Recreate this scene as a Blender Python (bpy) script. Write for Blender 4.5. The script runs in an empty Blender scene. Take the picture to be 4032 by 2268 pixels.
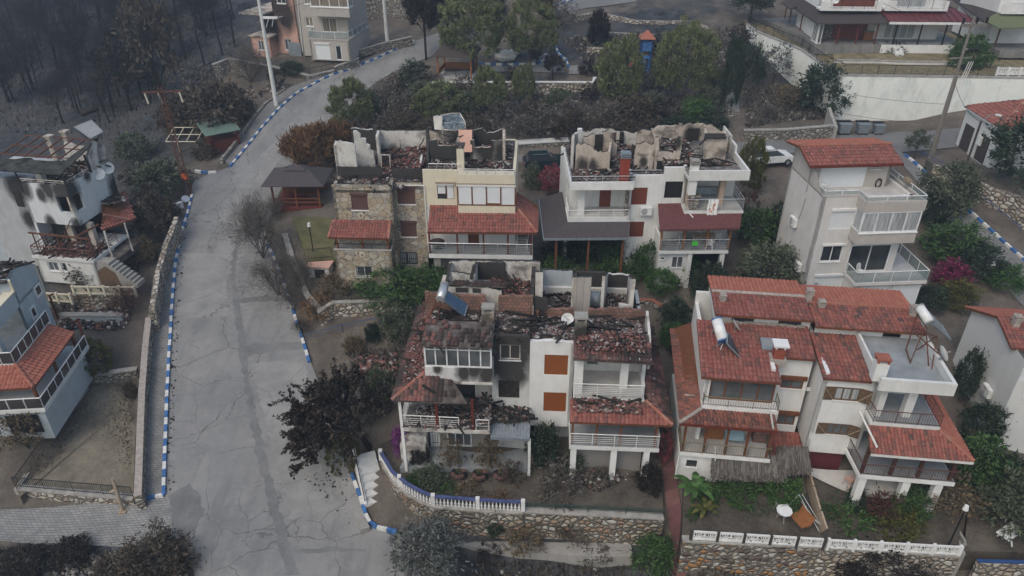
import bpy, math, random
import numpy as np
from mathutils import Vector, Matrix
R = math.radians
sc = bpy.context.scene
# ---------------------------------------------------------------- camera
CAM_H, PITCH, FPX = 32.0, R(31.4), 2894.0
cd = bpy.data.cameras.new('camera'); cam = bpy.data.objects.new('camera', cd)
sc.collection.objects.link(cam)
cam.location = (0, 0, CAM_H); cam.rotation_euler = (R(90) - PITCH, 0, 0)
cd.sensor_width = 36; cd.lens = 36 * FPX / 4032; cd.clip_start = .5; cd.clip_end = 3000
sc.camera = cam
# ---------------------------------------------------------------- world, sun, exposure
SUN_EL, SUN_AZ = R(52), R(215)
w = bpy.data.worlds.new("World"); sc.world = w; w.use_nodes = True
nt = w.node_tree; nt.nodes.clear()
sky = nt.nodes.new('ShaderNodeTexSky'); sky.sky_type = 'NISHITA'; sky.sun_disc = False
sky.sun_elevation = SUN_EL; sky.sun_rotation = SUN_AZ
sky.air_density = 1.6; sky.dust_density = 3.6; sky.ozone_density = 1.0
bg = nt.nodes.new('ShaderNodeBackground'); bg.inputs[1].default_value = .14
wo = nt.nodes.new('ShaderNodeOutputWorld')
nt.links.new(sky.outputs[0], bg.inputs[0]); nt.links.new(bg.outputs[0], wo.inputs[0])
sd = bpy.data.lights.new('sun', 'SUN'); sd.energy = .8; sd.angle = R(25); sd.color = (1, .95, .86)
so = bpy.data.objects.new('sun', sd); sc.collection.objects.link(so)
sdir = Vector((math.sin(SUN_AZ) * math.cos(SUN_EL), math.cos(SUN_AZ) * math.cos(SUN_EL), math.sin(SUN_EL)))
so.rotation_euler = (-sdir).to_track_quat('-Z', 'Y').to_euler(); so.location = (0, 0, 90)
sc.view_settings.view_transform = 'Standard'; sc.view_settings.look = 'None'
sc.view_settings.exposure = 0.17; sc.view_settings.gamma = 1
sc.cycles.max_bounces = 6; sc.cycles.diffuse_bounces = 3; sc.cycles.glossy_bounces = 2
sc.cycles.transmission_bounces = 4; sc.cycles.transparent_max_bounces = 6; sc.cycles.volume_bounces = 0
sc.cycles.use_denoising = True
# ---------------------------------------------------------------- picture rays -> places in the world
CP, SP = math.cos(PITCH), math.sin(PITCH)
def ray(uv):
    x = (uv[0] - 2016) / FPX; y = (uv[1] - 1134) / FPX
    return Vector((x, CP - y * SP, -SP - y * CP))
def gp(uv, z):
    d = ray(uv); t = (z - CAM_H) / d.z
    return Vector((d.x * t, d.y * t, z))
def zoom(ox, oy, s): return lambda x, y: (ox + x / s, oy + y / s)
D = zoom(0, 0, 1 / 1.56522)
Z1, Z2, Z3, Z4 = zoom(0, 0, 1.9167), zoom(1344, 0, 1.9167), zoom(2688, 0, 1.9167), zoom(0, 500, 1.9167)
Z5, Z6, R1 = zoom(1200, 420, 1.958), zoom(2050, 420, 1.958), zoom(3032, 400, 1.907)
R2, R3, R4 = zoom(0, 1000, 1.143), zoom(900, 1100, 1.241), zoom(1500, 980, 2.0125)
R5, R6, R7 = zoom(1500, 1600, 2.1467), zoom(2600, 1050, 1.799), zoom(2600, 1600, 1.799)
S1, S2, S3, S4 = zoom(900, 0, 3.22), zoom(2900, 0, 2.2756), zoom(0, 500, 2.195), zoom(0, 1000, 2.07)
class Frame:
    """A building's own axes: x along its front, y away from the camera, z = world height."""
    def __init__(s, uv, z, rot, zb):
        p = gp(uv, z); s.o = Vector((p.x, p.y, 0)); s.rot = R(rot); s.zb = zb
        s.c, s.s = math.cos(s.rot), math.sin(s.rot)
    def loc(s, p):
        q = Vector(p) - s.o
        return Vector((q.x * s.c + q.y * s.s, -q.x * s.s + q.y * s.c, p[2]))
    def wor(s, p): return Vector((s.o.x + p[0] * s.c - p[1] * s.s, s.o.y + p[0] * s.s + p[1] * s.c, p[2]))
    def ld(s, uv):
        d = ray(uv); return Vector((d.x * s.c + d.y * s.s, -d.x * s.s + d.y * s.c, d.z))
    def cam(s): return s.loc((0, 0, CAM_H))
    def Y(s, uv, y):
        d = s.ld(uv); c = s.cam(); t = (y - c.y) / d.y; return (c.x + d.x * t, y, c.z + d.z * t)
    def X(s, uv, x):
        d = s.ld(uv); c = s.cam(); t = (x - c.x) / d.x; return (x, c.y + d.y * t, c.z + d.z * t)
    def Z(s, uv, z):
        d = s.ld(uv); c = s.cam(); t = (z - c.z) / d.z; return (c.x + d.x * t, c.y + d.y * t, z)
# ---------------------------------------------------------------- node materials
class NT:
    def __init__(s, name):
        s.m = bpy.data.materials.new(name); s.m.use_nodes = True; s.t = s.m.node_tree; s.t.nodes.clear()
        s.b = s.n('ShaderNodeBsdfPrincipled'); s.o = s.n('ShaderNodeOutputMaterial'); s.l(s.b.outputs[0], s.o.inputs[0])
        s._tc = None
    def n(s, k): return s.t.nodes.new(k)
    def l(s, a, b): s.t.links.new(a, b)
    def put(s, sock, v):
        if hasattr(v, 'is_output') or isinstance(v, bpy.types.NodeSocket): s.l(v, sock)
        elif isinstance(v, (tuple, list)) and len(v) == 3 and sock.type == 'RGBA': sock.default_value = (*v, 1)
        else: sock.default_value = v
    def co(s, k='Object'):
        if s._tc is None: s._tc = s.n('ShaderNodeTexCoord')
        return s._tc.outputs[k]
    def mapv(s, scale=(1, 1, 1), loc=(0, 0, 0), rot=(0, 0, 0), v=None):
        m = s.n('ShaderNodeMapping'); s.l(v or s.co(), m.inputs[0]); m.inputs[1].default_value = loc; m.inputs[2].default_value = rot
        m.inputs[3].default_value = scale; return m.outputs[0]
    def noise(s, scale, detail=4, v=None, rough=.55, dist=0):
        q = s.n('ShaderNodeTexNoise'); s.l(v or s.co(), q.inputs['Vector']); q.inputs['Scale'].default_value = scale
        q.inputs['Detail'].default_value = detail; q.inputs['Roughness'].default_value = rough; q.inputs['Distortion'].default_value = dist
        return q.outputs[0]
    def vor(s, scale, feat='DISTANCE_TO_EDGE', v=None, out=0, rnd=1):
        q = s.n('ShaderNodeTexVoronoi'); q.feature = feat; s.l(v or s.co(), q.inputs['Vector'])
        q.inputs['Scale'].default_value = scale; q.inputs['Randomness'].default_value = rnd; return q.outputs[out]
    def ramp(s, f, stops, interp='LINEAR'):
        q = s.n('ShaderNodeValToRGB'); s.l(f, q.inputs[0]); e = q.color_ramp.elements; q.color_ramp.interpolation = interp
        while len(e) < len(stops): e.new(.5)
        for i, (p, c) in enumerate(stops):
            e[i].position = p; e[i].color = (c, c, c, 1) if isinstance(c, (int, float)) else (*c, 1)
        return q.outputs[0]
    def mix(s, f, a, b, mode='MIX'):
        q = s.n('ShaderNodeMix'); q.data_type = 'RGBA'; q.blend_type = mode
        s.put(q.inputs[0], f); s.put(q.inputs[6], a); s.put(q.inputs[7], b); return q.outputs[2]
    def math(s, op, a, b=0.0, clamp=False):
        q = s.n('ShaderNodeMath'); q.operation = op; q.use_clamp = clamp; s.put(q.inputs[0], a); s.put(q.inputs[1], b); return q.outputs[0]
    def warp(s, v, amt, scale):
        q = s.n('ShaderNodeTexNoise'); s.l(v, q.inputs['Vector']); q.inputs['Scale'].default_value = scale; q.inputs['Detail'].default_value = 3
        a = s.n('ShaderNodeVectorMath'); a.operation = 'SUBTRACT'; s.l(q.outputs[1], a.inputs[0]); a.inputs[1].default_value = (.5, .5, .5)
        b = s.n('ShaderNodeVectorMath'); b.operation = 'SCALE'; s.l(a.outputs[0], b.inputs[0]); b.inputs['Scale'].default_value = amt
        c = s.n('ShaderNodeVectorMath'); c.operation = 'ADD'; s.l(v, c.inputs[0]); s.l(b.outputs[0], c.inputs[1]); return c.outputs[0]
    def bump(s, h, strength=.5, dist=.05):
        q = s.n('ShaderNodeBump'); s.l(h, q.inputs['Height']); q.inputs['Strength'].default_value = strength; q.inputs['Distance'].default_value = dist
        s.l(q.outputs[0], s.b.inputs['Normal'])
    def island(s):
        return s.n('ShaderNodeNewGeometry').outputs['Random Per Island']
    def done(s, color, rough=.85, metal=0, spec=.3):
        s.put(s.b.inputs['Base Color'], color); s.put(s.b.inputs['Roughness'], rough); s.b.inputs['Metallic'].default_value = metal
        s.b.inputs['Specular IOR Level'].default_value = spec
        return s.m
def plain(name, c, rough=.7, metal=0, var=.18, scale=3.0):
    n = NT(name); f = n.noise(scale, 5)
    return n.done(n.mix(n.ramp(f, [(.3, 0), (.72, 1)]), tuple(x * (1 - var) for x in c), tuple(min(1, x * (1 + var * .6)) for x in c)), rough, metal)
def plaster(name, c, dirt=.25, soot=None, soot_col=(.022, .02, .019), scorch=0):
    """Painted render with streaks and stains; soot = [(x,y,z,radius), ...] burn marks in the building's own coordinates."""
    n = NT(name)
    v = n.mapv((1.0, 1.0, .42)); f = n.noise(1.9, 7, v, .68, .6)
    g = n.noise(.7, 5)
    col = n.mix(n.ramp(f, [(.42, 0), (.8, dirt)]), c, (c[0] * .38, c[1] * .36, c[2] * .33))
    col = n.mix(n.ramp(g, [(.35, 0), (.75, dirt * .9)]), col, (c[0] * .62, c[1] * .6, c[2] * .56))
    h = n.noise(40, 3)
    if scorch:
        col = n.mix(n.ramp(n.noise(.75, 7, None, .62, .4), [(.5, 0), (.62, scorch)]), col, (.03, .027, .025))
        col = n.mix(n.ramp(n.noise(1.3, 6, n.mapv(loc=(9, 4, 2))), [(.55, 0), (.7, scorch * .7)]), col, (.2, .125, .085))
    if soot:
        q = n.warp(n.warp(n.mapv((1, 1, .62)), .5, .7), .22, 3.5); tot = None
        for (x, y, z, r) in soot:
            d = n.n('ShaderNodeVectorMath'); d.operation = 'DISTANCE'; n.l(q, d.inputs[0]); d.inputs[1].default_value = (x, y, z * .62)
            a = n.math('DIVIDE', d.outputs['Value'], r); a = n.math('SUBTRACT', 1.25, a, True)
            tot = a if tot is None else n.math('MAXIMUM', tot, a)
        mot = n.noise(1.6, 6, None, .65)
        tot = n.math('MULTIPLY', tot, n.math('ADD', .55, mot))
        col = n.mix(n.ramp(tot, [(.1, 0), (.36, .5), (.75, .95)]), col, soot_col)
    n.bump(h, .25, .01)
    return n.done(col, .88)
def masonry(name, scale, stones, mortar, joint=.05, rnd=1, flat=False):
    """Rubble stone: one cell of a 3D Voronoi per stone, mortar along the cell edges."""
    n = NT(name); v = n.warp(n.warp(n.mapv((scale, scale, scale * 1.18)), .75, .55), .2, 1.8)
    e = n.vor(1, 'DISTANCE_TO_EDGE', v, 0, rnd); c = n.vor(1, 'F1', v, 1, rnd)
    sep = n.n('ShaderNodeSeparateColor'); n.l(c, sep.inputs[0])
    k = len(stones); col = n.ramp(sep.outputs[0], [(i / k, s) for i, s in enumerate(stones)], 'CONSTANT')
    col = n.mix(n.ramp(n.noise(scale * 3, 5), [(.3, 0), (.8, .55)]), col, (.10, .09, .08))
    m = n.ramp(e, [(joint * .6, 0), (joint * 1.5, 1)])
    mo = n.mix(n.noise(2.5, 4), mortar, tuple(x * .55 for x in mortar))
    n.bump(n.ramp(e, [(0, 0), (joint * 3.5, 1)]), .35 if flat else .9, .03 if flat else .12)
    return n.done(n.mix(m, mo, col), .9)
def leafmat(name, cols, rough=.7):
    n = NT(name); r = n.island(); k = len(cols) - 1
    col = n.ramp(r, [(i / k, c) for i, c in enumerate(cols)])
    col = n.mix(n.ramp(n.noise(4.5, 4), [(.38, .0), (.66, .7)]), col, tuple(x * .55 for x in cols[0]))
    n.b.inputs['Specular IOR Level'].default_value = .25
    return n.done(col, rough)
M = {}
# ---------------------------------------------------------------- mesh building
def setp(o, label=None, cat=None, group=None, kind=None):
    if label: o['label'] = label
    if cat: o['category'] = cat
    if group: o['group'] = group
    if kind: o['kind'] = kind
    return o
def empty(name, loc, rot=0, **k):
    o = bpy.data.objects.new(name, None); o.empty_display_size = .3; sc.collection.objects.link(o)
    o.location = loc; o.rotation_euler = (0, 0, rot); return setp(o, **k)
def link(name, me, parent=None):
    o = bpy.data.objects.new(name, me); sc.collection.objects.link(o)
    if parent: o.parent = parent
    return o
SPLIT = {'coping', 'side_panel', 'scorched_parapet', 'charred_door_frame', 'attic_wall', 'post', 'brick_wall', 'charred_post', 'charred_rafter', 'insulator', 'scorched_panel', 'tank_cap', 'cable_conduit', 'pillar', 'wheel', 'leg', 'dark_opening_panel', 'burnt_post', 'bracket', 'chimney_stub', 'burnt_door', 'door'}
class MB:
    """Collects shapes (in one local frame, optionally through matrix T) and links them as ONE mesh object."""
    def __init__(s, T=None): s.v = []; s.f = []; s.m = []; s.g = []; s.T = T; s.gid = 0
    def add(s, vs, fs, m=0):
        k = len(s.v)
        if s.T is None: s.v += [tuple(p) for p in vs]
        else: s.v += [tuple(s.T @ Vector(p)) for p in vs]
        s.f += [tuple(i + k for i in f) for f in fs]; s.m += [m] * len(fs); s.g += [s.gid] * len(fs)
    def quad(s, a, b, c, d, m=0): s.add([a, b, c, d], [(0, 1, 2, 3)], m)
    def hexa(s, p, m=0): s.add(p, [(3, 2, 1, 0), (4, 5, 6, 7), (0, 1, 5, 4), (1, 2, 6, 5), (2, 3, 7, 6), (3, 0, 4, 7)], m)
    def box(s, x0, y0, z0, x1, y1, z1, m=0):
        s.gid += 1
        if x0 > x1: x0, x1 = x1, x0
        if y0 > y1: y0, y1 = y1, y0
        if z0 > z1: z0, z1 = z1, z0
        s.hexa([(x0, y0, z0), (x1, y0, z0), (x1, y1, z0), (x0, y1, z0), (x0, y0, z1), (x1, y0, z1), (x1, y1, z1), (x0, y1, z1)], m)
    def prism(s, poly, z0, z1, m=0):
        """poly: (x,y) list; z0, z1 numbers or per-vertex lists"""
        n = len(poly); A = sum(poly[i][0] * poly[(i + 1) % n][1] - poly[(i + 1) % n][0] * poly[i][1] for i in range(n))
        zb = z0 if isinstance(z0, (list, tuple)) else [z0] * n; zt = z1 if isinstance(z1, (list, tuple)) else [z1] * n
        if A < 0: poly = poly[::-1]; zb = zb[::-1]; zt = zt[::-1]
        v = [(p[0], p[1], zb[i]) for i, p in enumerate(poly)] + [(p[0], p[1], zt[i]) for i, p in enumerate(poly)]
        s.add(v, [tuple(range(n - 1, -1, -1)), tuple(range(n, 2 * n))] + [(i, (i + 1) % n, n + (i + 1) % n, n + i) for i in range(n)], m)
    def slab(s, poly3, t, m=0):
        """polygon of 3D points given thickness t downwards"""
        n = len(poly3); A = sum(poly3[i][0] * poly3[(i + 1) % n][1] - poly3[(i + 1) % n][0] * poly3[i][1] for i in range(n))
        p = list(poly3) if A > 0 else list(poly3)[::-1]
        v = [(q[0], q[1], q[2] - t) for q in p] + [tuple(q) for q in p]
        s.add(v, [tuple(range(n - 1, -1, -1)), tuple(range(n, 2 * n))] + [(i, (i + 1) % n, n + (i + 1) % n, n + i) for i in range(n)], m)
    def tube(s, a, b, r0, r1=None, n=6, m=0, cap=True):
        s.gid += 1
        a = Vector(a); b = Vector(b); r1 = r0 if r1 is None else r1; d = b - a
        if d.length < 1e-6: return
        d.normalize(); u = d.orthogonal().normalized(); w_ = d.cross(u)
        v = []
        for q, r in ((a, r0), (b, r1)):
            for i in range(n):
                t = 2 * math.pi * i / n; v.append(q + u * (r * math.cos(t)) + w_ * (r * math.sin(t)))
        f = [(i, (i + 1) % n, n + (i + 1) % n, n + i) for i in range(n)]
        if cap: f += [tuple(range(n - 1, -1, -1)), tuple(range(n, 2 * n))]
        s.add(v, f, m)
    def path(s, pts, r, n=6, m=0, r1=None):
        k = len(pts) - 1
        for i in range(k):
            a = r if r1 is None else r + (r1 - r) * i / k; b = r if r1 is None else r + (r1 - r) * (i + 1) / k
            s.tube(pts[i], pts[i + 1], a, b, n, m)
    def bar(s, a, b, w_, h, m=0):
        """square-section beam"""
        s.gid += 1
        a = Vector(a); b = Vector(b); d = (b - a).normalized(); u = d.cross(Vector((0, 0, 1)))
        if u.length < 1e-3: u = Vector((1, 0, 0))
        u.normalize(); q = u.cross(d); u = u * (w_ / 2); q = q * (h / 2)
        s.hexa([a - u - q, a + u - q, b + u - q, b - u - q, a - u + q, a + u + q, b + u + q, b - u + q], m)
    def wall(s, a, b, z0, z1, t, holes=(), m=0, rev=None):
        """vertical wall from a to b (x,y), thickness t to the LEFT of a->b, rectangular holes (u0,z0,u1,z1), u metres from a"""
        a = Vector((a[0], a[1])); b = Vector((b[0], b[1])); L = (b - a).length; d = (b - a) / L; nn = Vector((-d.y, d.x))
        us = sorted({0, L, *[min(max(h[i], 0), L) for h in holes for i in (0, 2)]}); zs = sorted({z0, z1, *[min(max(h[i], z0), z1) for h in holes for i in (1, 3)]})
        def P(u, z, o): q = a + d * u + nn * o; return (q.x, q.y, z)
        def hole(u, z): return any(h[0] < u < h[2] and h[1] < z < h[3] for h in holes)
        nu, nz = len(us) - 1, len(zs) - 1
        H = [[hole((us[i] + us[i + 1]) / 2, (zs[j] + zs[j + 1]) / 2) for j in range(nz)] for i in range(nu)]
        rm = m if rev is None else rev
        for i in range(nu):
            for j in range(nz):
                if H[i][j]: continue
                u0, u1, y0, y1 = us[i], us[i + 1], zs[j], zs[j + 1]
                s.quad(P(u0, y0, 0), P(u1, y0, 0), P(u1, y1, 0), P(u0, y1, 0), m)
                s.quad(P(u1, y0, t), P(u0, y0, t), P(u0, y1, t), P(u1, y1, t), m)
                for (ii, jj, e) in ((i - 1, j, 'l'), (i + 1, j, 'r'), (i, j - 1, 'b'), (i, j + 1, 't')):
                    out = ii < 0 or jj < 0 or ii >= nu or jj >= nz
                    if out or H[ii][jj]:
                        k = m if out else rm
                        if e == 'l': s.quad(P(u0, y0, t), P(u0, y0, 0), P(u0, y1, 0), P(u0, y1, t), k)
                        if e == 'r': s.quad(P(u1, y0, 0), P(u1, y0, t), P(u1, y1, t), P(u1, y1, 0), k)
                        if e == 'b': s.quad(P(u0, y0, t), P(u1, y0, t), P(u1, y0, 0), P(u0, y0, 0), k)
                        if e == 't': s.quad(P(u0, y1, 0), P(u1, y1, 0), P(u1, y1, t), P(u0, y1, t), k)
    def jwall(s, pts, z0, t, m=0, jag=.12, rng=None, n=(0, 1), mt=None):
        """broken wall: its ragged top follows pts (x,y,z); extruded t along n; bottom at z0"""
        rng = rng or random.Random(5); q = []; s.gid += 1
        for (a, b) in zip(pts[:-1], pts[1:]):
            a = Vector(a); b = Vector(b); k = max(1, int((b - a).length / .22))
            for i in range(k):
                p = a.lerp(b, i / k); q.append(Vector((p.x, p.y, p.z + (rng.uniform(-jag, jag * .5) if i else 0))))
                if rng.random() < .45 and jag > 0: q.append(Vector((p.x, p.y, p.z + rng.uniform(-jag, jag))) + (b - a).normalized() * .004)
        q.append(Vector(pts[-1])); N = Vector((n[0], n[1], 0)) * t
        for a, b in zip(q[:-1], q[1:]):
            s.add([(a.x, a.y, z0), (b.x, b.y, z0), b, a], [(0, 1, 2, 3)], m)
            s.add([Vector((b.x, b.y, z0)) + N, Vector((a.x, a.y, z0)) + N, a + N, b + N], [(0, 1, 2, 3)], m)
            s.add([a, b, b + N, a + N], [(0, 1, 2, 3)], m if mt is None else mt)
        for e, fl in ((q[0], 0), (q[-1], 1)):
            s.add([(e.x, e.y, z0), e, e + N, Vector((e.x, e.y, z0)) + N], [(0, 1, 2, 3)], m)
    def build(s, name, mats, parent=None, smooth=False, at=None):
        if not s.v: return None
        if name in SPLIT and len(set(s.g)) > 1:     # one object per piece
            out = None
            for g in sorted(set(s.g)):
                q = MB(); ix = {}
                for f, mm, gg in zip(s.f, s.m, s.g):
                    if gg != g: continue
                    for i in f:
                        if i not in ix: ix[i] = len(q.v); q.v.append(s.v[i])
                    q.f.append(tuple(ix[i] for i in f)); q.m.append(mm); q.g.append(0)
                o = q.build(name, mats, parent, smooth, at); out = out or o
            return out
        me = bpy.data.meshes.new(name)
        off = Vector((0, 0, 0))
        if at is not None: off = Vector(at)
        elif parent is not None:
            off = parent.get('_off'); off = Vector(off) if off is not None else Vector((0, 0, 0))
        vs = [(p[0] - off.x, p[1] - off.y, p[2] - off.z) for p in s.v]
        me.from_pydata(vs, [], s.f)
        mats = mats if isinstance(mats, (list, tuple)) else [mats]
        for q in mats: me.materials.append(M[q] if isinstance(q, str) else q)
        if len(mats) > 1: me.polygons.foreach_set('material_index', s.m)
        if smooth: me.polygons.foreach_set('use_smooth', [True] * len(s.f))
        o = link(name, me, parent)
        if at is not None: o.location = off
        if parent is not None and parent.get('_off') is not None: o['_off'] = list(off)
        return o
def fastmesh(name, V, F4, mats, mi=None):
    me = bpy.data.meshes.new(name); nv, nf = len(V), len(F4); k = F4.shape[1]
    me.vertices.add(nv); me.vertices.foreach_set('co', np.asarray(V, np.float32).ravel())
    me.loops.add(nf * k); me.loops.foreach_set('vertex_index', np.asarray(F4, np.int32).ravel())
    me.polygons.add(nf); me.polygons.foreach_set('loop_start', np.arange(0, nf * k, k, dtype=np.int32))
    if mi is not None: me.polygons.foreach_set('material_index', np.asarray(mi, np.int32))
    for q in mats: me.materials.append(M[q] if isinstance(q, str) else q)
    me.update(calc_edges=True); return me
def house(name, fr, label, cat='house', group=None):
    o = empty(name, (fr.o.x, fr.o.y, fr.zb), fr.rot, label=label, cat=cat, group=group); o['_off'] = [0, 0, fr.zb]; return o
def sub(q, a, t): return tuple(q[i] + (a[i] - q[i]) * t for i in range(3))
# ================================================================ materials
M['white']=plaster('white_render',(.66,.67,.66),.35)
M['white_clean']=plaster('white_paint',(.73,.735,.73),.32)
M['cream']=plaster('cream_render',(.66,.61,.48),.25)
M['beige']=plaster('beige_render',(.46,.43,.4),.3)
M['beige_light']=plaster('pale_beige_render',(.62,.605,.59),.3)
M['greyhouse']=plaster('grey_beige_render',(.44,.41,.38),.35)
M['pink']=plaster('pink_render',(.58,.36,.29),.3)
M['blue_plaster']=plaster('pale_blue_render',(.43,.485,.525),.35)
n=NT('weathered_whitewash');c=n.mix(n.ramp(n.noise(1.2,8,n.mapv((.8,.8,.28)),.72,.5),[(.48,0),(.7,.42)]),(.78,.8,.76),(.3,.31,.28))
c=n.mix(n.ramp(n.noise(.5,7,None,.7),[(.5,0),(.68,.5)]),c,(.5,.57,.55));c=n.mix(n.ramp(n.noise(5,6,None,.75),[(.62,0),(.74,.5)]),c,(.16,.16,.14));n.bump(n.noise(6,6),.5,.05);M['oldwall']=n.done(c,.9)
M['burnt_plaster']=plaster('scorched_plaster',(.52,.47,.42),.9,None,(0,0,0),.85)
M['burnt_white']=plaster('smoked_white_plaster',(.64,.62,.59),.7,None,(0,0,0),.7)
M['concrete']=plaster('raw_concrete',(.34,.33,.31),.6)
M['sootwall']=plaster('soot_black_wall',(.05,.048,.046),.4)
n=NT('charred_wood');M['char']=n.done(n.ramp(n.noise(6,5),[(.3,(.012,.011,.011)),(.75,(.05,.045,.04))]),.95)
n=NT('hollow_brick');v=n.mapv((1,1,1))
q=n.n('ShaderNodeTexBrick');sx=n.n('ShaderNodeSeparateXYZ');n.l(v,sx.inputs[0])
cx=n.n('ShaderNodeCombineXYZ');n.l(n.math('ADD',sx.outputs[0],sx.outputs[1]),cx.inputs[0]);n.l(sx.outputs[2],cx.inputs[1]);n.l(cx.outputs[0],q.inputs['Vector'])
q.inputs['Scale'].default_value=1;q.inputs['Brick Width'].default_value=.26;q.inputs['Row Height'].default_value=.22;q.inputs['Mortar Size'].default_value=.022
q.inputs['Color1'].default_value=(.34,.165,.12,1);q.inputs['Color2'].default_value=(.2,.115,.09,1);q.inputs['Mortar'].default_value=(.1,.085,.075,1)
M['brick']=n.done(n.mix(n.ramp(n.noise(.9,5),[(.4,0),(.75,.75)]),q.outputs[0],(.07,.055,.05)),.9)
def tile(name,cols,char=.0,moss=.3):
 n=NT(name);k=len(cols)-1;c=n.ramp(n.island(),[(i/k,x)for i,x in enumerate(cols)])
 c=n.mix(n.ramp(n.noise(.6,5),[(.45,0),(.8,moss)]),c,(.10,.075,.06))
 c=n.mix(n.ramp(n.noise(9,4),[(.5,0),(.85,.45)]),c,(.5,.3,.22))
 if char:c=n.mix(n.ramp(n.noise(.45,4),[(.38,0),(.6,char)]),c,(.03,.026,.025))
 return n.done(c,.85)
M['tile_red']=tile('red_clay_tile',[(.235,.076,.062),(.205,.067,.055),(.265,.098,.08),(.22,.078,.064),(.125,.062,.055)])
M['tile_orange']=tile('orange_clay_tile',[(.33,.105,.07),(.285,.092,.062),(.35,.13,.085),(.27,.09,.066)],0,.2)
M['tile_old']=tile('old_red_clay_tile',[(.27,.088,.068),(.23,.076,.06),(.16,.07,.058),(.30,.11,.084),(.26,.09,.07),(.07,.054,.05)],0,.35)
M['tile_dark']=tile('weathered_brown_tile',[(.25,.08,.055),(.19,.07,.05),(.09,.05,.045),(.28,.1,.07),(.17,.08,.065)],0,.5)
M['tile_burnt']=tile('scorched_clay_tile',[(.25,.095,.08),(.16,.07,.062),(.055,.048,.046),(.29,.13,.11),(.10,.066,.06)],.9)
M['tile_edge']=tile('clay_ridge_tile',[(.32,.12,.08),(.27,.1,.07),(.34,.17,.13)],0,.4)
M['mortar']=plain('grey_roof_mortar',(.36,.32,.29),.9,0,.3,5)
M['shingle_dark']=plain('dark_brown_shingle',(.058,.048,.046),.85,0,.25,6)
M['shingle_grey']=plain('grey_brown_shingle',(.07,.06,.064),.85,0,.25,6)
M['shingle_maroon']=plain('maroon_shingle',(.12,.045,.045),.85,0,.3,6)
M['shingle_green']=plain('olive_green_shingle',(.13,.15,.08),.85,0,.2,6)
M['metal_maroon']=plain('maroon_metal_sheet',(.115,.03,.034),.45,.0,.2)
M['wood']=plain('varnished_brown_wood',(.16,.06,.028),.6,0,.4,8)
M['wood_red']=plain('red_brown_wood',(.13,.03,.02),.6,0,.35,8)
M['wood_orange']=plain('orange_brown_wood',(.27,.11,.04),.65,0,.35,8)
M['wood_pale']=plain('pale_weathered_wood',(.34,.27,.2),.8,0,.35,8)
M['wood_grey']=plain('grey_weathered_wood',(.2,.185,.165),.9,0,.35,8)
M['wood_old']=plain('worn_brown_planks',(.14,.09,.055),.85,0,.5,9)
n=NT('brown_roller_shutter');M['shut_brown']=n.done(n.mix(n.ramp(n.math('FRACT',n.math('MULTIPLY',(lambda s:(n.l(n.co(),s.inputs[0]),s.outputs[2])[1])(n.n('ShaderNodeSeparateXYZ')),18.0)),[(.0,0),(.12,1)]),(.05,.03,.025),(.105,.055,.05)),.6)
def rolls(name,c):
 n=NT(name);s=n.n('ShaderNodeSeparateXYZ');n.l(n.co(),s.inputs[0]);f=n.math('FRACT',n.math('MULTIPLY',s.outputs[2],18.0))
 c2=n.mix(n.ramp(n.noise(1.2,4),[(.4,0),(.8,.35)]),c,tuple(x*.75 for x in c))
 n.bump(f,.3,.01);return n.done(n.mix(n.ramp(f,[(0,.55),(.12,0)]),c2,tuple(x*.6 for x in c)),.55)
M['shut_white']=rolls('white_roller_shutter',(.68,.71,.73));M['shut_rust']=rolls('rust_brown_shutter',(.24,.075,.022));M['shut_red']=rolls('red_brown_panel_shutter',(.17,.05,.03))
M['shut_black']=rolls('black_shutter',(.016,.016,.018));M['deck_maroon']=rolls('maroon_plank_wall',(.11,.026,.028))
M['iron']=plain('black_iron',(.018,.018,.02),.5,.3)
M['iron_brown']=plain('brown_painted_iron',(.11,.05,.04),.6,.1)
M['rust']=plain('rusty_steel',(.14,.06,.04),.85,.1,.4,10)
M['steel']=plain('stainless_rail',(.55,.56,.57),.35,.6)
M['galv']=plain('galvanised_steel',(.27,.31,.34),.5,.4,.25,6)
M['alu']=plain('white_aluminium',(.70,.71,.72),.45)
M['white_plastic']=plain('white_plastic',(.72,.73,.72),.45)
M['grey_plastic']=plain('grey_plastic',(.3,.3,.3),.5)
M['pipe_white']=plain('white_pipe',(.68,.67,.65),.5)
M['rope_blue']=plain('blue_painted_metal',(.03,.075,.2),.5)
def glass(name,c,rough=.08,spec=.6):
 n=NT(name);return n.done(n.mix(n.ramp(n.noise(.8,3),[(.35,0),(.7,1)]),c,tuple(min(1,x*2.2)for x in c)),rough,0,spec)
M['glass']=glass('dark_window_glass',(.02,.024,.027))
M['glass_grey']=glass('grey_window_glass',(.06,.066,.07))
n=NT('curtained_glass');s_=n.mapv((14,14,.6));M['curtain']=n.done(n.ramp(n.noise(1,3,s_),[(.35,(.20,.22,.23)),(.65,(.46,.48,.49))]),.35,0,.5)
n=NT('tan_curtained_glass');s_=n.mapv((14,14,.6));M['curtain_tan']=n.done(n.ramp(n.noise(1,3,s_),[(.35,(.13,.11,.085)),(.65,(.26,.23,.18))]),.35,0,.5)
n=NT('balustrade_glass');n.b.inputs['Alpha'].default_value=.34;M['railglass']=n.done((.24,.32,.32),.1,0,.5)
n=NT('smoked_balustrade_glass');n.b.inputs['Alpha'].default_value=.8;M['railsmoke']=n.done((.05,.045,.045),.12,0,.5)
M['solar_grey']=plain('grey_solar_glass',(.24,.25,.26),.3,0,.15)
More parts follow.
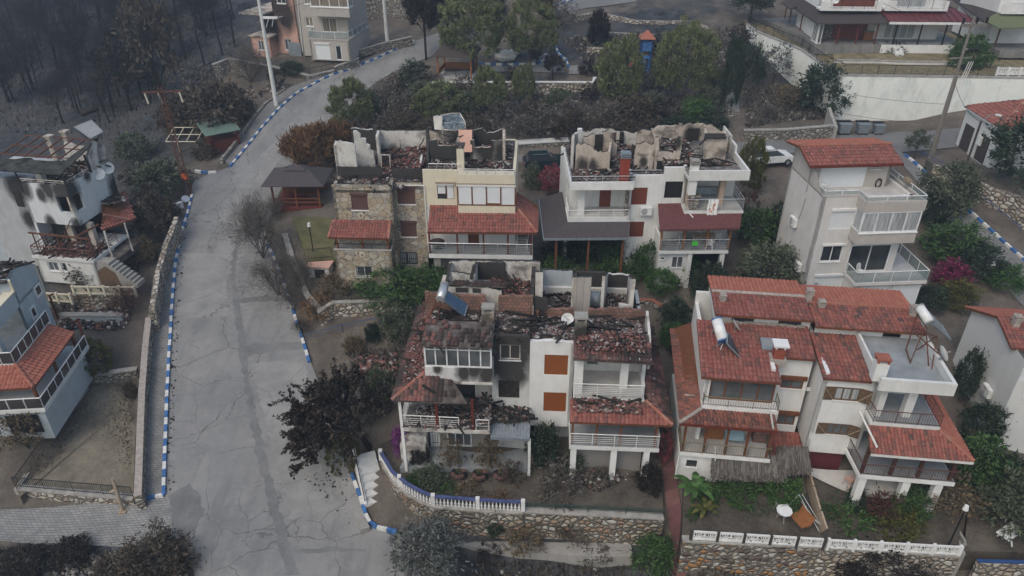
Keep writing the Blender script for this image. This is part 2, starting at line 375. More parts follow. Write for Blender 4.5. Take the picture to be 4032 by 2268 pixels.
n=NT('blue_solar_tubes');sx=n.n('ShaderNodeSeparateXYZ');n.l(n.co('Generated'),sx.inputs[0]);M['solar_blue']=n.done(n.mix(n.ramp(n.noise(1.5,4),[(.3,0),(.75,1)]),(.045,.105,.19),(.11,.19,.29)),.35,0,.5)
M['solar_dark']=plain('dark_solar_glass',(.045,.055,.07),.2,0,.3)
n=NT('dark_reed_thatch');M['thatch']=n.done(n.ramp(n.island(),[(0,(.05,.044,.04)),(.6,(.11,.1,.09)),(1,(.18,.165,.145))]),.95)
M['floor_tile']=plain('pale_floor_tile',(.46,.45,.43),.6,0,.2,1.2)
M['floor_grey']=plain('grey_floor_tile',(.27,.29,.30),.6,0,.25,1.2)
n=NT('ash_dust');M['ash']=n.done(n.ramp(n.noise(2.2,6,None,.7),[(.32,(.03,.028,.027)),(.52,(.17,.16,.155)),(.72,(.42,.42,.42))]),.95)
n=NT('debris_floor');M['debris_floor']=n.done(n.ramp(n.noise(1.6,7,None,.72),[(.3,(.025,.022,.021)),(.5,(.085,.07,.064)),(.72,(.2,.18,.17))]),.95)
# chunks of rubble: one colour per chunk
n=NT('rubble_pieces');M['rubble']=n.done(n.mix(n.ramp(n.noise(1.1,4),[(.45,0),(.75,.8)]),n.ramp(n.island(),[(0,(.03,.027,.026)),(.2,(.11,.06,.05)),(.38,(.22,.09,.065)),(.5,(.27,.25,.24)),(.64,(.06,.055,.053)),(.8,(.42,.40,.38)),(1,(.16,.15,.145))],'CONSTANT'),(.028,.025,.024)),.95)
n=NT('grey_rubble_pieces');M['rubble_grey']=n.done(n.mix(n.ramp(n.noise(1.0,4),[(.5,0),(.78,.75)]),n.ramp(n.island(),[(0,(.09,.08,.076)),(.18,(.33,.31,.3)),(.36,(.2,.16,.145)),(.5,(.21,.1,.08)),(.64,(.05,.046,.045)),(.78,(.13,.085,.075)),(.9,(.45,.43,.42))],'CONSTANT'),(.028,.025,.024)),.95)
n=NT('tile_rubble_pieces');M['rubble_red']=n.done(n.mix(n.ramp(n.noise(1.3,4),[(.45,0),(.75,.7)]),n.ramp(n.island(),[(0,(.20,.085,.072)),(.28,(.25,.125,.105)),(.46,(.34,.3,.28)),(.6,(.12,.065,.058)),(.75,(.05,.044,.042))],'CONSTANT'),(.03,.025,.024)),.95)
# stone
M['stone_clad']=masonry('crazy_paved_cladding',2.3,[(.42,.35,.25),(.48,.43,.35),(.43,.36,.26),(.33,.29,.23),(.46,.39,.28),(.5,.46,.39),(.37,.35,.31)],(.15,.132,.11),.03,1,True)
M['stone_white']=masonry('river_stone_wall',2.7,[(.50,.46,.38),(.36,.29,.21),(.55,.53,.48),(.30,.25,.20),(.46,.40,.32),(.22,.19,.16),(.40,.26,.17)],(.15,.135,.115),.085)
M['stone_orange']=masonry('mixed_stone_wall',2.8,[(.5,.46,.38),(.46,.22,.07),(.36,.33,.28),(.54,.51,.46),(.25,.22,.19),(.4,.33,.25),(.13,.09,.075)],(.19,.17,.145),.085)
M['stone_grey']=masonry('grey_stone_wall',2.5,[(.33,.31,.27),(.25,.235,.21),(.38,.35,.3),(.29,.26,.215),(.42,.40,.36)],(.15,.138,.12),.075)
M['stone_pale']=masonry('pale_large_stone_wall',2.5,[(.53,.48,.4),(.45,.38,.29),(.57,.54,.48),(.36,.3,.24)],(.17,.15,.13),.075)
# grounds
def seams(n,v,w_=.012,sc_=.12):
 e=n.vor(sc_,'DISTANCE_TO_EDGE',n.warp(n.warp(v,2.2,.25),.35,2.2));return n.ramp(e,[(0,1),(w_,0)])
n=NT('worn_concrete_road');v=n.co()
c=n.ramp(n.noise(.35,7,v,.66),[(.28,(.178,.178,.175)),(.5,(.24,.238,.23)),(.72,(.32,.312,.298))])
c=n.mix(n.ramp(n.noise(.09,4,v),[(.4,0),(.65,.5)]),c,(.165,.168,.175))
c=n.mix(n.ramp(n.noise(1.0,6,n.mapv((1.1,.07,1)),.65),[(.48,0),(.7,.55)]),c,(.14,.14,.145))
c=n.mix(n.ramp(n.noise(.2,6,n.mapv(loc=(3,8,1)),.7),[(.55,0),(.66,.4)]),c,(.33,.32,.31))
c=n.mix(n.ramp(n.noise(2.2,6,v,.7),[(.52,0),(.72,.35)]),c,(.33,.32,.30))
c=n.mix(n.math('MULTIPLY',seams(n,v,.007,.2),n.ramp(n.noise(.3,4,v),[(.34,0),(.5,.95)])),c,(.075,.075,.074))
c=n.mix(n.math('MULTIPLY',seams(n,v,.007,.34),n.ramp(n.noise(.16,3,n.mapv(loc=(7,3,0))),[(.47,0),(.55,.8)])),c,(.06,.06,.059))
c=n.mix(n.math('MULTIPLY',seams(n,v,.008,.75),n.ramp(n.noise(.13,3,n.mapv(loc=(1,9,0))),[(.54,0),(.6,.6)])),c,(.08,.08,.079))
c=n.mix(n.ramp(n.noise(14,3,v),[(.62,0),(.8,.4)]),c,(.09,.09,.09))
n.bump(n.noise(18,5,v),.3,.02);M['road']=n.done(c,.9)
n=NT('road_patch');v=n.co()
c=n.ramp(n.noise(.8,6,v,.65),[(.3,(.13,.132,.135)),(.7,(.21,.21,.208))]);c=n.mix(n.ramp(n.noise(7,4,v),[(.55,0),(.8,.5)]),c,(.07,.07,.07));n.bump(n.noise(16,4,v),.4,.02);M['road_patch']=n.done(c,.92)
n=NT('grey_asphalt');v=n.co()
c=n.ramp(n.noise(.4,6,v,.6),[(.3,(.13,.132,.134)),(.7,(.19,.19,.187))]);c=n.mix(n.math('MULTIPLY',seams(n,v,.006,.2),n.ramp(n.noise(.4,3,v),[(.4,0),(.6,.7)])),c,(.05,.05,.05));n.bump(n.noise(25,3,v),.3,.01);M['asphalt']=n.done(c,.9)
def paver(name,c1,c2,mo,w_=.2,h=.1,rot=0):
 n=NT(name);q=n.n('ShaderNodeTexBrick');n.l(n.warp(n.mapv(rot=(0,0,rot)),.05,.8),q.inputs['Vector']);q.inputs['Scale'].default_value=1
 q.inputs['Brick Width'].default_value=w_;q.inputs['Row Height'].default_value=h;q.inputs['Mortar Size'].default_value=.012
 for k,x in(('Color1',c1),('Color2',c2),('Mortar',mo)):q.inputs[k].default_value=(*x,1)
 c=n.mix(n.ramp(n.noise(.6,6,None,.65),[(.4,0),(.72,.6)]),q.outputs[0],tuple(x*.5 for x in c1));return n.done(c,.9)
M['paver']=paver('grey_brick_paving',(.19,.185,.18),(.25,.245,.235),(.07,.068,.064),.32,.16)
M['paver_lane']=paver('grey_lane_paving',(.21,.215,.215),(.29,.29,.285),(.075,.074,.07),.3,.15)
M['paver_red']=paver('red_path_paving',(.13,.06,.06),(.17,.085,.08),(.06,.045,.045),1.6,.45)
n=NT('burnt_and_dry_soil');v=n.co()
at_=n.n('ShaderNodeAttribute');at_.attribute_name='burn'
soil=n.ramp(n.noise(.5,7,v,.65),[(.28,(.072,.062,.052)),(.5,(.125,.106,.088)),(.75,(.2,.175,.148))])
soil=n.mix(n.ramp(n.noise(5,6,v,.75),[(.45,0),(.75,.6)]),soil,(.045,.04,.034))
ash=n.ramp(n.noise(.8,8,v,.72),[(.36,(.014,.0155,.018)),(.52,(.036,.04,.046)),(.64,(.07,.077,.088)),(.8,(.19,.205,.23))])
ash=n.mix(n.ramp(n.noise(.12,5,v),[(.42,0),(.68,.75)]),ash,n.ramp(n.noise(3,6,v,.7),[(.35,(.04,.038,.036)),(.7,(.13,.12,.11))]))
n.bump(n.noise(4,8,v,.7),.8,.15)
f=n.math('ADD',at_.outputs['Fac'],n.math('MULTIPLY',n.math('SUBTRACT',n.noise(.45,5,v),.5),1.1))
M['soil']=n.done(n.mix(n.ramp(f,[(.35,0),(.62,1)]),soil,ash),.95)
n=NT('garden_soil');c=n.ramp(n.noise(.7,7,None,.68),[(.3,(.035,.03,.026)),(.5,(.075,.064,.052)),(.75,(.13,.112,.09))]);c=n.mix(n.ramp(n.noise(6,5),[(.5,0),(.8,.5)]),c,(.17,.15,.12));n.bump(n.noise(5,6),.7,.08);M['garden']=n.done(c,.95)
n=NT('dead_lawn');c=n.ramp(n.noise(.8,7,None,.7),[(.3,(.12,.105,.08)),(.5,(.2,.175,.135)),(.72,(.28,.245,.185))]);c=n.mix(n.ramp(n.noise(9,5),[(.5,0),(.8,.6)]),c,(.06,.05,.035));c=n.mix(n.ramp(n.noise(.22,3),[(.5,0),(.66,.55)]),c,(.05,.045,.04));n.bump(n.noise(14,5),.8,.08);M['lawn_dead']=n.done(c,.95)
n=NT('yellow_lawn');c=n.ramp(n.noise(.9,6,None,.65),[(.3,(.07,.075,.03)),(.6,(.14,.125,.06)),(.8,(.2,.17,.09))]);n.bump(n.noise(20,4),.7,.05);M['lawn_yellow']=n.done(c,.95)
n=NT('dry_straw_grass');c=n.ramp(n.noise(1.5,6,None,.7),[(.3,(.10,.09,.045)),(.55,(.24,.20,.12)),(.8,(.36,.31,.2))]);n.bump(n.noise(14,5),1,.1);M['straw']=n.done(c,.95)
M['kerb_blue']=plain('blue_kerb_paint',(.055,.16,.38),.7,0,.5,3);M['kerb_white']=plain('white_kerb_paint',(.64,.64,.62),.7,0,.28,4)
M['coping']=plain('concrete_coping',(.34,.325,.3),.9,0,.35,2.5)
# ================================================================ terrain
zprof=[(60,11.5),(110,10.6),(200,8.8),(300,7.1),(400,5.5),(490,4.3),(620,2.9),(750,1.7),(870,.6),(1000,-.3),(1200,-1.3),(1300,-1.7),(1449,-2.2),(1700,-3)]
def zr(v):return float(np.interp(v,[p[0]for p in zprof],[p[1]for p in zprof]))
RL=[(490,1449),(466,1360),(440,1300),(412,1245),(415,1150),(420,1000),(425,900),(432,780),(440,680),(452,600),(470,545),(484,490),(482,455),(540,432),(578,420),(620,370),(655,325),(700,275),(745,235),(800,205),(870,178),(940,150),(1000,122),(1042,103),(1110,78),(1190,62)]
RR=[(1060,1449),(1005,1360),(925,1315),(895,1230),(880,1190),(850,1110),(815,1000),(790,930),(765,868),(745,808),(725,745),(705,690),(685,640),(668,605),(676,560),(700,490),(725,440),(752,405),(785,375),(818,345),(850,318),(880,290),(905,250),(930,220),(975,190),(1025,165),(1085,142),(1135,125),(1220,105)]
CPS=[]
for(u,v)in RL+RR:CPS.append((u,v,zr(v)-.06,.1))
for v in(1420,1300,1100,950,800,650,520):CPS.append((590,v,zr(v)-.06,.1))
CPS+=[(300,1200,-1.5,0),(120,1215,-1.7,0),(290,985,-.7,0),(330,1000,-.7,0),(290,880,.2,0),(200,920,.5,0),(230,800,1.0,.2),(330,800,1.1,.2),(300,700,2.2,.3),(180,715,2.3,.4),(250,650,2.6,.3),(350,600,3.0,.2),(400,480,4.1,.5),(200,765,1.2,.3),(470,430,4.8,.1),(0,1340,-2.6,.1),(200,1310,-2.4,.1),(410,1290,-1.9,.1),(100,1420,-3.2,1),(300,1420,-2.9,.9),(430,1420,-2.6,.7),(80,1080,.4,.2),(150,1112,-1.1,0),(235,988,-.75,0),(200,1100,-1.15,0),(255,1050,-1,0),(150,1180,-1.5,0),(20,1100,.4,.2),(0,750,1.6,.8),(0,1230,-1.6,0),(100,720,2.3,.6),(60,900,1,.3),(0,350,2.5,1),(0,200,5,1),(0,0,9,1),(150,100,7,1),(300,200,5,1),(300,0,10,1),(500,0,11.3,.9),(600,60,10.4,.7),(450,150,7,1),(250,330,3.5,1),(360,330,4.4,.95),(470,235,6.4,.5),(540,330,5.8,.3),(590,240,7.6,.3),(640,230,8.2,.2),(620,300,6.9,.2),(560,370,5.6,.2),(690,200,8.7,.1),(420,370,4.6,.9),(330,420,3.6,.9),(500,390,5.1,.5),(650,160,9.6,.3),(830,152,10.2,.1),(950,95,11,.2),(980,0,13,.3),(1000,60,11.6,.2),(760,180,9.2,.3),(760,640,3.7,0),(715,600,3.4,.1),(880,700,3.3,.1),(1200,660,3.7,.1),(1350,650,3.7,.1),(1440,640,3.8,0),(1700,690,3.9,0),(1580,700,3.6,0),(1900,690,4,0),(1950,560,4.6,0),(1690,770,2.8,0),(1030,745,3.1,.1),(800,745,2.6,.2),(850,855,.9,0),(1000,850,1.1,0),(1000,560,4.3,.1),(1300,500,5,.1),(1640,770,2.6,0),(720,560,3.9,0),(1330,440,5.4,.1),(1250,395,6,0),(1330,400,6.05,0),(1400,398,6.1,0),(1420,410,6,0),(1700,395,6.6,0),(1900,390,7,0),(1850,372,7.05,0),(2130,342,7.4,0),(2250,372,7.3,0),(2100,370,7.2,0),(2000,360,7.2,0),(2400,345,7.8,0),(2576,345,8.2,0),(1300,335,7.6,.6),(1300,285,8.5,.9),(1120,285,8.1,.4),(935,300,7.5,.3),(1000,250,8.5,.4),(985,225,8.8,.4),(1500,300,8,.6),(1700,300,8,.4),(1600,250,8.9,.6),(1350,225,9.2,.8),(1200,195,10.2,.4),(1200,212,9.4,.4),(1400,180,10.2,.2),(1480,205,10,.3),(1600,180,10.4,.7),(1120,170,10.3,.2),(1300,130,11,.6),(1500,120,11.5,.9),(1650,100,11.9,.9),(1400,80,12.2,.6),(1700,60,12.7,.8),(1500,25,13.5,.2),(1800,60,12.9,.3),(1800,20,14,.6),(1300,0,14.5,.2),(1900,160,10.6,.6),(1850,210,9.5,.2),(1950,250,8.9,.3),(2070,215,8.8,.5),(2000,300,8,.1),(1880,325,7.9,.1),(1850,100,12,.5),(2300,100,11.8,0),(2500,180,11.5,0),(2200,130,11.6,0),(2110,292,7.5,.1),(2300,306,7.5,.1),(2576,316,7.8,.1),(2000,100,12,0),(2130,735,3.6,0),(2000,650,4.1,0),(2250,720,3.6,0),(2420,610,4.9,0),(2350,500,6,0),(2290,395,7.2,0),(2440,540,6,0),(2576,660,4.9,0),(2576,560,5.8,0),(2450,700,3.7,0),(2576,760,3.3,0),(2500,450,7.5,0),(2576,490,7.2,0),(2480,620,5,0),(1100,1200,-.1,.4),(1250,1230,-.2,.4),(1500,1230,.1,.2),(1400,1150,.2,.2),(1820,1230,.4,0),(2000,1290,.2,0),(2200,1250,.5,0),(2300,1330,-.1,0),(1750,1310,0,0),(900,1000,.1,.2),(960,900,.7,.2),(880,890,.6,.2),(2500,1200,.6,0),(2500,1000,1.6,0),(2450,850,2.8,0),(2430,1350,-.7,0),(1690,1200,.2,0),(1690,1100,.6,0),(1640,820,2,0),(960,1100,-.1,.3),(955,1180,-.4,.1),(1300,1425,-3.1,1),(1120,1400,-2.5,.6),(1600,1430,-3.1,1),(1900,1432,-2.8,.5),(2300,1449,-2.9,.3),(2576,1449,-2.4,.3),(1000,1400,-2.05,.2),(1500,1405,-3.0,1),(2100,1425,-2.8,.3),(1200,1400,-2.8,.6),(1700,1395,-2.5,.3)]
PT=np.array([(*gp(D(u,v),z),b)for(u,v,z,b)in CPS])
far=[(-150,160,17,1),(-60,150,17,.9),(0,150,22,.6),(150,160,24,.3),(-110,60,0,1),(-70,45,-2,.6),(130,60,5,.2),(0,6,-5.5,.3),(-90,10,-5,.5),(90,10,-6,.4),(0,300,45,.8),(-300,200,25,1),(300,200,30,.3),(-300,0,-8,.8),(300,0,-4,.4),(0,-60,-9,.4),(60,30,-1,.1),(75,45,3,.1)]
PT=np.vstack([PT,np.array(far,float)])
_K=np.sqrt(((PT[:,None,:2]-PT[None,:,:2])**2).sum(-1)+.3);_A=np.zeros((len(PT)+3,)*2);_n=len(PT)
_A[:_n,:_n]=_K-np.eye(_n)*.25;_A[:_n,_n]=1;_A[:_n,_n+1:]=PT[:,:2];_A[_n:,:_n]=_A[:_n,_n:].T
_W=np.linalg.solve(_A,np.vstack([PT[:,2:4],np.zeros((3,2))]))
def terr(x,y):
 x=np.atleast_1d(np.asarray(x,float));y=np.atleast_1d(np.asarray(y,float));out=np.zeros((len(x),2))
 for i in range(0,len(x),20000):
  a,b=x[i:i+20000],y[i:i+20000]
  k=np.sqrt((a[:,None]-PT[None,:,0])**2+(b[:,None]-PT[None,:,1])**2+.3)
  out[i:i+20000]=k@_W[:_n]+_W[_n]+np.outer(a,_W[_n+1])+np.outer(b,_W[_n+2])
 return out
def tz(x,y):return float(terr(x,y)[0,0])
_ts=np.arange(28,260,.35)
def at(uv,dz=0.0):
 """the point of the ground seen at a picture point"""
 d=ray(uv);z=CAM_H+d.z*_ts;g=terr(d.x*_ts,d.y*_ts)[:,0]+dz;k=np.argmax(z<g)
 a,b=z[k-1]-g[k-1],z[k]-g[k];t=_ts[k-1]+(_ts[k]-_ts[k-1])*a/(a-b)
 return Vector((d.x*t,d.y*t,CAM_H+d.z*t))
gx=np.concatenate([-85-np.cumsum(np.linspace(.8,14,32))[::-1],np.arange(-85,80.1,.6),80+np.cumsum(np.linspace(.8,14,32))])
gy=np.concatenate([16-np.cumsum(np.linspace(.8,6,22))[::-1],np.arange(16,128,.6),128+np.cumsum(np.linspace(.8,14,32))])
X,Y=np.meshgrid(gx,gy);TT=terr(X.ravel(),Y.ravel())
rs=np.random.RandomState(3);bumps=np.zeros(len(TT))
for(wl,am)in((3.1,.035),(1.7,.025),(7,.05)):
 ph=rs.rand(4)*6;bumps+=am*(np.sin(X.ravel()/wl*2+ph[0])*np.sin(Y.ravel()/wl*1.7+ph[1]))
nx,ny=len(gx),len(gy);ii=(np.arange(ny-1)[:,None]*nx+np.arange(nx-1)[None]).ravel()
roadish=np.clip(TT[:,1],0,1)
me=fastmesh('ground',np.c_[X.ravel(),Y.ravel(),TT[:,0]+bumps*np.clip(roadish*1.5,0,1)-.02],np.c_[ii,ii+1,ii+nx+1,ii+nx],['soil'])
me.polygons.foreach_set('use_smooth',[True]*len(me.polygons))
a_=me.attributes.new('burn','FLOAT','POINT');a_.data.foreach_set('value',np.clip(TT[:,1],0,1).astype(np.float32))
setp(link('ground',me),kind='structure')
# ---------------------------------------------------------------- strips laid on the ground
def resample(P,n):
 P=[Vector(p)for p in P];L=[0]
 for a,b in zip(P[:-1],P[1:]):L.append(L[-1]+(b-a).length)
 out=[]
 for i in range(n):
  s=L[-1]*i/(n-1);k=max(j for j in range(len(L))if L[j]<=s+1e-9);k=min(k,len(P)-2)
  f=(s-L[k])/max(1e-9,L[k+1]-L[k]);out.append(P[k].lerp(P[k+1],f))
 return out
def strip(name,A,B,mat,lift=.05,n=None,m=14,kind='structure',pix=True,**k):
 """a sheet between two edge lines (picture points on the ground), draped 'lift' above it"""
 if pix:A=[gp(p,zr(p[1]/1.56522))if pix=='road' else at(p)for p in A];B=[gp(p,zr(p[1]/1.56522))if pix=='road' else at(p)for p in B]
 L=sum((Vector(b)-Vector(a)).length for a,b in zip(A[:-1],A[1:]));n=n or max(3,int(L/.7))
 if mat in('road_patch','road_pale'):n=max(n,int(L/.3))
 A=resample(A,n);B=resample(B,n)
 if mat in('road_patch','road_pale'):
  rj=random.Random(n);[q.__iadd__(Vector((rj.uniform(-.13,.13),rj.uniform(-.1,.1),0)))for q in A+B]
 V=np.array([[a.lerp(b,j/m)for j in range(m+1)]for a,b in zip(A,B)]).reshape(-1,3)
 V[:,2]=terr(V[:,0],V[:,1])[:,0]+lift
 i=(np.arange(n-1)[:,None]*(m+1)+np.arange(m)[None]).ravel()
 F=np.c_[i,i+1,i+m+2,i+m+1];me=fastmesh(name,V,F,[mat])
 me.polygons.foreach_set('use_smooth',[True]*len(me.polygons))
 if np.mean([p.normal.z for p in list(me.polygons)[:40]])<0:me.flip_normals()
 return setp(link(name,me),kind=kind,**k)
def DD(*p):return[D(a,b)for a,b in p]
strip('road',[D(*p)for p in[(500,1600),(495,1500)]+RL],[D(*p)for p in[(1150,1600),(1100,1500)]+RR],'road',.06,None,18,pix='road')
strip('road',DD((1215,400),(1330,412),(1420,422),(1600,412),(1880,395),(1960,388),(2110,372),(2260,385),(2400,372),(2576,372)),DD((1215,388),(1330,392),(1420,392),(1600,375),(1860,360),(1960,352),(2100,342),(2260,333),(2400,325),(2576,322)),'asphalt',.06)
strip('road',DD((2225,372),(2300,450),(2390,560),(2470,660),(2576,775)),DD((2268,385),(2320,428),(2410,520),(2490,585),(2576,655)),'asphalt',.065)
strip('road',DD((1400,40),(1480,20),(1600,5)),DD((1380,12),(1450,-12),(1600,-30)),'asphalt',.06)
strip('pavement',DD((412,1247),(415,1150),(420,1000),(425,900),(432,780),(440,680),(452,600),(466,556)),DD((352,1252),(352,1150),(358,1000),(368,880),(375,790),(388,700),(412,610),(440,545)),'paver',.17,None,6)
strip('pavement',DD((578,420),(620,370),(655,325),(700,275),(745,235),(800,205),(870,178),(940,150),(1000,122),(1042,103)),DD((556,402),(590,362),(628,310),(660,268),(700,240),(740,218),(800,196),(870,171),(940,143),(1035,97)),'paver',.17,None,5)
strip('lane',DD((-120,1350),(0,1362),(200,1372),(330,1378),(400,1368),(470,1352)),DD((-120,1275),(0,1283),(180,1272),(310,1258),(352,1254),(425,1252)),'paver_lane',.05,None,8)
# darker repair bands and patches in the concrete (real patches of the surface)
strip('road_patch',DD((722,1449),(690,1330),(655,1190),(625,1040),(605,900),(590,780),(580,700)),DD((752,1449),(715,1330),(680,1190),(645,1040),(622,900),(606,780),(592,700)),'road_patch',.066,None,3)
strip('road_patch',DD((600,905),(640,892),(700,882),(768,878)),DD((596,880),(640,868),(700,862),(762,860)),'road_patch',.070,None,3)
strip('road_patch',DD((422,1250),(428,1290),(445,1330),(470,1352)),DD((480,1215),(505,1250),(508,1290),(500,1325)),'road_patch',.068,None,4)
strip('road_patch',DD((745,1395),(830,1388),(920,1392)),DD((745,1385),(830,1378),(920,1383)),'road_patch',.069,None,2)
strip('road_patch',DD((580,700),(585,640),(600,580),(625,530),(640,480)),DD((592,700),(598,640),(612,580),(638,530),(655,480)),'road_patch',.067,None,3)
strip('road_patch',DD((590,765),(660,760),(735,752)),DD((588,752),(660,746),(728,740)),'road_patch',.071,None,2)
n=NT('pale_road_slab');v=n.co();c=n.ramp(n.noise(.6,7,v,.66),[(.3,(.19,.19,.188)),(.5,(.25,.247,.24)),(.72,(.31,.305,.295))]);c=n.mix(n.math('MULTIPLY',seams(n,v,.006,.22),n.ramp(n.noise(.3,3,v),[(.4,0),(.6,.8)])),c,(.07,.07,.07));c=n.mix(n.ramp(n.noise(3,6,v,.7),[(.58,0),(.75,.5)]),c,(.11,.11,.108));n.bump(n.noise(18,5,v),.3,.02);M['road_pale']=n.done(c,.92)
strip('road_patch',DD((630,915),(668,1060),(705,1190),(735,1310)),DD((762,905),(800,1040),(845,1160),(872,1260)),'road_pale',.063,None,8)
strip('road_patch',DD((450,640),(448,720),(445,800)),DD((560,640),(570,720),(575,800)),'road_pale',.063,None,8);strip('road_patch',DD((600,470),(650,400),(700,345),(750,290)),DD((650,480),(700,410),(748,355),(795,300)),'road_pale',.063,None,6)
# kerbs: stones painted blue and white in turn
def kerb(pts,blk=.62,w_=.2,h=.2,pix=True,start=0,side=0):
 P=[gp(D(*p),zr(p[1]))if pix else at(D(*p))for p in pts]
 L=sum((b-a).length for a,b in zip(P[:-1],P[1:]));n=max(2,int(L/blk));Q=resample(P,n+1);b=MB()
 for i in range(n):
  a,c=Q[i],Q[i+1];a.z=tz(a.x,a.y);c.z=tz(c.x,c.y)
  d=(c-a).normalized();b.bar(a+d*.012+Vector((0,0,h/2-.02)),c-d*.012+Vector((0,0,h/2-.02)),w_,h+.1,(i+start)%2)
 setp(b.build('kerb',['kerb_blue','kerb_white']),kind='structure')
kerb([(370,1250),(412,1246)]);kerb([(412,1246),(415,1150),(420,1000),(425,900),(432,780),(440,680),(452,600),(470,545),(484,490)])
kerb([(490,426),(515,434),(545,434)],start=1);kerb([(578,420),(620,370),(655,325),(700,275),(745,235),(800,205),(870,178),(940,150),(1000,122),(1042,103)])
kerb([(885,1195),(905,1250),(925,1312),(942,1328),(1000,1343)]);kerb([(778,912),(765,868),(745,808),(725,745),(705,690),(685,640),(668,608)])
kerb([(2275,392),(2300,412),(2330,440)],pix=False);kerb([(2330,440),(2420,522),(2500,590),(2576,658),(2620,700)],pix=False,start=1)
kerb([(1205,163),(1290,164),(1350,163),(1372,152),(1372,140)],pix=False);kerb([(1398,120),(1405,138),(1425,155),(1430,172)],pix=False)
kerb([(1395,15),(1440,2)],pix=False)
# ================================================================ building helpers
def rect(fr,Z,xa,ya,xb,yb,y):
 p,q=fr.Y(Z(xa,ya),y),fr.Y(Z(xb,yb),y);return(p[0],q[2],q[0],p[2])
def front(b,y,x0,x1,z0,z1,t=.2,holes=(),m=0,rev=None):
 b.wall((x0,y),(x1,y),z0,z1,t,[(h[0]-x0,h[1],h[2]-x0,h[3])for h in holes],m,rev)
def sideL(b,x,y0,y1,z0,z1,t=.2,holes=(),m=0):
 b.wall((x,y1),(x,y0),z0,z1,t,[(y1-h[2],h[1],y1-h[0],h[3])for h in holes],m)
def sideR(b,x,y0,y1,z0,z1,t=.2,holes=(),m=0):
 b.wall((x,y0),(x,y1),z0,z1,t,[(h[0]-y0,h[1],h[2]-y0,h[3])for h in holes],m)
def back(b,y,x0,x1,z0,z1,t=.2,m=0):b.wall((x1,y),(x0,y),z0,z1,t,(),m)
def TM(p,q,out):
 """frame of a wall opening: u from p to q horizontally, second axis = outwards, third up"""
 u=Vector((q[0]-p[0],q[1]-p[1],0)).normalized();o=Vector((out[0],out[1],0)).normalized()
 return Matrix(((u.x,o.x,0,p[0]),(u.y,o.y,0,p[1]),(0,0,1,p[2]),(0,0,0,1))),math.hypot(q[0]-p[0],q[1]-p[1]),q[2]-p[2]
def window(h,p,q,out=(0,-1),cols=2,fm='alu',gm='glass',fw=.07,inset=-.1,sill=True,rows=1,transom=0,name='window',label=None,grille=False):
 T,W,H=TM(p,q,out);b=MB(T);a=inset-.04;c=inset+.04
 b.box(0,a,0,fw,c,H);b.box(W-fw,a,0,W,c,H);b.box(fw,a,0,W-fw,c,fw);b.box(fw,a,H-fw,W-fw,c,H)
 for i in range(1,cols):b.box(W*i/cols-fw*.4,a+.003,fw,W*i/cols+fw*.4,c-.003,H-fw)
 for j in range(1,rows):b.box(fw,a+.006,H*j/rows-fw*.3,W-fw,c-.006,H*j/rows+fw*.3)
 if transom:b.box(fw,a+.006,H*transom-fw*.4,W-fw,c-.006,H*transom+fw*.4)
 f=b.build(name,fm,h)
 if label:f['label']=label
 g=MB(T);g.box(fw*.6,inset-.012,fw*.6,W-fw*.6,inset+.006,H-fw*.6);g.build('pane',gm,f)
 if sill:
  s=MB(T);s.box(-.05,inset,-.06,W+.05,.06,-.003);s.build('sill','white_clean',f)
 if grille:
  s=MB(T)
  for i in range(int(W/.14)+1):s.box(i*.14,.02,-.02,i*.14+.022,.042,H+.02)
  for z in(-.02,H*.5,H):s.box(-.03,.042,z,W+.03,.06,z+.025)
  s.build('grille','iron',f)
 return f
def shutter(h,p,q,mat,out=(0,-1),box=True,inset=-.06,fm=None,name='shutter',boxm=None,split=0):
 T,W,H=TM(p,q,out);b=MB(T);b.box(.03,inset-.02,.02,W-.03,inset+.02,H-.02);o=b.build(name,mat,h)
 f=MB(T);f.box(0,inset-.05,0,.035,inset+.04,H);f.box(W-.035,inset-.05,0,W,inset+.04,H);f.box(.035,inset-.05,-.0,W-.035,inset+.04,.025)
 for i in range(1,split+1):f.box(W*i/(split+1)-.03,inset,.03,W*i/(split+1)+.03,inset+.035,H-.03)
 f.build('frame',fm or mat,o)
 if box:
  k=MB(T);k.box(-.04,-.03,H-.01,W+.04,.09,H+.16);k.build('roller_box',boxm or mat,o)
 return o
def hole(p,q):return(min(p[0],q[0]),min(p[2],q[2]),max(p[0],q[0]),max(p[2],q[2]))
def railing(h,pts,ht=.9,style='bars',mat='steel',n=4,step=1.2,r=.022,gm='railglass',name='railing'):
 b=MB();g=MB()
 for a,c in zip(pts[:-1],pts[1:]):
  a=Vector(a);c=Vector(c);L=(c-a).length;d=(c-a)/L;U=Vector((0,0,1));k=max(1,round(L/step))
  for i in range(k+1):q=a+d*(L*i/k);b.tube(q,q+U*ht,r,None,5)
  b.tube(a+U*ht,c+U*ht,r*1.35,None,6)
  if style=='bars':
   for j in range(1,n):b.tube(a+U*(ht*(.12+.8*j/n)),c+U*(ht*(.12+.8*j/n)),r*.62,None,4)
  elif style=='balusters':
   b.tube(a+U*.1,c+U*.1,r*.8,None,4);kk=max(2,int(L/.13))
   for i in range(1,kk):q=a+d*(L*i/kk);b.tube(q+U*.1,q+U*ht,r*.5,None,4)
  elif style=='glass':
   nn=U.cross(d)*.008
   for i in range(k):
    p0=a+d*(L*i/k+.05);p1=a+d*(L*(i+1)/k-.05)
    g.hexa([p0-nn+U*.06,p1-nn+U*.06,p1+nn+U*.06,p0+nn+U*.06,p0-nn+U*(ht-.04),p1-nn+U*(ht-.04),p1+nn+U*(ht-.04),p0+nn+U*(ht-.04)])
 o=b.build(name,mat,h)
 if g.v:g.build('pane',gm,o)
 return o
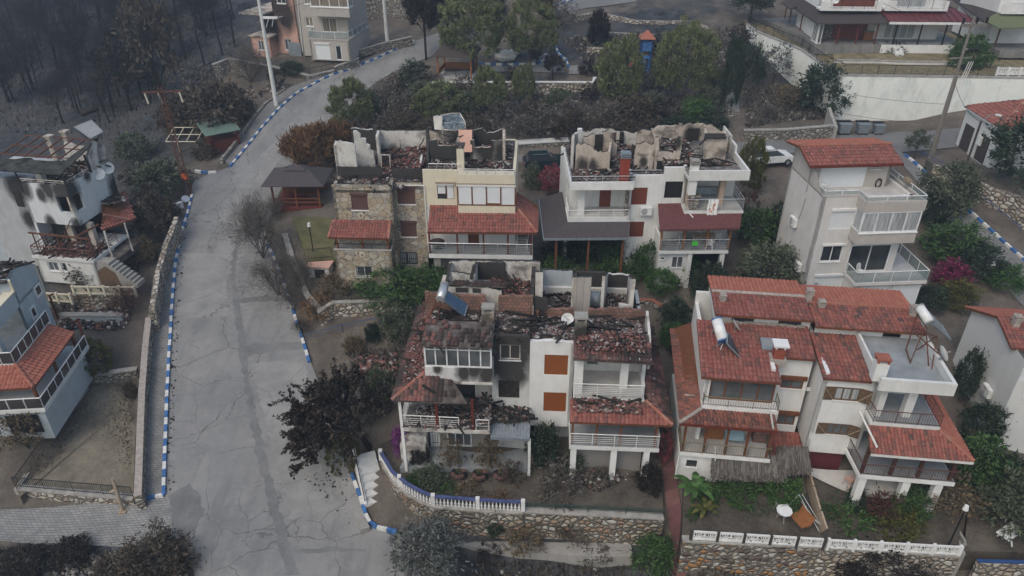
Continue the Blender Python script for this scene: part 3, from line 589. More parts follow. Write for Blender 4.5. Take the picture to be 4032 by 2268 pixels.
def tiles(b,poly,w_=.23,course=.33,m=0,miss=None,jit=.008,rng=None):
 """barrel tiles laid one by one on the plane polygon; poly[0]->poly[1] is the eave, left to right"""
 rng=rng or random.Random(11);P=[Vector(p)for p in poly];U=(P[1]-P[0]).normalized();N=U.cross(P[2]-P[0]).normalized();V=N.cross(U)
 if N.z<0:N=-N;V=-V
 pl=[((p-P[0]).dot(U),(p-P[0]).dot(V))for p in P]
 def inside(x,y):
  c=False;j=len(pl)-1
  for i in range(len(pl)):
   (xi,yi),(xj,yj)=pl[i],pl[j]
   if(yi>y)!=(yj>y)and x<(xj-xi)*(y-yi)/(yj-yi)+xi:c=not c
   j=i
  return c
 u0,u1=min(p[0]for p in pl),max(p[0]for p in pl);v1=max(p[1]for p in pl)
 nu=max(1,round((u1-u0)/w_));nv=max(1,round(v1/course));w_=(u1-u0)/nu;cv=v1/nv
 prof=((0,.0),(.16,.035),(.38,.055),(.62,.05),(.84,.02),(1,.0))
 for j in range(nv):
  for i in range(nu):
   x=u0+w_*(i+.5);y=cv*(j+.5)
   if not inside(x,y)or(miss and miss(P[0]+U*x+V*y,rng)):continue
   du=rng.uniform(-jit,jit);dn=rng.uniform(0,jit*1.2);sk=rng.uniform(-jit,jit)
   o=P[0]+U*(u0+w_*i+du)+V*(cv*j-.02);vs=[]
   for(k,l,e)in((0,0,-.045),(0,0,.045),(1,cv+.03,.004)):
    for(a,hh)in prof:vs.append(o+U*(a*w_+k*sk)+V*l+N*(hh+e+dn))
   n=len(prof);b.add(vs,[(r*n+q,r*n+q+1,(r+1)*n+q+1,(r+1)*n+q)for r in(0,1)for q in range(n-1)],m)
def caps(b,a,c,r=.11,m=0):
 a=Vector(a);c=Vector(c);L=(c-a).length;k=max(1,round(L/.36));d=(c-a)/L
 for i in range(k):b.tube(a+d*(L*i/k)+Vector((0,0,.03)),a+d*(L*(i+1)/k+.03)+Vector((0,0,.015)),r,r*.86,8,m)
def tiled(h,poly,mat,ridge=(),t=.1,under='wood',w_=.23,course=.33,miss=None,name='roof',edge='tile_edge',label=None,seed=11,jit=.008):
 """roof part: a deck with clay tiles on it (one colour each) and ridge caps"""
 if mat=='tile_burnt' and under=='wood':under='debris_floor'
 b=MB();b.slab([Vector(p)-Vector((0,0,.03))for p in poly],t,1);tiles(b,poly,w_,course,0,miss,jit,random.Random(seed))
 for(a,c)in ridge:caps(b,a,c,.11,2)
 o=b.build(name,[mat,under,edge],h)
 if label:o['label']=label
 return o
def inpoly(x,y,pl):
 c=np.zeros(len(x),bool);j=len(pl)-1
 for i in range(len(pl)):
  (xi,yi),(xj,yj)=pl[i][:2],pl[j][:2]
  if yi!=yj:c^=((yi>y)!=(yj>y))&(x<(xj-xi)*(y-yi)/(yj-yi)+xi)
  j=i
 return c
_CUBE=np.array([(-1,-1,-1),(1,-1,-1),(1,1,-1),(-1,1,-1),(-1,-1,1),(1,-1,1),(1,1,1),(-1,1,1)],float)*.5
_CF=np.array([(3,2,1,0),(4,5,6,7),(0,1,5,4),(1,2,6,5),(2,3,7,6),(3,0,4,7)])
def rubble(fr,polys,label,n=1200,size=(.08,.3),seed=1,flat=.35,name='rubble',beams=14,mats=('rubble','char')):
 """fallen tiles, bricks and plaster, thousands of pieces as one mass; polys: (polygon xy, z function or number, heap height, share, material index)"""
 rs=np.random.RandomState(seed);Vs=[];Fs=[];Ms=[];k=0;tot=sum(p[3]for p in polys)
 for(pl,zf,heap,share,mi)in polys:
  pl=[tuple(p[:2])for p in pl];x0,x1=min(p[0]for p in pl),max(p[0]for p in pl);y0,y1=min(p[1]for p in pl),max(p[1]for p in pl)
  m=int(n*share/tot);x=rs.uniform(x0,x1,m*4);y=rs.uniform(y0,y1,m*4);ok=inpoly(x,y,pl);x=x[ok][:m];y=y[ok][:m];m=len(x)
  z=np.array([zf(a,c)for a,c in zip(x,y)])if callable(zf)else np.full(m,float(zf))
  z=z+heap*np.clip(.5+.5*np.sin(x*1.3+seed)*np.cos(y*1.7+seed*2),0,1)*rs.rand(m)
  s=size[0]+(size[1]-size[0])*rs.rand(m)**2;dims=np.c_[s*rs.uniform(.7,1.5,m),s*rs.uniform(.5,1,m),s*rs.uniform(.2,.5,m)*(1 if flat else 2)]
  C=_CUBE[None]*dims[:,None]*rs.uniform(.75,1.2,(m,8,1))
  a=rs.uniform(0,6.28,m);tl=rs.normal(0,flat,m);ca,sa,ct,st=np.cos(a),np.sin(a),np.cos(tl),np.sin(tl)
  Xr=C[...,0];Yr=C[...,1]*ct[:,None]-C[...,2]*st[:,None];Zr=C[...,1]*st[:,None]+C[...,2]*ct[:,None]
  V=np.stack([Xr*ca[:,None]-Yr*sa[:,None]+x[:,None],Xr*sa[:,None]+Yr*ca[:,None]+y[:,None],Zr+z[:,None]+.05],-1)
  Vs.append(V.reshape(-1,3));Fs.append((_CF[None]+(np.arange(m)*8)[:,None,None]+k).reshape(-1,4));Ms.append(np.full(m*6,mi));k+=m*8
  for _ in range(int(beams*share/tot)):
   i=rs.randint(m);L=rs.uniform(.6,2.2);an=rs.uniform(0,6.28);dz=rs.uniform(-.15,.35)
   d=Vector((math.cos(an),math.sin(an),dz)).normalized()*L/2;c=Vector((x[i],y[i],z[i]+.2));q=MB();q.bar(c-d,c+d,.08,.1)
   Vs.append(np.array(q.v));Fs.append(np.array(q.f)+k);Ms.append(np.full(6,len(mats)-1));k+=8
 V=np.vstack(Vs);W=np.empty_like(V);W[:,0]=fr.o.x+V[:,0]*fr.c-V[:,1]*fr.s;W[:,1]=fr.o.y+V[:,0]*fr.s+V[:,1]*fr.c;W[:,2]=V[:,2]
 o=link(name,fastmesh(name,W,np.vstack(Fs),list(mats),np.concatenate(Ms)));return setp(o,label,'debris',kind='stuff')
WORLD=Frame((2016,1134),0,0,0);WORLD.o=Vector((0,0,0))
# ---- small fittings
def dish(fr,p,d,r,label,mat='white_plastic',face=(0,-1,.35),group=None):
 """satellite dish: bowl, arm with feed, bracket"""
 w_=fr.wor(p);h=empty('satellite_dish',w_,fr.rot,label=label,cat='satellite dish',group=group);n=Vector(face).normalized();u=n.orthogonal().normalized();v=n.cross(u);b=MB();c=Vector((0,0,r*.9))
 rings=[(0,0),(.35,.03),(.7,.1),(1,.2)];k=18
 for s in(0,.02):
  vs=[c-n*s];fs=[]
  for(q,e)in rings[1:]:
   for i in range(k):t=2*math.pi*i/k;vs.append(c-n*s+(u*math.cos(t)+v*math.sin(t))*(r*q)+n*(r*e))
  for i in range(k):
   fs.append((0,1+i,1+(i+1)%k))
   for g in(0,1):fs.append((1+g*k+i,1+(g+1)*k+i,1+(g+1)*k+(i+1)%k,1+g*k+(i+1)%k))
  b.add(vs,fs)
 b.build('bowl',mat,h,True)
 b=MB();q=c+n*(r*.95);b.tube(c-v*r*.9+n*r*.15,q,.015);b.tube(q-n*.02,q-n*.16,.045,.03,8);b.build('feed_arm','grey_plastic',h)
 b=MB();b.tube((0,0,0),c-n*.04,.03);b.tube((0,0,0),(0,0,.02),.12);b.build('bracket','galv',h);return h
def ac_unit(fr,p,out,label,w_=.85,hgt=.6,dep=.3):
 T,W,H=TM((0,0,0),(1,0,0),(0,-1));ang=math.atan2(out[1],out[0])+math.pi/2
 h=empty('air_conditioner',fr.wor(p),fr.rot+ang,label=label,cat='air conditioner');b=MB();b.box(-w_/2,-dep,.08,w_/2,-.04,hgt+.08);b.build('casing','white_plastic',h)
 b=MB();k=16;c=Vector((-.12,-dep-.012,hgt*.5+.08));R_=hgt*.4
 b.add([c]+[c+Vector((math.cos(6.2832*i/k)*R_,0,math.sin(6.2832*i/k)*R_))for i in range(k)],[(0,1+(i+1)%k,1+i)for i in range(k)])
 for s in range(1,4):b.box(c.x-R_,c.y-.015,c.z-R_*.6+s*R_*.3,c.x+R_,c.y-.004,c.z-R_*.6+s*R_*.3+.012,1)
 b.build('fan_grille',['grey_plastic','white_plastic'],h);b=MB()
 for x in(-.3,.3):b.box(x-.02,-dep,.04,x+.02,0,.08)
 b.build('bracket','galv',h);return h
def chimney(h,x,y,z0,z1,w_=.5,d=.5,mat='white',cap='concrete',slots=True,capw=.1,label=None):
 b=MB();b.box(x-w_/2,y-d/2,z0,x+w_/2,y+d/2,z1);o=b.build('chimney',mat,h);c=MB()
 if slots:
  for i in range(3):c.box(x-w_/2-.04,y-d/2-.04,z1+.02+i*.13,x+w_/2+.04,y+d/2+.04,z1+.09+i*.13)
  c.box(x-w_/2+.06,y-d/2+.06,z1,x+w_/2-.06,y+d/2-.06,z1+.4)
 else:
  for sx in(-1,1):
   for sy in(-1,1):c.box(x+sx*(w_/2-.06)-.05,y+sy*(d/2-.06)-.05,z1,x+sx*(w_/2-.06)+.05,y+sy*(d/2-.06)+.05,z1+.2)
  c.box(x-w_/2-capw,y-d/2-capw,z1+.2,x+w_/2+capw,y+d/2+capw,z1+.3)
 c.build('cap',cap,o)
 if label:o['label']=label
 return o
def pipe(h,pts,r=.05,mat='pipe_white',name='drainpipe'):
 b=MB();b.path(pts,r);return b.build(name,mat,h)
def jagtop(fr,Z,pts,y):return[fr.Y(Z(*p),y)for p in pts]
# ================================================================ the roofless, soot-blackened half of the near pair
FA=Frame(R4(1172,1370),2.6,-3,.4);A=lambda y,p,Z=R4:FA.Y(Z(*p),y)
h=house('burnt_house',FA,'burnt-out roofless house with soot-black wall, glazed balcony and a blue solar panel on top')
M['sootA']=plaster('soot_streaked_render',(.62,.62,.61),.5,[(-1.1,0,8.4,1.5),(-1.1,0,7.2,1.6),(-1.3,0,6.2,1.0),(-.6,0,5.6,.6),(-1.1,0,5.0,.5),(-2.1,0,6.5,.8),(-.1,0,8.2,1.2)])
rng=random.Random(2);yb,yg=-2.0,-1.2
w1,w2=(A(0,(940,758)),A(0,(1105,882))),(A(0,(930,1040)),A(0,(1097,1185)))
def wp(w):return(w[0][0],w[1][1],w[1][2]),(w[1][0],w[1][1],w[0][2])
b=MB();front(b,0,-2.15,0,.4,8.75,.22,[hole(*w1),hole(*w2)]);b.build('wall','sootA',h)
f=window(h,*wp(w1),cols=2,fm='burnt_white',gm='sootwall',label='soot-blackened upper window');f=window(h,*wp(w2),cols=1,fm='char',gm='char',sill=False,label='burnt-out window with charred frame')
b=MB();sideL(b,-5.75,0,7,.4,8.4,.22);back(b,7,-5.75,0,.4,8.2,.22);front(b,.6,-5.5,-2.2,.4,6.4,.2,[(-4.7,3.6,-3.2,5.9)]);b.build('wall','burnt_white',h)
b=MB();b.box(-5.5,.9,3.0,-2.3,1.0,6.3);b.build('inner_wall','sootwall',h)
# glazed balcony of the upper floor
g0,g1=A(yg,(325,935)),A(yg,(878,945));gz1=A(yg,(330,765))[2];pz0=A(yg,(325,1042))[2]
b=MB();b.box(-5.72,yg,pz0+.02,-2.03,yg+.16,g0[2]);b.box(-5.72,yg+.16,pz0+.02,-5.56,-.01,g0[2]);b.box(-2.2,yg+.16,pz0+.02,-2.03,-.01,g0[2])
o=b.build('balcony','sootbal' if 'sootbal' in M else plaster('stained_balcony_render',(.63,.63,.63),.5,[(-5.0,yg,6.9,.35),(-3.6,yg,6.7,.5),(-2.9,yg,7,.6),(-2.3,yg,6.6,.6)]),h)
c=MB();c.box(-5.8,yg-.08,pz0-.12,-2.0,0,pz0);c.build('slab','burnt_white',o)
f=window(h,(-5.72,yg,g0[2]),(-2.03,yg,gz1),cols=6,gm='glass_grey',transom=.8,name='glazing',fw=.09,sill=False,label='six-pane white glazing, grey with smoke at its right end')
b=MB(Matrix.Identity(4));b.box(-5.72,yg+.1,g0[2],-5.64,0,gz1);b.build('glazing_side','glass_grey',f)
b=MB();b.box(-5.8,yg-.05,gz1,-2.0,0,gz1+.14);b.build('eave_beam','burnt_plaster',h)
# lower balcony
sl=A(yb,(170,175),R5)[2];rt=sl+.88;x0=A(yb,(170,100),R5)[0];x1=A(yb,(920,200),R5)[0]
b=MB();b.box(x0,yb,sl-.3,x1,.55,sl-.06);o=b.build('balcony','burnt_white',h);c=MB();c.box(x0+.05,yb+.05,sl-.06,x1-.05,.5,sl-.03);c.build('floor','ash',o)
railing(h,[(x0+.05,-.2,sl-.05),(x0+.05,yb+.05,sl-.05),A(yb+.05,(660,185),R5)[:2]+(sl-.1,)],.9,'bars','white_clean',5)
railing(h,[A(yb+.05,(805,190),R5)[:2]+(sl-.05,),(x1-.05,yb+.05,sl-.05)],.75,'bars','white_clean',3)
# broken tiled lean-to roof along the left side and front
e0=A(yb-.3,(85,1198));el=e0[2];top=el+.85
lx=-5.75;ex=e0[0]
def missL(p,r):return p.x>-5.6+r.uniform(-.5,.4)+.4*math.sin(p.y*5)
tiled(h,[e0,(-3.3,yb-.3,el),(-4.2,-1.3,top-.1),(lx,-1.0,top)],'tile_burnt',[(e0,(lx-.1,-1.0,top+.02))],miss=lambda p,r:p.x>-4.9+r.uniform(-.3,.9),seed=3,label='broken red tiled roof over the balcony')
tiled(h,[(ex,7.2,el),e0,(lx,-1.0,top),(lx,7.2,top)],'tile_burnt',miss=lambda p,r:r.random()<.05,seed=4,label='tiled side roof strewn with fallen tiles')
b=MB()
for(x,y)in((ex+.35,yb),(-5.1,yb),(-3.1,yb)):b.box(x-.07,yb+.02,sl-.05,x+.07,yb+.16,el-.12)
b.build('post','wood_red',h)
b=MB();b.bar(A(yb,(330,1080)),A(yb,(610,1260)),.1,.12);b.bar(A(yb-.1,(420,1190)),A(yb-.1,(700,1250)),.08,.1);b.bar((-3.2,yb,el-.2),(-2.2,-.1,sl+.1),.1,.1);b.bar((-3.0,yb+.6,sl),(-2.4,-.6,el-.6),.09,.09);b.bar((-4.4,-1.5,el),(-3.0,.2,sl+.4),.09,.09)
b.build('charred_rafter','char',h)
# walls left standing round the lost attic
bz=8.0
b=MB();b.jwall(jagtop(FA,R4,[(345,345),(500,360),(700,372),(830,375)],2.8),bz,.2,0,.08,rng);b.jwall([A(2.8,(930,385)),A(2.8,(1060,372)),A(2.8,(1205,378))],bz,.2,0,.08,rng);b.build('brick_wall','brick',h)
b=MB()
b.jwall(jagtop(FA,R4,[(510,290),(600,300),(700,295),(830,305),(955,330)],3.4),bz,.18,0,.07,rng,mt=1)
b.jwall(jagtop(FA,R4,[(540,105),(640,92),(745,95),(860,97),(1000,98),(1120,95),(1262,105)],7),bz,.2,0,.06,rng,mt=1)
b.jwall([A(3.4,(505,280)),A(5.2,(530,140)),A(7,(545,110))],bz,.2,0,.12,rng,(1,0),1)
b.jwall([A(4.6,(725,195)),A(6.9,(745,100))],bz,.16,0,.1,rng,(1,0),1);b.jwall([A(4.4,(560,180)),A(4.4,(715,205))],bz,.16,0,.06,rng,(0,1),1)
b.jwall([(-.12,2.8,9.0),(-.12,3.6,9.3),(-.12,5,9.4),(-.12,7,9.2)],bz-.8,.22,0,.15,rng,(1,0),1)
b.build('attic_wall',['burnt_white','sootwall'],h)
b=MB();b.jwall([A(6.9,(748,105)),A(6.9,(988,105))],bz,.05,0,.04,rng,(0,-1));b.bar(A(4.2,(740,130)),A(4.2,(715,235)),.2,.2);b.box(A(3.38,(590,305))[0],3.36,A(3.38,(590,340))[2],A(3.38,(690,305))[0],3.385,A(3.38,(590,305))[2]);b.box(A(3.38,(725,312))[0],3.36,A(3.38,(725,345))[2],A(3.38,(790,305))[0],3.385,A(3.38,(725,312))[2]);b.build('scorched_panel','sootwall',h)
tiled(h,[A(3.3,(505,270)),A(3.3,(985,295)),A(3.75,(985,270)),A(3.75,(515,248))],'tile_burnt',miss=lambda p,r:r.random()<.12,seed=8,name='roof_remnant')
tiled(h,[(-5.8,yg-.2,gz1+.16),(-2.0,yg-.2,gz1+.16),(-2.1,.45,gz1+.55),(-5.75,.45,gz1+.55)],'tile_burnt',miss=lambda p,r:r.random()<.3+(p.y>-.4)*.35,seed=9,name='roof_remnant',jit=.05)
b=MB();b.slab([(-5.75,-1.0,8.5),(-2.1,-1.0,8.5),(-2.1,.2,8.6),(0,.2,8.55),(0,6.9,7.7),(-5.6,6.9,7.7)],.2);b.build('attic_floor','debris_floor',h)
c0=A(.6,(850,690));chimney(h,c0[0],.85,8.2,A(.6,(850,505))[2],.68,.55,'burnt_plaster','concrete',False,.02)
rubble(FA,[([(-5.7,-.9),(-2.1,-.9),(-2.1,.3),(-.1,.3),(-.1,2.7),(-5.6,2.7)],lambda x,y:8.55+.08*math.sin(x*2)-(y+1)*.05,.22,5,0),([(-2.8,3.7),(-.2,3.7),(-.2,6.8),(-2.8,6.8)],lambda x,y:7.85+.25*(y-3.5)/3,.5,2.5,1),([(-5.4,3.7),(-2.8,3.7),(-2.8,6.8),(-5.4,6.8)],7.8,.2,.8,0),([(x0,yb),(x1,yb),(x1,.4),(x0+1.4,.4)],lambda x,y:sl-.02+max(0,(x+3.6)*.32),.35,2.2,0),([(ex+.3,-1.5),(lx,-1.0),(lx,5),(ex+.3,5)],lambda x,y:el+.1+(x-ex)/(lx-ex)*.85,.06,.9,1)],'heaps of broken tiles, ash and charred timber filling the soot-blackened roofless house',9000,(.05,.18),4,.35,beams=85,mats=('rubble_grey','rubble_red','char'))
# ground floor, corrugated sheet roof between the two halves, outside stairs
b=MB();b.box(-5.6,-.05,.35,-2.15,.5,sl-.3);b.build('ground_floor_wall','concrete',h)
gw=[A(-.05,p,R5)for p in((560,215),(770,330))];window(h,(gw[0][0],-.05,gw[1][2]),(gw[1][0],-.05,gw[0][2]),cols=3,inset=.03,gm='glass_grey')
gd=[A(-.05,p,R5)for p in((415,215),(508,385))];window(h,(gd[0][0],-.05,gd[1][2]),(gd[1][0],-.05,gd[0][2]),cols=1,inset=.03,gm='white_clean',name='door',sill=False,grille=True)
ca,cb=A(yb,(925,262),R5),A(yb,(1258,268),R5);b=MB();nc=26;zt=ca[2]+.55
pts=[(ca[0]+(cb[0]-ca[0])*i/nc,.03*(i%2))for i in range(nc+1)]
for(xa,da),(xc,dc)in zip(pts[:-1],pts[1:]):
 b.quad((xa,yb,ca[2]+da),(xc,yb,ca[2]+dc),(xc,-.02,zt+dc),(xa,-.02,zt+da),0);b.quad((xa,yb,ca[2]+da-.02),(xc,yb,ca[2]+dc-.02),(xc,-.02,zt+dc-.02),(xa,-.02,zt+da-.02),0)
b.box(ca[0],yb-.05,ca[2]-.12,cb[0],yb,ca[2]+.02);b.build('corrugated_roof',['galv'],h)
rubble(FA,[([(ca[0],-1.2),(cb[0],-1.0),(cb[0],-.1),(ca[0],-.1)],lambda x,y:zt+.04+y*.26,.1,1,0)],'charred timber and ash fallen onto the corrugated sheet roof',420,(.06,.2),8,.3,beams=14)
b=MB()
for i in range(12):b.box(ex-.1,3.4-i*.42,.3,lx-.3,3.4-i*.42+.42,el-.7-i*.33 if el-.7-i*.33>.35 else .35)
b.build('outside_stair','burnt_white',h)
b=MB();b.box(x0-.08,yb-.02,.2,x0+.08,yb+.14,el-.1);b.build('pillar','white_clean',h);b=MB();b.box(cb[0]-.1,yb,.2,cb[0]+.06,yb+.16,ca[2]-.12);b.build('pillar','white',h)
# solar water heater standing on the ruin: tank, blue collector, stand
def heater(fr,label,t0,t1,r,c,tankm,colm,feet,barm='rust',capm='grey_plastic',name='solar_water_heater'):
 """t0,t1 tank axis ends; c = collector corners (tl,tr,br,bl); feet = [(top,bottom)] all in the house frame"""
 o=fr.wor(t0);h=empty(name,o,0,label=label,cat='solar heater');W=lambda p:fr.wor(p)-o
 b=MB();a,e=W(t0),W(t1);b.tube(a,e,r,None,18);b.build('tank',tankm,h,True)
 d=(e-a).normalized();b=MB();b.tube(a-d*.05,a+d*.03,r*1.04,None,18);b.tube(e-d*.03,e+d*.05,r*1.04,None,18);b.build('tank_cap',capm,h)
 b=MB();q=[W(p)for p in c];n=(q[1]-q[0]).cross(q[3]-q[0]).normalized()
 if n.z<0:n=-n
 b.hexa([p-n*.07 for p in q]+[p for p in q],0);k=b.build('collector',colm,h)
 f=MB()
 for p0,p1 in zip(q,q[1:]+q[:1]):f.bar(p0+n*.012,p1+n*.012,.06,.05)
 f.build('collector_frame','galv',k);b=MB()
 for p,g in feet:b.bar(W(p),W(g),.05,.05)
 b.build('stand',barm,h);return h
ta,tb=A(1.3,(470,400)),A(2.4,(505,285));H0=A(1.2,(490,400));
heater(FA,'solar water heater with a silver tank and blue tilted panel on the burnt ruin',ta,tb,.25,[A(2.1,(520,330)),A(2.9,(690,440)),A(2.0,(660,535)),A(1.2,(490,400))],'steel','solar_blue',[(ta,(ta[0]-.2,1.0,8.6)),(tb,(tb[0]-.9,2.6,8.5)),(ta,(ta[0]-1.0,1.3,8.6)),(A(2.0,(655,540)),A(2.0,(662,660))),(A(1.2,(480,420)),A(1.6,(350,560))),(A(2.0,(660,535)),A(1.4,(445,560))),((ta[0]-1,1.3,9.5),(tb[0]-.9,2.6,9.6)),((ta[0]-1,1.3,8.6),(ta[0]-1,1.3,9.9)),((ta[0]-1,1.3,9.9),ta)])
# ================================================================ the white half with rust-brown shutters
h=house('white_house',FA,'white house with two rust-brown shutters, roof fallen in and red tiles littering its lower roof')
ws=[(A(0,(1297,838)),A(0,(1477,1000))),(A(0,(1290,1135)),A(0,(1463,1290)))];wb=A(0,(1255,160),R5)[2]
b=MB();front(b,0,.002,2.45,wb,8.42,.22,[hole(*k)for k in ws]);b.jwall([(.002,.0,8.42),(1.0,0,8.5),(2.45,0,8.4)],8.4,.22,0,.06,rng);sideR(b,2.45,0,1,wb,8.35,.2);b.build('wall','white_clean',h)
for k in ws:shutter(h,*wp(k),'shut_rust',box=False,split=1)
b=MB();sideR(b,6.55,.4,7,.4,7.8,.2);back(b,7,.1,6.55,.4,7.8,.2);front(b,1.3,2.5,6.5,.4,7.9,.2,[(3.3,6.0,3.9,7.6)]);b.box(.3,1.0,.3,2.4,1.2,wb);b.build('wall','white',h)
ub=A(-1.2,(1510,1178))[2];ue=A(-1.2,(1540,880))[2]
b=MB();b.box(2.47,-1.2,ub-.22,6.4,1.3,ub);o=b.build('balcony','white',h);c=MB();c.box(2.5,-1.15,ub,6.35,1.29,ub+.02);c.build('floor','floor_tile',o)
railing(h,[(2.5,-1.15,ub),(6.33,-1.15,ub),(6.33,1.0,ub)],.95,'bars','white_clean',6)
p=A(-.3,(1925,1030));b=MB();b.box(p[0]-.22,-.3,ub,p[0]+.22,.1,ue);b.build('pillar','white_clean',h);b=MB();b.box(2.47,-.9,ub,2.95,-.3,ue);b.build('pillar','white_clean',h)
b=MB();b.box(2.4,-1.25,ue-.02,6.5,1.3,ue+.2);b.build('eave_slab','white',h)
tiled(h,[(2.35,-1.4,ue+.22),(6.55,-1.4,ue+.1),(6.5,.5,ue+.62),(2.5,.5,ue+.7)],'tile_burnt',miss=lambda p,r:r.random()<.05+max(0,p.y-.3)*.8,seed=5,name='roof_remnant',jit=.03)
b=MB();b.slab([(0,.25,8.35),(2.45,.25,8.3),(2.5,.5,8.3),(6.5,.5,8.2),(6.5,2.9,7.9),(6.4,6.9,7.1),(.1,6.9,7.3),(.1,2.9,7.95)],.2);b.build('attic_floor','debris_floor',h)
by=3.0
b=MB();b.jwall(jagtop(FA,R4,[(1215,480),(1370,482),(1530,478)],by),7.4,.2,0,.06,rng);b.jwall(jagtop(FA,R4,[(1645,485),(1800,475),(1970,478),(2095,485)],by),7.4,.2,0,.07,rng);b.build('brick_wall','brick',h)
b=MB()
b.jwall([A(by,(1215,470)),A(by,(1205,380)),A(by,(1320,400))],7.5,.16,1,.06,rng,mt=1)
b.jwall(jagtop(FA,R4,[(1262,165),(1400,172),(1520,172)],7),7.0,.2,2,.05,rng,mt=1);b.jwall(jagtop(FA,R4,[(1530,182),(1660,188),(1775,185)],7),7.0,.2,1,.05,rng,mt=1);b.jwall(jagtop(FA,R4,[(1780,200),(1920,205),(1975,215)],7),7.0,.2,1,.06,rng,mt=0)
b.jwall([A(3.6,(1240,240)),A(7,(1262,160))],7.3,.2,0,.1,rng,(1,0),1);b.jwall([A(3.4,(1225,185)),A(3.4,(1285,185))],7.3,.2,0,.1,rng,(0,1),1)
b.jwall([A(3.9,(1515,235)),A(7,(1530,175))],7.2,.16,0,.1,rng,(1,0),1);b.jwall([A(3.9,(1755,215)),A(7,(1780,190))],7.2,.18,0,.12,rng,(1,0),1)
b.jwall([A(3.5,(1985,240)),A(5,(1975,225)),A(7,(1960,205))],7.1,.25,0,.12,rng,(1,0),1);b.jwall([A(3.5,(1885,440)),A(3.5,(1985,455))],7.1,.2,0,.05,rng)
b.jwall([A(3.0,(2100,490)),A(1.6,(2110,580)),A(.4,(2120,700)),A(-.8,(2115,880))],7.4,.14,0,.05,rng,(1,0),0)
b.jwall([A(3.8,(1525,225)),A(3.8,(1672,225))],7.0,.18,0,.04,rng,mt=1)
b.build('attic_wall',['burnt_white','sootwall',M_blue if 'M_blue' in globals()else 'blue_plaster'],h)
b=MB();b.jwall([A(3.78,(1528,228)),A(3.78,(1668,228))],7.9,.03,0,.02,rng,(0,-1));b.build('bare_block_wall',paver('bare_pumice_block',(.42,.39,.36),(.36,.33,.3),(.16,.15,.14),.4,.2),h)
c0=A(.3,(1578,700));chimney(h,c0[0],.35,8.1,A(.1,(1578,580))[2],.62,.55,plaster('smoked_chimney_render',(.45,.42,.36),.6,[(c0[0],.05,8.3,.9)]),'concrete',False,.06)
rubble(FA,[([(.1,.3),(2.4,.3),(2.5,.6),(6.3,.6),(6.3,2.9),(.1,2.9)],lambda x,y:8.33-y*.1,.25,5,0),([(.2,3.2),(6.2,3.2),(6.2,6.8),(.2,6.8)],lambda x,y:7.55-(y-3.2)*.08,.4,3,0),([(2.6,-1.0),(6.2,-1.0),(6.2,.4),(2.6,.4)],lambda x,y:ue+.45+(y+1)*.2,.1,.6,1)],'heaps of broken tiles and white plaster filling the roofless top of the white house',9000,(.05,.18),6,.35,beams=55,mats=('rubble_grey','rubble_red','char'))
# hot-water tank left in the ruin
b=MB();q=A(5.2,(1705,380));b.tube((q[0]-.45,5.2,8.0),(q[0]+.45,5.2,8.0),.5,None,16);o=b.build('water_tank','galv',None,True,FA.wor((q[0],5.2,7.5))*0);
o.location=FA.wor((0,0,0));o.rotation_euler=(0,0,FA.rot);setp(o,'grey cylindrical water tank standing in the roofless white house','tank')
dish(FA,A(2.2,(1475,592)),None,.36,'small white satellite dish against the brick wall of the ruined white house',face=(.1,-1,.5))
# lower tiled roof with hip, balcony and garage
ls=A(yb,(1620,335),R5)[2];le=A(yb-.3,(1515,1372))[2];er=A(yb-.3,(2315,1385));fx0=2.3
tiled(h,[(fx0,yb-.3,le),(er[0],yb-.3,le),(6.5,-1.15,ub-.15),(fx0,-1.15,ub-.15)],'tile_red',[((er[0],yb-.3,le+.02),(6.5,-1.15,ub-.1))],seed=6)
tiled(h,[(er[0],yb-.3,le),(er[0],7.2,le),(6.55,7.2,ub),(6.55,-1.15,ub-.1)],'tile_burnt',miss=lambda p,r:r.random()<.08,seed=7,label='side roof strewn with fallen tiles')
rubble(FA,[([(fx0+.2,-1.9),(6.2,-1.9),(6.2,-1.2),(fx0+.2,-1.2)],lambda x,y:le+.12+(y-yb+.3)/(1.15-yb*-1+.3 if 0 else .85+.3)*(ub-.15-le),.08,2,0),([(6.6,-1.0),(7.2,-1.2),(7.2,5),(6.6,5)],lambda x,y:ub-.05-(x-6.55)/max(.3,er[0]-6.55)*(ub-le),.05,1.2,0)],'broken red roof tiles and bricks strewn over the lower tiled roof of the white house',900,(.07,.24),12,.25,beams=6,mats=('rubble_red','char'))
b=MB();xr=A(yb,(2360,300),R5)[0];b.box(2.35,yb,ls-.25,xr,1.0,ls);o=b.build('balcony','white',h);c=MB();c.box(2.4,yb+.05,ls,xr-.05,1.0,ls+.02);c.build('floor','floor_grey',o)
railing(h,[(2.4,yb+.04,ls),(xr-.05,yb+.04,ls),(xr-.05,.8,ls)],.9,'bars','white_clean',5)
for x in(2.5,3.85,5.2,xr-.25):b=MB();b.box(x-.06,yb+.15,ls+.02,x+.06,yb+.27,le-.1);b.build('post','wood',h)
for x in(2.45,4.75,6.6):b=MB();b.box(x,yb+.05,.1,x+.33,yb+.4,ls-.25);b.build('pillar','white_clean',h)
b=MB();b.box(2.8,-1.2,.1,6.6,-1.1,ls-.27);b.build('garage_door','shut_white' if 0 else rolls('grey_garage_door',(.26,.25,.24)),h)
b=MB();b.box(2.5,.1,ls+.02,3.0,.7,le+.25);b.build('brick_barbecue','brick',h)
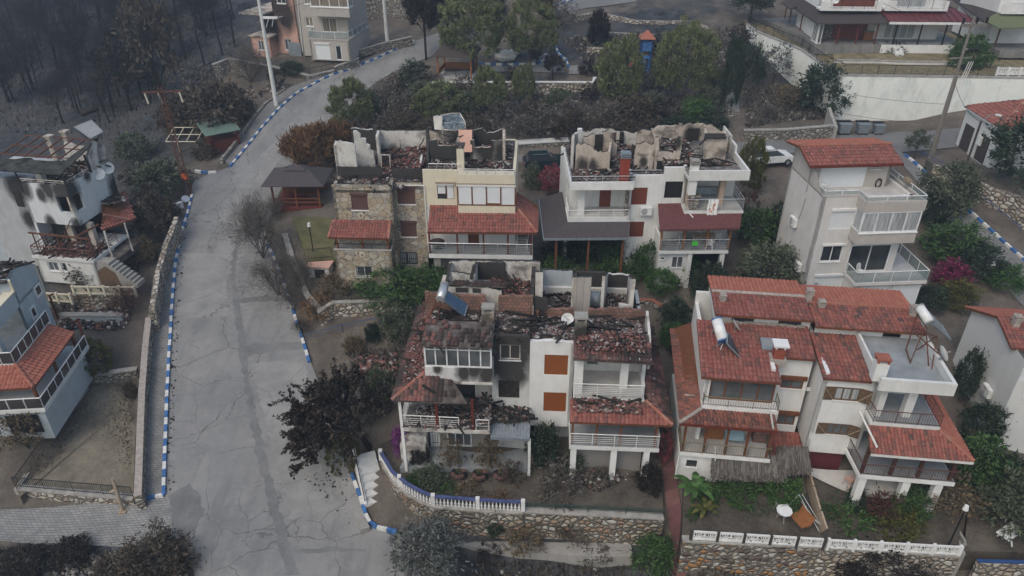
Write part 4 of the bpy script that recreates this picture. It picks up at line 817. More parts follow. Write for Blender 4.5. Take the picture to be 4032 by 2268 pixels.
# ================================================================ stone-clad half of the far left pair
FB=Frame(Z5(940,1003),6.9,-2,3.7);B=lambda y,p,Z=Z5:FB.Y(Z(*p),y)
def wq(f,a,c):p,q=f(a),f(c);return(p[0],p[1],q[2]),(q[0],q[1],p[2])
h=house('stone_clad_house',FB,'roofless house clad in tan crazy-paved stone with brown roller shutters and a small red-tiled porch');rng=random.Random(21)
f0=lambda p:B(0,p);f1=lambda p:B(-1,p);f2=lambda p:B(-1.9,p)
s1,s2,s3=wq(f0,(710,632),(855,752)),wq(f0,(737,893),(866,1003)),wq(f0,(705,1122),(872,1215));s4=wq(f1,(352,680),(492,797))
tz1=f1((215,605))[2];tz0=f0((700,592))[2];xl=f1((205,605))[0];xm=f1((665,605))[0]
b=MB();front(b,-1,xl,xm,6.2,tz1,.22,[hole(*s4)]);sideL(b,xl,-1,7,3.7,tz1-.1,.22);sideR(b,xm,-1,0,3.7,tz1,.2);front(b,0,xm+.01,0,3.7,tz0,.22,[hole(*s1),hole(*s2),hole(*s3)]);back(b,7,xl,0,3.7,10.9);b.build('wall','stone_clad',h)
for s in(s1,s2,s4):shutter(h,*s,'shut_brown',split=0)
for s in(s1,s2,s4):
 k=MB();k.box(s[0][0]-.05,s[0][1]-.07,s[0][2]-.07,s[1][0]+.05,s[0][1]+.1,s[0][2]-.005);k.build('sill','white_clean',h)
window(h,*s3,cols=2,fm='iron',gm='curtain',grille=True)
pf=f2((220,1103))[2];pl_,pr=f2((228,1103))[0],f2((665,1110))[0]
s5=wq(f2,(395,1232),(525,1312))
b=MB();front(b,-1.9,pl_,pr,3.5,pf,.22,[hole(*s5)]);sideL(b,pl_,-1.9,-.8,3.5,pf);sideR(b,pr,-1.9,-.8,3.5,pf);b.build('wall','stone_clad',h)
window(h,*s5,cols=2,gm='glass_grey',grille=True)
b=MB();b.box(pl_-.04,-1.95,pf,pr+.04,-.1,pf+.06);o=b.build('porch','floor_tile',h)
railing(o,[(pl_+.05,-.9,pf+.06),(pl_+.05,-1.85,pf+.06),(pr-.05,-1.85,pf+.06),(pr-.05,-.9,pf+.06)],.42,'balusters','iron',r=.02)
b=MB();b.box(pl_+.1,-.3,pf+.06,pr,-.2,8.4);b.build('wall','beige_light',h);window(h,(pl_+1.4,-.31,pf+.08),(pr-.15,-.31,pf+1.5),cols=3,inset=.02,sill=False)
ev=f2((185,1008))[2]-.1;e0=B(-2.3,(183,1008));e1=B(-2.3,(645,1018));rt0=B(-1.02,(222,882));rt1=B(-1.02,(660,880))
tiled(h,[e0,e1,rt1,rt0],'tile_red',[(rt0,e0),(rt1,e1)],seed=31,w_=.2,course=.26,name='porch_roof')
for x in(pl_+.25,(pl_+pr)/2,pr-.2):b=MB();b.box(x-.07,-1.8,pf+.06,x+.07,-1.66,e0[2]);b.build('post','wood_orange',h)
def sun_plate(fr,p,label):
 o=fr.wor(p);hh=empty('wall_ornament',o,fr.rot,label=label,cat='wall ornament');b=MB();b.tube((0,-.01,0),(0,-.05,0),.22,None,20);b.build('disc','cream',hh);b=MB();b.tube((0,-.05,0),(0,-.09,0),.05,None,12)
 for i in range(12):t=i*.5236;b.bar((math.cos(t)*.08,-.056,math.sin(t)*.08),(math.cos(t)*.2,-.056,math.sin(t)*.2),.015,.012)
 b.build('rays','iron',hh)
sun_plate(FB,f1((433,838)),'round cream plate on the stone wall above the small porch roof');sun_plate(FB,f2((445,1140)),'round cream plate on the stone wall below the porch')
# top terrace and ruin
tf=tz1-.35
b=MB();b.box(xl,-1,tf-.2,xm,7,tf);b.box(xm,0,tf-.35,0,7,tf-.15);b.build('terrace_floor','debris_floor',h)
railing(h,[(xl+.05,-.95,tz1),(xm-.05,-.95,tz1)],.85,'balusters','iron',r=.02);railing(h,[(xm+.05,.05,tz0),(-.1,.05,tz0)],.6,'balusters','iron',r=.02)
b=MB();q=B(.9,(245,462));q2=B(.9,(590,470));b.jwall([q,q2],tf-.1,.1,0,.03,rng);q=B(1.1,(668,482));q2=B(1.1,(900,480));b.jwall([q,q2],tf-.1,.1,0,.05,rng);b.build('scorched_parapet','sootwall',h)
b=MB();b.path([B(-.05,(672,592)),B(-.05,(700,605)),B(-.05,(915,608)),B(-.05,(925,640)),B(-.05,(955,1120))],.045);b.build('drainpipe','pipe_white',h)
b=MB()
b.jwall(jagtop(FB,Z5,[(225,300),(262,268),(365,285),(385,300)],1.6),tf,.2,0,.05,rng);b.jwall([B(1.6,(222,300)),B(4,(235,262))],tf,.2,0,.06,rng,(1,0))
b.jwall(jagtop(FB,Z5,[(372,190),(395,188),(425,215),(428,245),(468,248),(470,285),(500,300),(503,335),(528,350),(540,420)],3.0),tf,.22,0,.05,rng)
b.jwall(jagtop(FB,Z5,[(355,172),(390,165),(440,178),(545,178)],7),tf,.2,1,.04,rng,mt=0);b.jwall(jagtop(FB,Z5,[(550,182),(660,185),(760,184),(870,186),(930,182)],6.9),tf,.2,0,.03,rng,mt=1)
b.jwall([B(3.6,(545,225)),B(6.9,(558,180))],tf,.2,0,.05,rng,(1,0));b.jwall([B(1.2,(935,420)),B(3.5,(935,300)),B(7,(935,175))],tf-.3,.2,1,.12,rng,(1,0))
b.build('attic_wall',['M_sootwhite' if 'M_sootwhite' in M else plaster('white_wall_smoked_below',(.66,.65,.62),.5,[(-3.4,6.9,6.9,.55),(-2.2,6.9,6.9,.5),(-4.4,6.9,7.0,.5)],(.03,.028,.026),.6),'sootwall'],h)
b=MB();q=B(6.6,(735,250));b.box(q[0]-.05,6.5,tf,q[0]+.05,6.6,q[2]);q=B(2.4,(585,370));b.bar(q,B(2.4,(655,372)),.1,.06);b.bar(B(2.4,(588,372)),B(2.4,(592,470)),.1,.08);b.bar(B(2.4,(655,372)),B(2.4,(660,470)),.1,.08);b.bar(B(5,(915,240)),B(4,(870,330)),.14,.14);b.build('charred_door_frame','burnt_plaster',h)
for x,y in((f0((365,165))[0],6.8),(-.35,6.6)):b=MB();b.box(x-.12,y-.2,12,x+.25,y+.2,13.0);b.build('chimney_stub','sootwall',h)
rubble(FB,[([(xl+.3,1.6),(-.4,1.4),(-.4,6.6),(xl+2.6,6.6)],lambda x,y:tf-.05+max(0,x+3)*.12,.45,4,1),([(xl+.2,-.8),(xm,-.8),(-.2,.3),(-.2,1.0),(xl+.2,.8)],lambda x,y:tf-.02-(x>xm)*.15,.25,2.2,0)],'broken red tiles and ash heaped on top of the roofless stone-clad house',4200,(.06,.24),33,.35,beams=26,mats=('rubble_grey','rubble_red','char'))
b=MB()
for(x,y)in((550,555),(695,520),(300,555)):q=B(.2,(x,y));None and b.hexa([(q[0]-.35,0,q[2]-.2),(q[0]+.25,0,q[2]-.25),(q[0]+.3,.5,q[2]-.2),(q[0]-.3,.5,q[2]-.2),(q[0]-.2,.1,q[2]+.3),(q[0]+.3,.1,q[2]+.1),(q[0]+.25,.4,q[2]+.2),(q[0]-.3,.5,q[2]+.35)])
# ================================================================ cream half
h=house('cream_house',FB,'cream roofless house with white shuttered bay and wide red-tiled veranda roof')
by=-.6;c_=lambda p:B(by,p);wz=f0((955,750))[2];wt=f0((945,488))[2];xr=c_((1622,700))[0];xb=c_((1180,700))[0]
w1=wq(f0,(1018,602),(1153,713))
b=MB();front(b,0,.003,xb+.3,6.2,wt,.2,[hole(*w1)]);sideR(b,xr,0,7,3.7,wt-.2,.2);back(b,7,.1,xr,3.7,wt-.2);front(b,0,xb+.3,xr,6.2,9,.2);b.build('wall','cream',h)
o=shutter(h,(w1[0][0],0,w1[0][2]+.38),(w1[0][0]+.62,0,w1[1][2]),'shut_white',box=False,fm='wood');shutter(h,(w1[0][0]+.66,0,w1[0][2]),w1[1],'shut_white',box=False,fm='wood');b=MB();b.box(w1[0][0],.04,w1[0][2],w1[0][0]+.62,.08,w1[0][2]+.38);b.build('pane','glass',h);b=MB();b.box(w1[0][0]-.06,-.1,w1[1][2],w1[1][0]+.06,.05,w1[1][2]+.16);b.box(w1[0][0]-.1,-.16,w1[1][2]+.16,w1[1][0]+.1,.05,w1[1][2]+.24,1);b.build('roller_box',['white_clean','wood_pale'],h)
z3,z2,z1,z0=c_((1180,522))[2],c_((1180,600))[2],c_((1185,755))[2],c_((1190,832))[2]
b=MB();b.box(xb,by,z0,xr,-.003,z1);b.build('bay','cream',h);b=MB();b.box(xb,by,z2+.1,xr,.15,z3);b.box(xr-.2,.15,z2,xr,6.0,z3-.05);b.build('parapet','cream',h)
b=MB();b.box(xb-.05,by-.05,z2-.12,xr+.05,by+.1,z2);b.box(xb-.04,by-.03,z2,xr+.06,by+.1,z2+.1,1);b.build('cornice',['white_clean','wood_pale'],h)
k=4;o=None
for i in range(k):
 xa=xb+(xr-xb)*i/k;xc=xb+(xr-xb)*(i+1)/k;zz=z1+(.16 if i==2 else 0);shutter(h,(xa+.03,by,zz),(xc-.03,by,z2-.12),'shut_white',box=False,inset=-.03,fm='shut_white')
b=MB()
for i in range(k+1):x=xb+(xr-xb)*i/k;b.box(x-.05,by-.02,z1,x+.05,by+.12,z2-.12)
b.box(xb,by-.03,z1-.04,xr,by+.1,z1+.04);b.box(xb+(xr-xb)*.5,by,z1+.04,xb+(xr-xb)*.75,by+.1,z1+.16);b.build('bay_frame','wood',h)
railing(h,[(xb+.05,by+.05,z3),(xr-.05,by+.05,z3)],.38,'bars','steel',2,.7,.02);q=f0((955,478));railing(h,[(q[0],.05,wt),(xb+.2,.05,wt)],.45,'bars','steel',2,.6,.02)
tf=wt-.25
b=MB();b.box(.1,.15,tf-.2,xr-.2,7,tf);b.build('terrace_floor','debris_floor',h)
b=MB()
b.jwall(jagtop(FB,Z5,[(958,262),(1020,250),(1025,300),(1165,300),(1170,270)],2.6),tf,.2,1,.04,rng,mt=0);b.jwall(jagtop(FB,Z5,[(1275,262),(1305,260),(1310,315),(1435,312),(1437,262),(1525,262)],2.6),tf,.2,2,.04,rng,mt=0)
b.jwall(jagtop(FB,Z5,[(960,185),(1100,190),(1185,200)],5.6),tf,.2,0,.1,rng,mt=1);b.jwall(jagtop(FB,Z5,[(1290,185),(1370,165),(1400,200),(1480,190),(1525,170)],5.6),tf,.2,1,.1,rng,mt=0)
b.jwall([B(2.6,(1525,262)),B(5.8,(1525,165))],tf,.2,0,.12,rng,(1,0));b.jwall([B(2.6,(1170,260)),B(5.6,(1185,195))],tf,.16,0,.1,rng,(1,0));b.jwall([B(2.6,(1278,262)),B(5.6,(1292,190))],tf,.16,1,.1,rng,(1,0))
b.build('attic_wall',['burnt_plaster','sootwall',plaster('black_wall_with_washed_patch',(.34,.32,.3),.3,[(4.4,2.6,9.3,1.0),(5.8,2.6,8.7,1.1),(3.9,2.6,9.5,.7)])],h)
b=MB();b.hexa([B(2.3,(1190,350)),B(2.3,(1290,350)),B(2.4,(1290,350)),B(2.4,(1190,350)),B(3.2,(1185,178)),B(3.2,(1290,178)),B(3.3,(1290,178)),B(3.3,(1185,178))]);b.build('fallen_ceiling_slab','pink',h)
q=B(.4,(1203,465));chimney(h,q[0],.5,tf,B(.3,(1203,325))[2],.5,.42,'cream','shingle_grey',False,.08)
b=MB();b.tube(B(4,(1000,190)),B(3,(1090,225)),.04);b.tube(B(3,(1090,225)),B(2.8,(1190,232)),.04);b.tube(B(2.8,(1190,232)),B(4,(1380,165)),.04);b.build('charred_cable','char',h)
# wrecked solar heater on the ruin
hh=empty('solar_water_heater',FB.wor(B(4.6,(1110,180))),FB.rot,label='buckled solar heater with torn blue-grey panels on the cream ruin',cat='solar heater');o0=Vector(B(4.6,(1110,180)));L=lambda y,p:Vector(B(y,p))-o0
b=MB();b.hexa([L(4.2,(1000,175)),L(4.2,(1055,180)),L(5,(1055,180)),L(5,(1000,175)),L(4.4,(990,75)),L(4.4,(1060,75)),L(5,(1068,80)),L(5,(1020,66))]);b.build('tank_housing','burnt_white',hh)
b=MB();ps=[[L(4.0,(1062,175)),L(4.0,(1150,185)),L(4.0,(1240,165))],[L(4.6,(1055,128)),L(4.5,(1150,125)),L(4.6,(1235,120))],[L(5.4,(1045,68)),L(5.5,(1130,52)),L(5.4,(1195,50))]]
for r in(0,1):
 for c in(0,1):b.quad(ps[r][c],ps[r][c+1],ps[r+1][c+1]-Vector((0,0,.02*r)),ps[r+1][c])
b.build('collector',plain('torn_blue_grey_film',(.12,.15,.17),.25,0,.9,4),hh);b=MB()
for a,c in((ps[0][0],ps[0][1]),(ps[0][1],ps[0][2]),(ps[0][2],ps[1][2]),(ps[1][2],ps[2][2]),(ps[2][2],ps[2][1]),(ps[2][1],ps[2][0]),(ps[2][0],ps[1][0]),(ps[1][0],ps[0][0]),(ps[1][0],ps[1][2])):b.bar(a,c,.07,.07)
for p in(ps[0][0],ps[0][2],ps[2][0],ps[2][2]):b.bar(p,Vector((p.x,p.y,tf-o0.z)),.05,.05)
b.build('collector_frame','burnt_white',hh)
rubble(FB,[([(.3,.4),(xr-.4,.4),(xr-.4,2.4),(.3,2.4)],tf,.15,2,0),([(.3,2.9),(xr-.4,2.9),(xr-.4,5.4),(.3,5.4)],tf,.4,2,0)],'blackened debris lying on the terrace and rooms of the roofless cream house',2200,(.05,.2),35,.3,beams=16,mats=('rubble','char'))
dish(FB,(-.15,1.2,tf+.3),None,.34,'white satellite dish between the stone-clad and the cream ruins',face=(-1,-.3,.3))
# veranda
ye=-2.0;e0=B(ye,(945,968));e1=B(ye,(1792,974));pz=f0((957,757))[2];xx=xr+.02
tiled(h,[e0,e1,(xx,0,pz),(e0[0]+.05,0,pz)],'tile_red',[(e1,(xx,0,pz+.02))],seed=41,w_=.21,course=.28,label='broad red tiled veranda roof');tiled(h,[e1,(e1[0],2.6,e1[2]),(xx,2.6,pz),(xx,0,pz)],'tile_red',seed=42,w_=.21,course=.28,miss=lambda p,r:p.y>1.7+r.uniform(-.3,.5))
ys=-1.8;s0=B(ys,(955,1138));s1=B(ys,(1757,1155));sl=s0[2]
b=MB();b.box(s0[0],ys,sl-.3,s1[0],0,sl);o=b.build('balcony','white',h);c=MB();c.box(s0[0]+.05,ys+.05,sl,s1[0]-.05,-.01,sl+.02);c.build('floor','floor_grey',o)
railing(h,[(s0[0]+.05,-.1,sl),(s0[0]+.05,ys+.05,sl),(s1[0]-.05,ys+.05,sl),(s1[0]-.05,1.5,sl)],.9,'bars','steel',5,1.3,.022)
for px in(963,1176,1378,1566,1746):q=B(ys+.2,(px,1040));b=MB();b.box(q[0]-.06,ys+.15,sl,q[0]+.06,ys+.27,e0[2]+.05);b.build('post','wood_red',h)
b=MB();b.box(.1,.0,sl,.3,.01,pz);front(b,-.02,.1,xr,sl,8.9,.02);b.build('wall','white_clean',h);b=MB();q=B(-.04,(1258,980));b.box(q[0],-.06,sl,q[0]+.8,-.025,sl+2.0);b.build('door','wood',h)
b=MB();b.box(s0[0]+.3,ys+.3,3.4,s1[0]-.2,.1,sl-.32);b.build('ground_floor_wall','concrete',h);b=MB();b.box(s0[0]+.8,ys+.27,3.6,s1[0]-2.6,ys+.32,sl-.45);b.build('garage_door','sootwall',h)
q=B(-.9,(1020,1030));b=MB();b.tube((0,0,0),(0,0,.5),.05);b.tube((0,0,.5),(0,0,.56),.55,None,20);o=empty('round_table',FB.wor((q[0],-.9,sl+.02)),FB.rot,label='dark round table at the left end of the cream house veranda',cat='table');b.build('tabletop','shingle_grey',o);b=MB();b.box(-.3,-.04,0,.3,.04,.05);b.box(-.04,-.3,0,.04,.3,.045);b.build('base','iron',o)
q=B(-1.0,(1675,1110));o=empty('drying_rack',FB.wor((q[0],-1.0,sl+.02)),FB.rot,label='white folding clothes rack at the right end of the cream house veranda',cat='clothes rack')
b=MB()
for i in range(8):z=.15+i*.12;b.tube((-.4,-.1+i*.02,z),(.35,-.1+i*.02,z),.014,None,4)
for s in(-.4,.35):b.tube((s,-.14,0),(s+.1,.1,1.3),.02,None,5);b.tube((s,.25,0),(s-.02,-.05,.9),.02,None,5)
b.build('frame','white_plastic',o)
# ================================================================ far right pair: left half, dark shingle roof
FC=Frame(Z6(1050,1003),6.8,1,3.8);C=lambda y,p,Z=Z6:FC.Y(Z(*p),y);f0=lambda p:C(0,p);rng=random.Random(51)
h=house('white_house',FC,'white roofless house with red-brown shutters, dark shingle veranda roof and red chimney on its terrace')
yb=-1.3;w1,w2=wq(f0,(840,625),(968,755)),wq(f0,(845,887),(942,1003));xa=f0((832,700))[0];wt=f0((850,530))[2]
b=MB();front(b,0,xa,-.003,3.8,wt,.22,[hole(*w1),hole(*w2)]);sideL(b,xa,0,1.2,3.8,wt,.2);b.build('wall','white_clean',h)
for w_ in(w1,w2):shutter(h,*w_,'shut_red',box=False,split=0)
pb,pt=C(yb,(383,645))[2],C(yb,(383,585))[2];xl=C(yb,(383,600))[0];xl2=xl
b=MB();b.box(xl,yb,pb,xa+.05,yb+.14,pt);b.box(xl,yb+.14,pb,xl+.14,5.5,pt);b.box(xl+.14,yb+.14,pb,xa,5.5,pb+.25);o=b.build('roof_terrace','white_clean',h);c=MB();c.box(xl+.14,yb+.14,pb+.25,xa-.01,6.6,pb+.3);c.box(xa-.01,.23,pb+.25,-.2,6.6,pb+.3);c.build('floor','debris_floor',o)
railing(h,[(xl+.07,4.5,pt),(xl+.07,yb+.07,pt),(xa,yb+.07,pt)],.42,'bars','steel',2,1.0,.02);railing(h,[(xa,.1,wt),(-.15,.1,wt)],.35,'bars','steel',2,1.0,.02)
sb=C(yb,(370,885))[2];rl=C(yb,(370,802))[2];xs=C(yb,(365,850))[0]
b=MB();b.box(xs,yb,sb-.2,xa,1.1,sb);o=b.build('balcony','white',h);c=MB();c.box(xs+.1,yb+.05,sb,xa,1.09,sb+.02);c.build('floor','floor_tile',o);c=MB();c.box(xs,yb,sb,xa-.2,yb+.1,sb+.3);c.build('kerb_wall','white',o)
railing(h,[(xs+.05,1.0,sb),(xs+.05,yb+.05,sb),(xa-.1,yb+.05,sb)],rl-sb,'bars','white_clean',5)
b=MB();front(b,1.1,xl,xa+.1,sb,pb,.2);sideL(b,xl-.02,1.1,7,3.8,pb,.2);back(b,7,xl,0,3.8,wt-.4);b.build('wall','white',h);q=C(1.08,(612,645)),C(1.08,(692,725));b=MB();b.box(q[0][0],1.06,sb+.03,q[1][0],1.095,q[0][2]);b.build('door','shut_red',h)
q=C(-.3,(463,800));b=MB();b.box(q[0]-.24,-.35,sb,q[0]+.24,.05,pb);b.build('pillar','white_clean',h);b=MB();b.box(xa-.3,-.55,sb,xa-.05,-.3,pb);b.build('pillar','stone_orange',h)
ye=-2.6;e0=C(ye,(180,1015));e1=C(ye,(830,1010));zt=sb-.1;ex=e0[0]
b=MB();b.slab([e0,e1,(xa,yb,zt+.05),(xs,yb,zt+.05)],.08);b.slab([(ex,4.0,e0[2]),e0,(xs,yb,zt+.05),(xs,4.0,zt+.05)],.08);o=b.build('veranda_roof','shingle_grey',h);c=MB();c.box(ex-.05,ye-.05,e0[2]-.16,e1[0],ye-.003,e0[2]+.0);c.box(ex-.06,ye,e0[2]-.16,ex-.003,4,e0[2]);c.build('gutter','galv',o)
for x in(ex+.9,ex+3.2,e1[0]-.3):b=MB();b.box(x-.07,ye+.25,3.6,x+.07,ye+.39,e0[2]-.08);b.build('post','wood',h)
ac_unit(FC,C(-.01,(958,832)),(0,-1),'white air conditioner on the white wall between two red-brown shutters')
q=C(-.6,(800,540));cz=C(-.6,(800,398))[2];o=chimney(h,q[0],-.4,q[2]-.5,cz,.6,.6,plain('red_painted_chimney',(.26,.05,.03),.8,0,.25),'galv',True)
def ruin(fr,Z,segs,tf,mats,name='attic_wall',h=None):
 b=MB()
 for(y,pts,m,mt)in segs:b.jwall(jagtop(fr,Z,pts,y),tf,.2,m,.15,rng,mt=mt)
 return b
tf=pb+.28
b=ruin(FC,Z6,[(1.9,[(428,300),(440,283),(535,298),(560,322),(570,345),(675,345)],0,1),(4.2,[(490,235),(570,212)],0,1),(4.2,[(630,205),(680,170),(690,250),(745,290)],0,1),(6.6,[(430,205),(490,190),(560,175),(680,168),(745,190),(830,195),(900,192)],3,1),(6.6,[(680,200),(740,196)],2,2),(1.5,[(885,330),(892,290),(960,270),(1030,288),(1035,300)],0,1),(4.6,[(905,200),(940,175),(1010,185),(1030,250)],0,1)],tf,None)
b.jwall([C(1.9,(392,250)),C(4,(398,215)),C(6.6,(425,195))],tf,.2,3,.08,rng,(1,0));b.jwall([C(1.6,(675,345)),C(4.2,(690,250))],tf,.16,0,.1,rng,(1,0));b.jwall([C(1.5,(1040,330)),C(4.4,(1030,250)),C(6.6,(1010,185))],tf,.2,0,.1,rng,(1,0))
b.build('attic_wall',[plaster('fire_scarred_cream_wall',(.55,.49,.43),.8,[(-5.6,1.9,tf-3.5,.5),(-4.8,1.9,tf-3.6,.45),(-1.2,1.5,tf-3.1,.35),(-2.0,4.6,tf-2.6,.6)],(.03,.026,.024),.8),'sootwall','brick','burnt_white'],h)
b=MB();q=C(4.1,(575,215)),C(4.1,(628,330));b.box(q[0][0],4.05,tf,q[1][0],4.15,q[0][2]);b.build('burnt_door','char',h);b=MB();q=C(6.3,(783,200));b.box(q[0]-.15,6.2,tf,q[0]+.15,6.5,q[2]);b.build('charred_post','char',h)
b=MB();q=C(5.5,(455,210));b.box(q[0]-.14,5.3,tf,q[0]+.14,5.6,q[2]+.1);[b.box(q[0]-.17,5.27,q[2]+.13+i*.12,q[0]+.17,5.63,q[2]+.19+i*.12)for i in range(3)];b.build('chimney','white',h)
rubble(FC,[([(xl+.5,-.6),(-.3,.3),(-.3,1.4),(xl+.5,1.7)],tf,.12,1.6,0),([(-2.6,1.0),(-.4,1.8),(-.4,6.4),(-3.6,6.4),(-3.4,2)],tf,.5,2.4,1),([(xl+.5,2.3),(-3.6,2.3),(-3.6,6.3),(xl+.5,6.3)],tf,.3,1.2,0)],'burnt debris and planks over the terrace of the white house with the red chimney',3400,(.05,.22),53,.35,beams=34,mats=('rubble','rubble','char'))
# ================================================================ far right pair: right half, maroon roof
h=house('white_house',FC,'white roofless house with a black shutter, maroon shingle roof and sofa on its balcony')
w1=wq(f0,(1118,577),(1250,703));wt2=f0((1100,470))[2];xb=C(yb,(1300,530))[0];xr=C(yb,(1768,530))[0]
b=MB();front(b,0,.003,xb+.2,3.8,wt2,.22,[hole(*w1)]);back(b,7,.1,xr,3.8,wt2-.3);sideR(b,xr-.1,1.5,7,3.8,wt2-.3,.2);front(b,1.2,xb+.2,xr-.1,3.8,wt2-.5,.2);sideR(b,xb+.2,0,1.2,3.8,wt2,.2);b.build('wall','white',h)
shutter(h,*w1,'shut_black',box=False)
pt,pb=C(yb,(1310,497))[2],C(yb,(1300,572))[2]
b=MB();b.box(xb,yb,pb,xr,yb+.16,pt);b.box(xr-.16,yb+.16,pb,xr,2.2,pt);b.box(xr-.16,2.2,pb,xr,5.4,pt+.5);b.box(xb,yb+.16,pb,xr-.16,5.4,pb+.2);o=b.build('roof_terrace','white',h);c=MB();c.box(xb+.05,yb+.16,pb+.2,xr-.16,5.4,pb+.22);c.build('floor','ash',o);c=MB();c.box(xr-.26,3.2,pb+.22,xr-.16,5.4,pt+.9);c.build('inner_wall','burnt_white',o)
b=MB();b.box(.05,.23,wt2-.2,xb,6.8,wt2-.12);b.build('terrace_floor','debris_floor',h)
sb=C(yb,(1290,808))[2];rl=C(yb,(1295,718))[2]
b=MB();b.box(xb,yb,sb-.18,xr,1.2,sb);o=b.build('balcony','white',h);c=MB();c.box(xb+.05,yb+.05,sb,xr-.05,1.19,sb+.02);c.build('floor','floor_tile',o)
railing(h,[(xb+.05,yb+.05,sb),(xr-.05,yb+.05,sb),(xr-.05,2.5,sb)],rl-sb,'bars','steel',5)
for px in(1312,1560):q=C(-.2,(px,570));b=MB();b.box(q[0]-.2,-.4,sb,q[0]+.2,.0,pb);b.build('pillar',paver('pale_brick_pillar',(.5,.38,.3),(.42,.33,.26),(.3,.27,.24),.3,.12),h)
q=C(-.9,(1330,800));b=MB();b.box(q[0]-.3,-1.1,sb,q[0]+.3,-.5,sb+1.0);b.box(q[0]-.38,-1.18,sb+1.0,q[0]+.38,-.42,sb+1.08);b.build('barbecue','brick' if 0 else 'stone_orange',h)
q=C(.3,(1445,700));o=empty('sofa',FC.wor((q[0],.45,sb+.02)),FC.rot,label='sofa under a grey cover on the balcony of the white house with the maroon roof',cat='sofa')
b=MB();b.box(-1.0,-.45,.12,1.0,.35,.45);b.build('seat','galv',o);b=MB();b.hexa([(-1,.1,.45),(1,.1,.45),(1,.38,.45),(-1,.38,.45),(-.95,.2,.95),(.95,.2,.95),(.95,.4,.95),(-.95,.4,.95)]);b.build('backrest','galv',o)
for s in(-1,1):b=MB();b.box(s*.82,-.45,.45,s*1.02,.1,.68);b.build('armrest','grey_plastic',o)
q=C(yb-.02,(1487,720));o=empty('beach_towel',FC.wor((q[0],yb,sb)),FC.rot,label='white beach towel with orange spots hanging over the balcony railing',cat='towel')
b=MB();N=8
for i in range(N):
 for j in range(7):
  f=lambda i,j:(-.36+.72*i/N+.03*math.sin(j),-.03-.04*math.sin(i*1.9)-.01*j,rl-sb+.04-.17*j)
  b.quad(f(i,j),f(i+1,j),f(i+1,j+1),f(i,j+1),1 if(i,j)in((4,2),(5,2),(4,3),(5,4),(2,4),(3,5))else 0)
b.build('cloth',['white_plastic',plain('orange_print',(.6,.17,.06),.8)],o)
q=C(-1.0,(1340,490));o=chimney(h,q[0],-.95,sb+1.2,C(-1,(1340,448))[2],.52,.5,'white_clean','concrete',True)
ye=-2.3;e0=C(ye,(1072,947));e1=C(ye,(1692,933));q0=C(0,(1060,747))
b=MB();b.slab([e0,e1,(xr-.1,yb,sb-.18),(xb,yb,sb-.18)],.07);b.slab([e0,(xb,yb,sb-.18),(xb,0,q0[2]+.02),(q0[0],0,q0[2])],.07);o=b.build('veranda_roof','shingle_maroon',h)
b=MB();n_=34
for i in range(n_):x=e0[0]+(e1[0]-e0[0])*(i+.5)/n_;b.box(x-.07,ye-.02,e0[2]-.16+(e1[2]-e0[2])*i/n_,x+.07,ye-.004,e0[2]+(e1[2]-e0[2])*i/n_)
b.build('scalloped_edge','shingle_maroon',o);pipe(h,[C(yb-.05,(1290,810)),C(-1.7,(1330,855))],.04)
yl=-2.0;s0=C(yl,(1066,1116));s1=C(yl,(1602,1112));sl=s0[2]
b=MB();b.box(s0[0],yl,sl-.22,s1[0],.0,sl);o=b.build('balcony','white',h);c=MB();c.box(s0[0]+.05,yl+.05,sl,s1[0]-.05,-.01,sl+.02);c.build('floor','floor_grey',o);c=MB();c.box(s0[0],yl+.2,sl,s0[0]+.14,-.01,sl+1.0);c.build('parapet','white_clean',o)
railing(h,[(s0[0]+.1,yl+.05,sl),(s1[0]-.05,yl+.05,sl),(s1[0]-.05,.5,sl)],.9,'bars','steel',5)
for px in(1086,1262,1441,1612):q=C(yl+.25,(px,1000));b=MB();b.box(q[0]-.07,yl+.18,sl,q[0]+.07,yl+.32,e0[2]+.1);b.build('post','wood_orange',h)
b=MB();b.box(s0[0]+.1,yl+.35,3.5,C(yl,(1290,1200))[0],.0,sl-.24);b.build('ground_floor_wall','white',h);wg=wq(lambda p:C(yl+.34,p),(1165,1150),(1245,1240));window(h,*wg,cols=2,inset=.03,gm='glass_grey');wg=wq(lambda p:C(yl+.34,p),(1075,1153),(1112,1180));window(h,*wg,cols=1,inset=.03)
for px in(1297,1545):q=C(yl+.2,(px,1200));b=MB();b.box(q[0]-.16,yl+.1,3.4,q[0]+.16,yl+.45,sl-.22);b.build('pillar','white',h)
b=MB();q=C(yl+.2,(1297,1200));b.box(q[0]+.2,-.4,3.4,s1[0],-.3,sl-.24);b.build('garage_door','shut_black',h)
tf=wt2-.12
b=ruin(FC,Z6,[(1.6,[(1040,240),(1065,235),(1070,345),(1205,345),(1215,235),(1250,238)],0,1),(5.8,[(1010,172),(1110,150),(1200,142),(1290,136),(1410,130)],0,0),(1.4,[(1430,245),(1500,242),(1582,240)],0,1),(5.0,[(1415,140),(1480,138),(1500,160),(1560,190)],0,1)],tf,None)
b.jwall([C(1.4,(1425,250)),C(5.8,(1410,130))],tf,.2,0,.1,rng,(1,0));b.jwall([C(1.4,(1580,245)),C(5.0,(1555,190))],tf,.2,0,.1,rng,(1,0));b.build('attic_wall',['burnt_plaster' if 0 else plaster('scorched_cream_wall',(.56,.5,.44),.7,[(2.9,5.8,tf-3.4,.5),(1.2,1.6,tf-2.4,.3),(4.0,3,tf-3.2,.7)],(.03,.026,.024),.75),'sootwall'],h)
b=MB();q=C(5.75,(1290,168)),C(5.75,(1360,330));b.box(q[0][0],5.7,tf,q[1][0],5.78,q[0][2]);b.build('burnt_door','char',h)
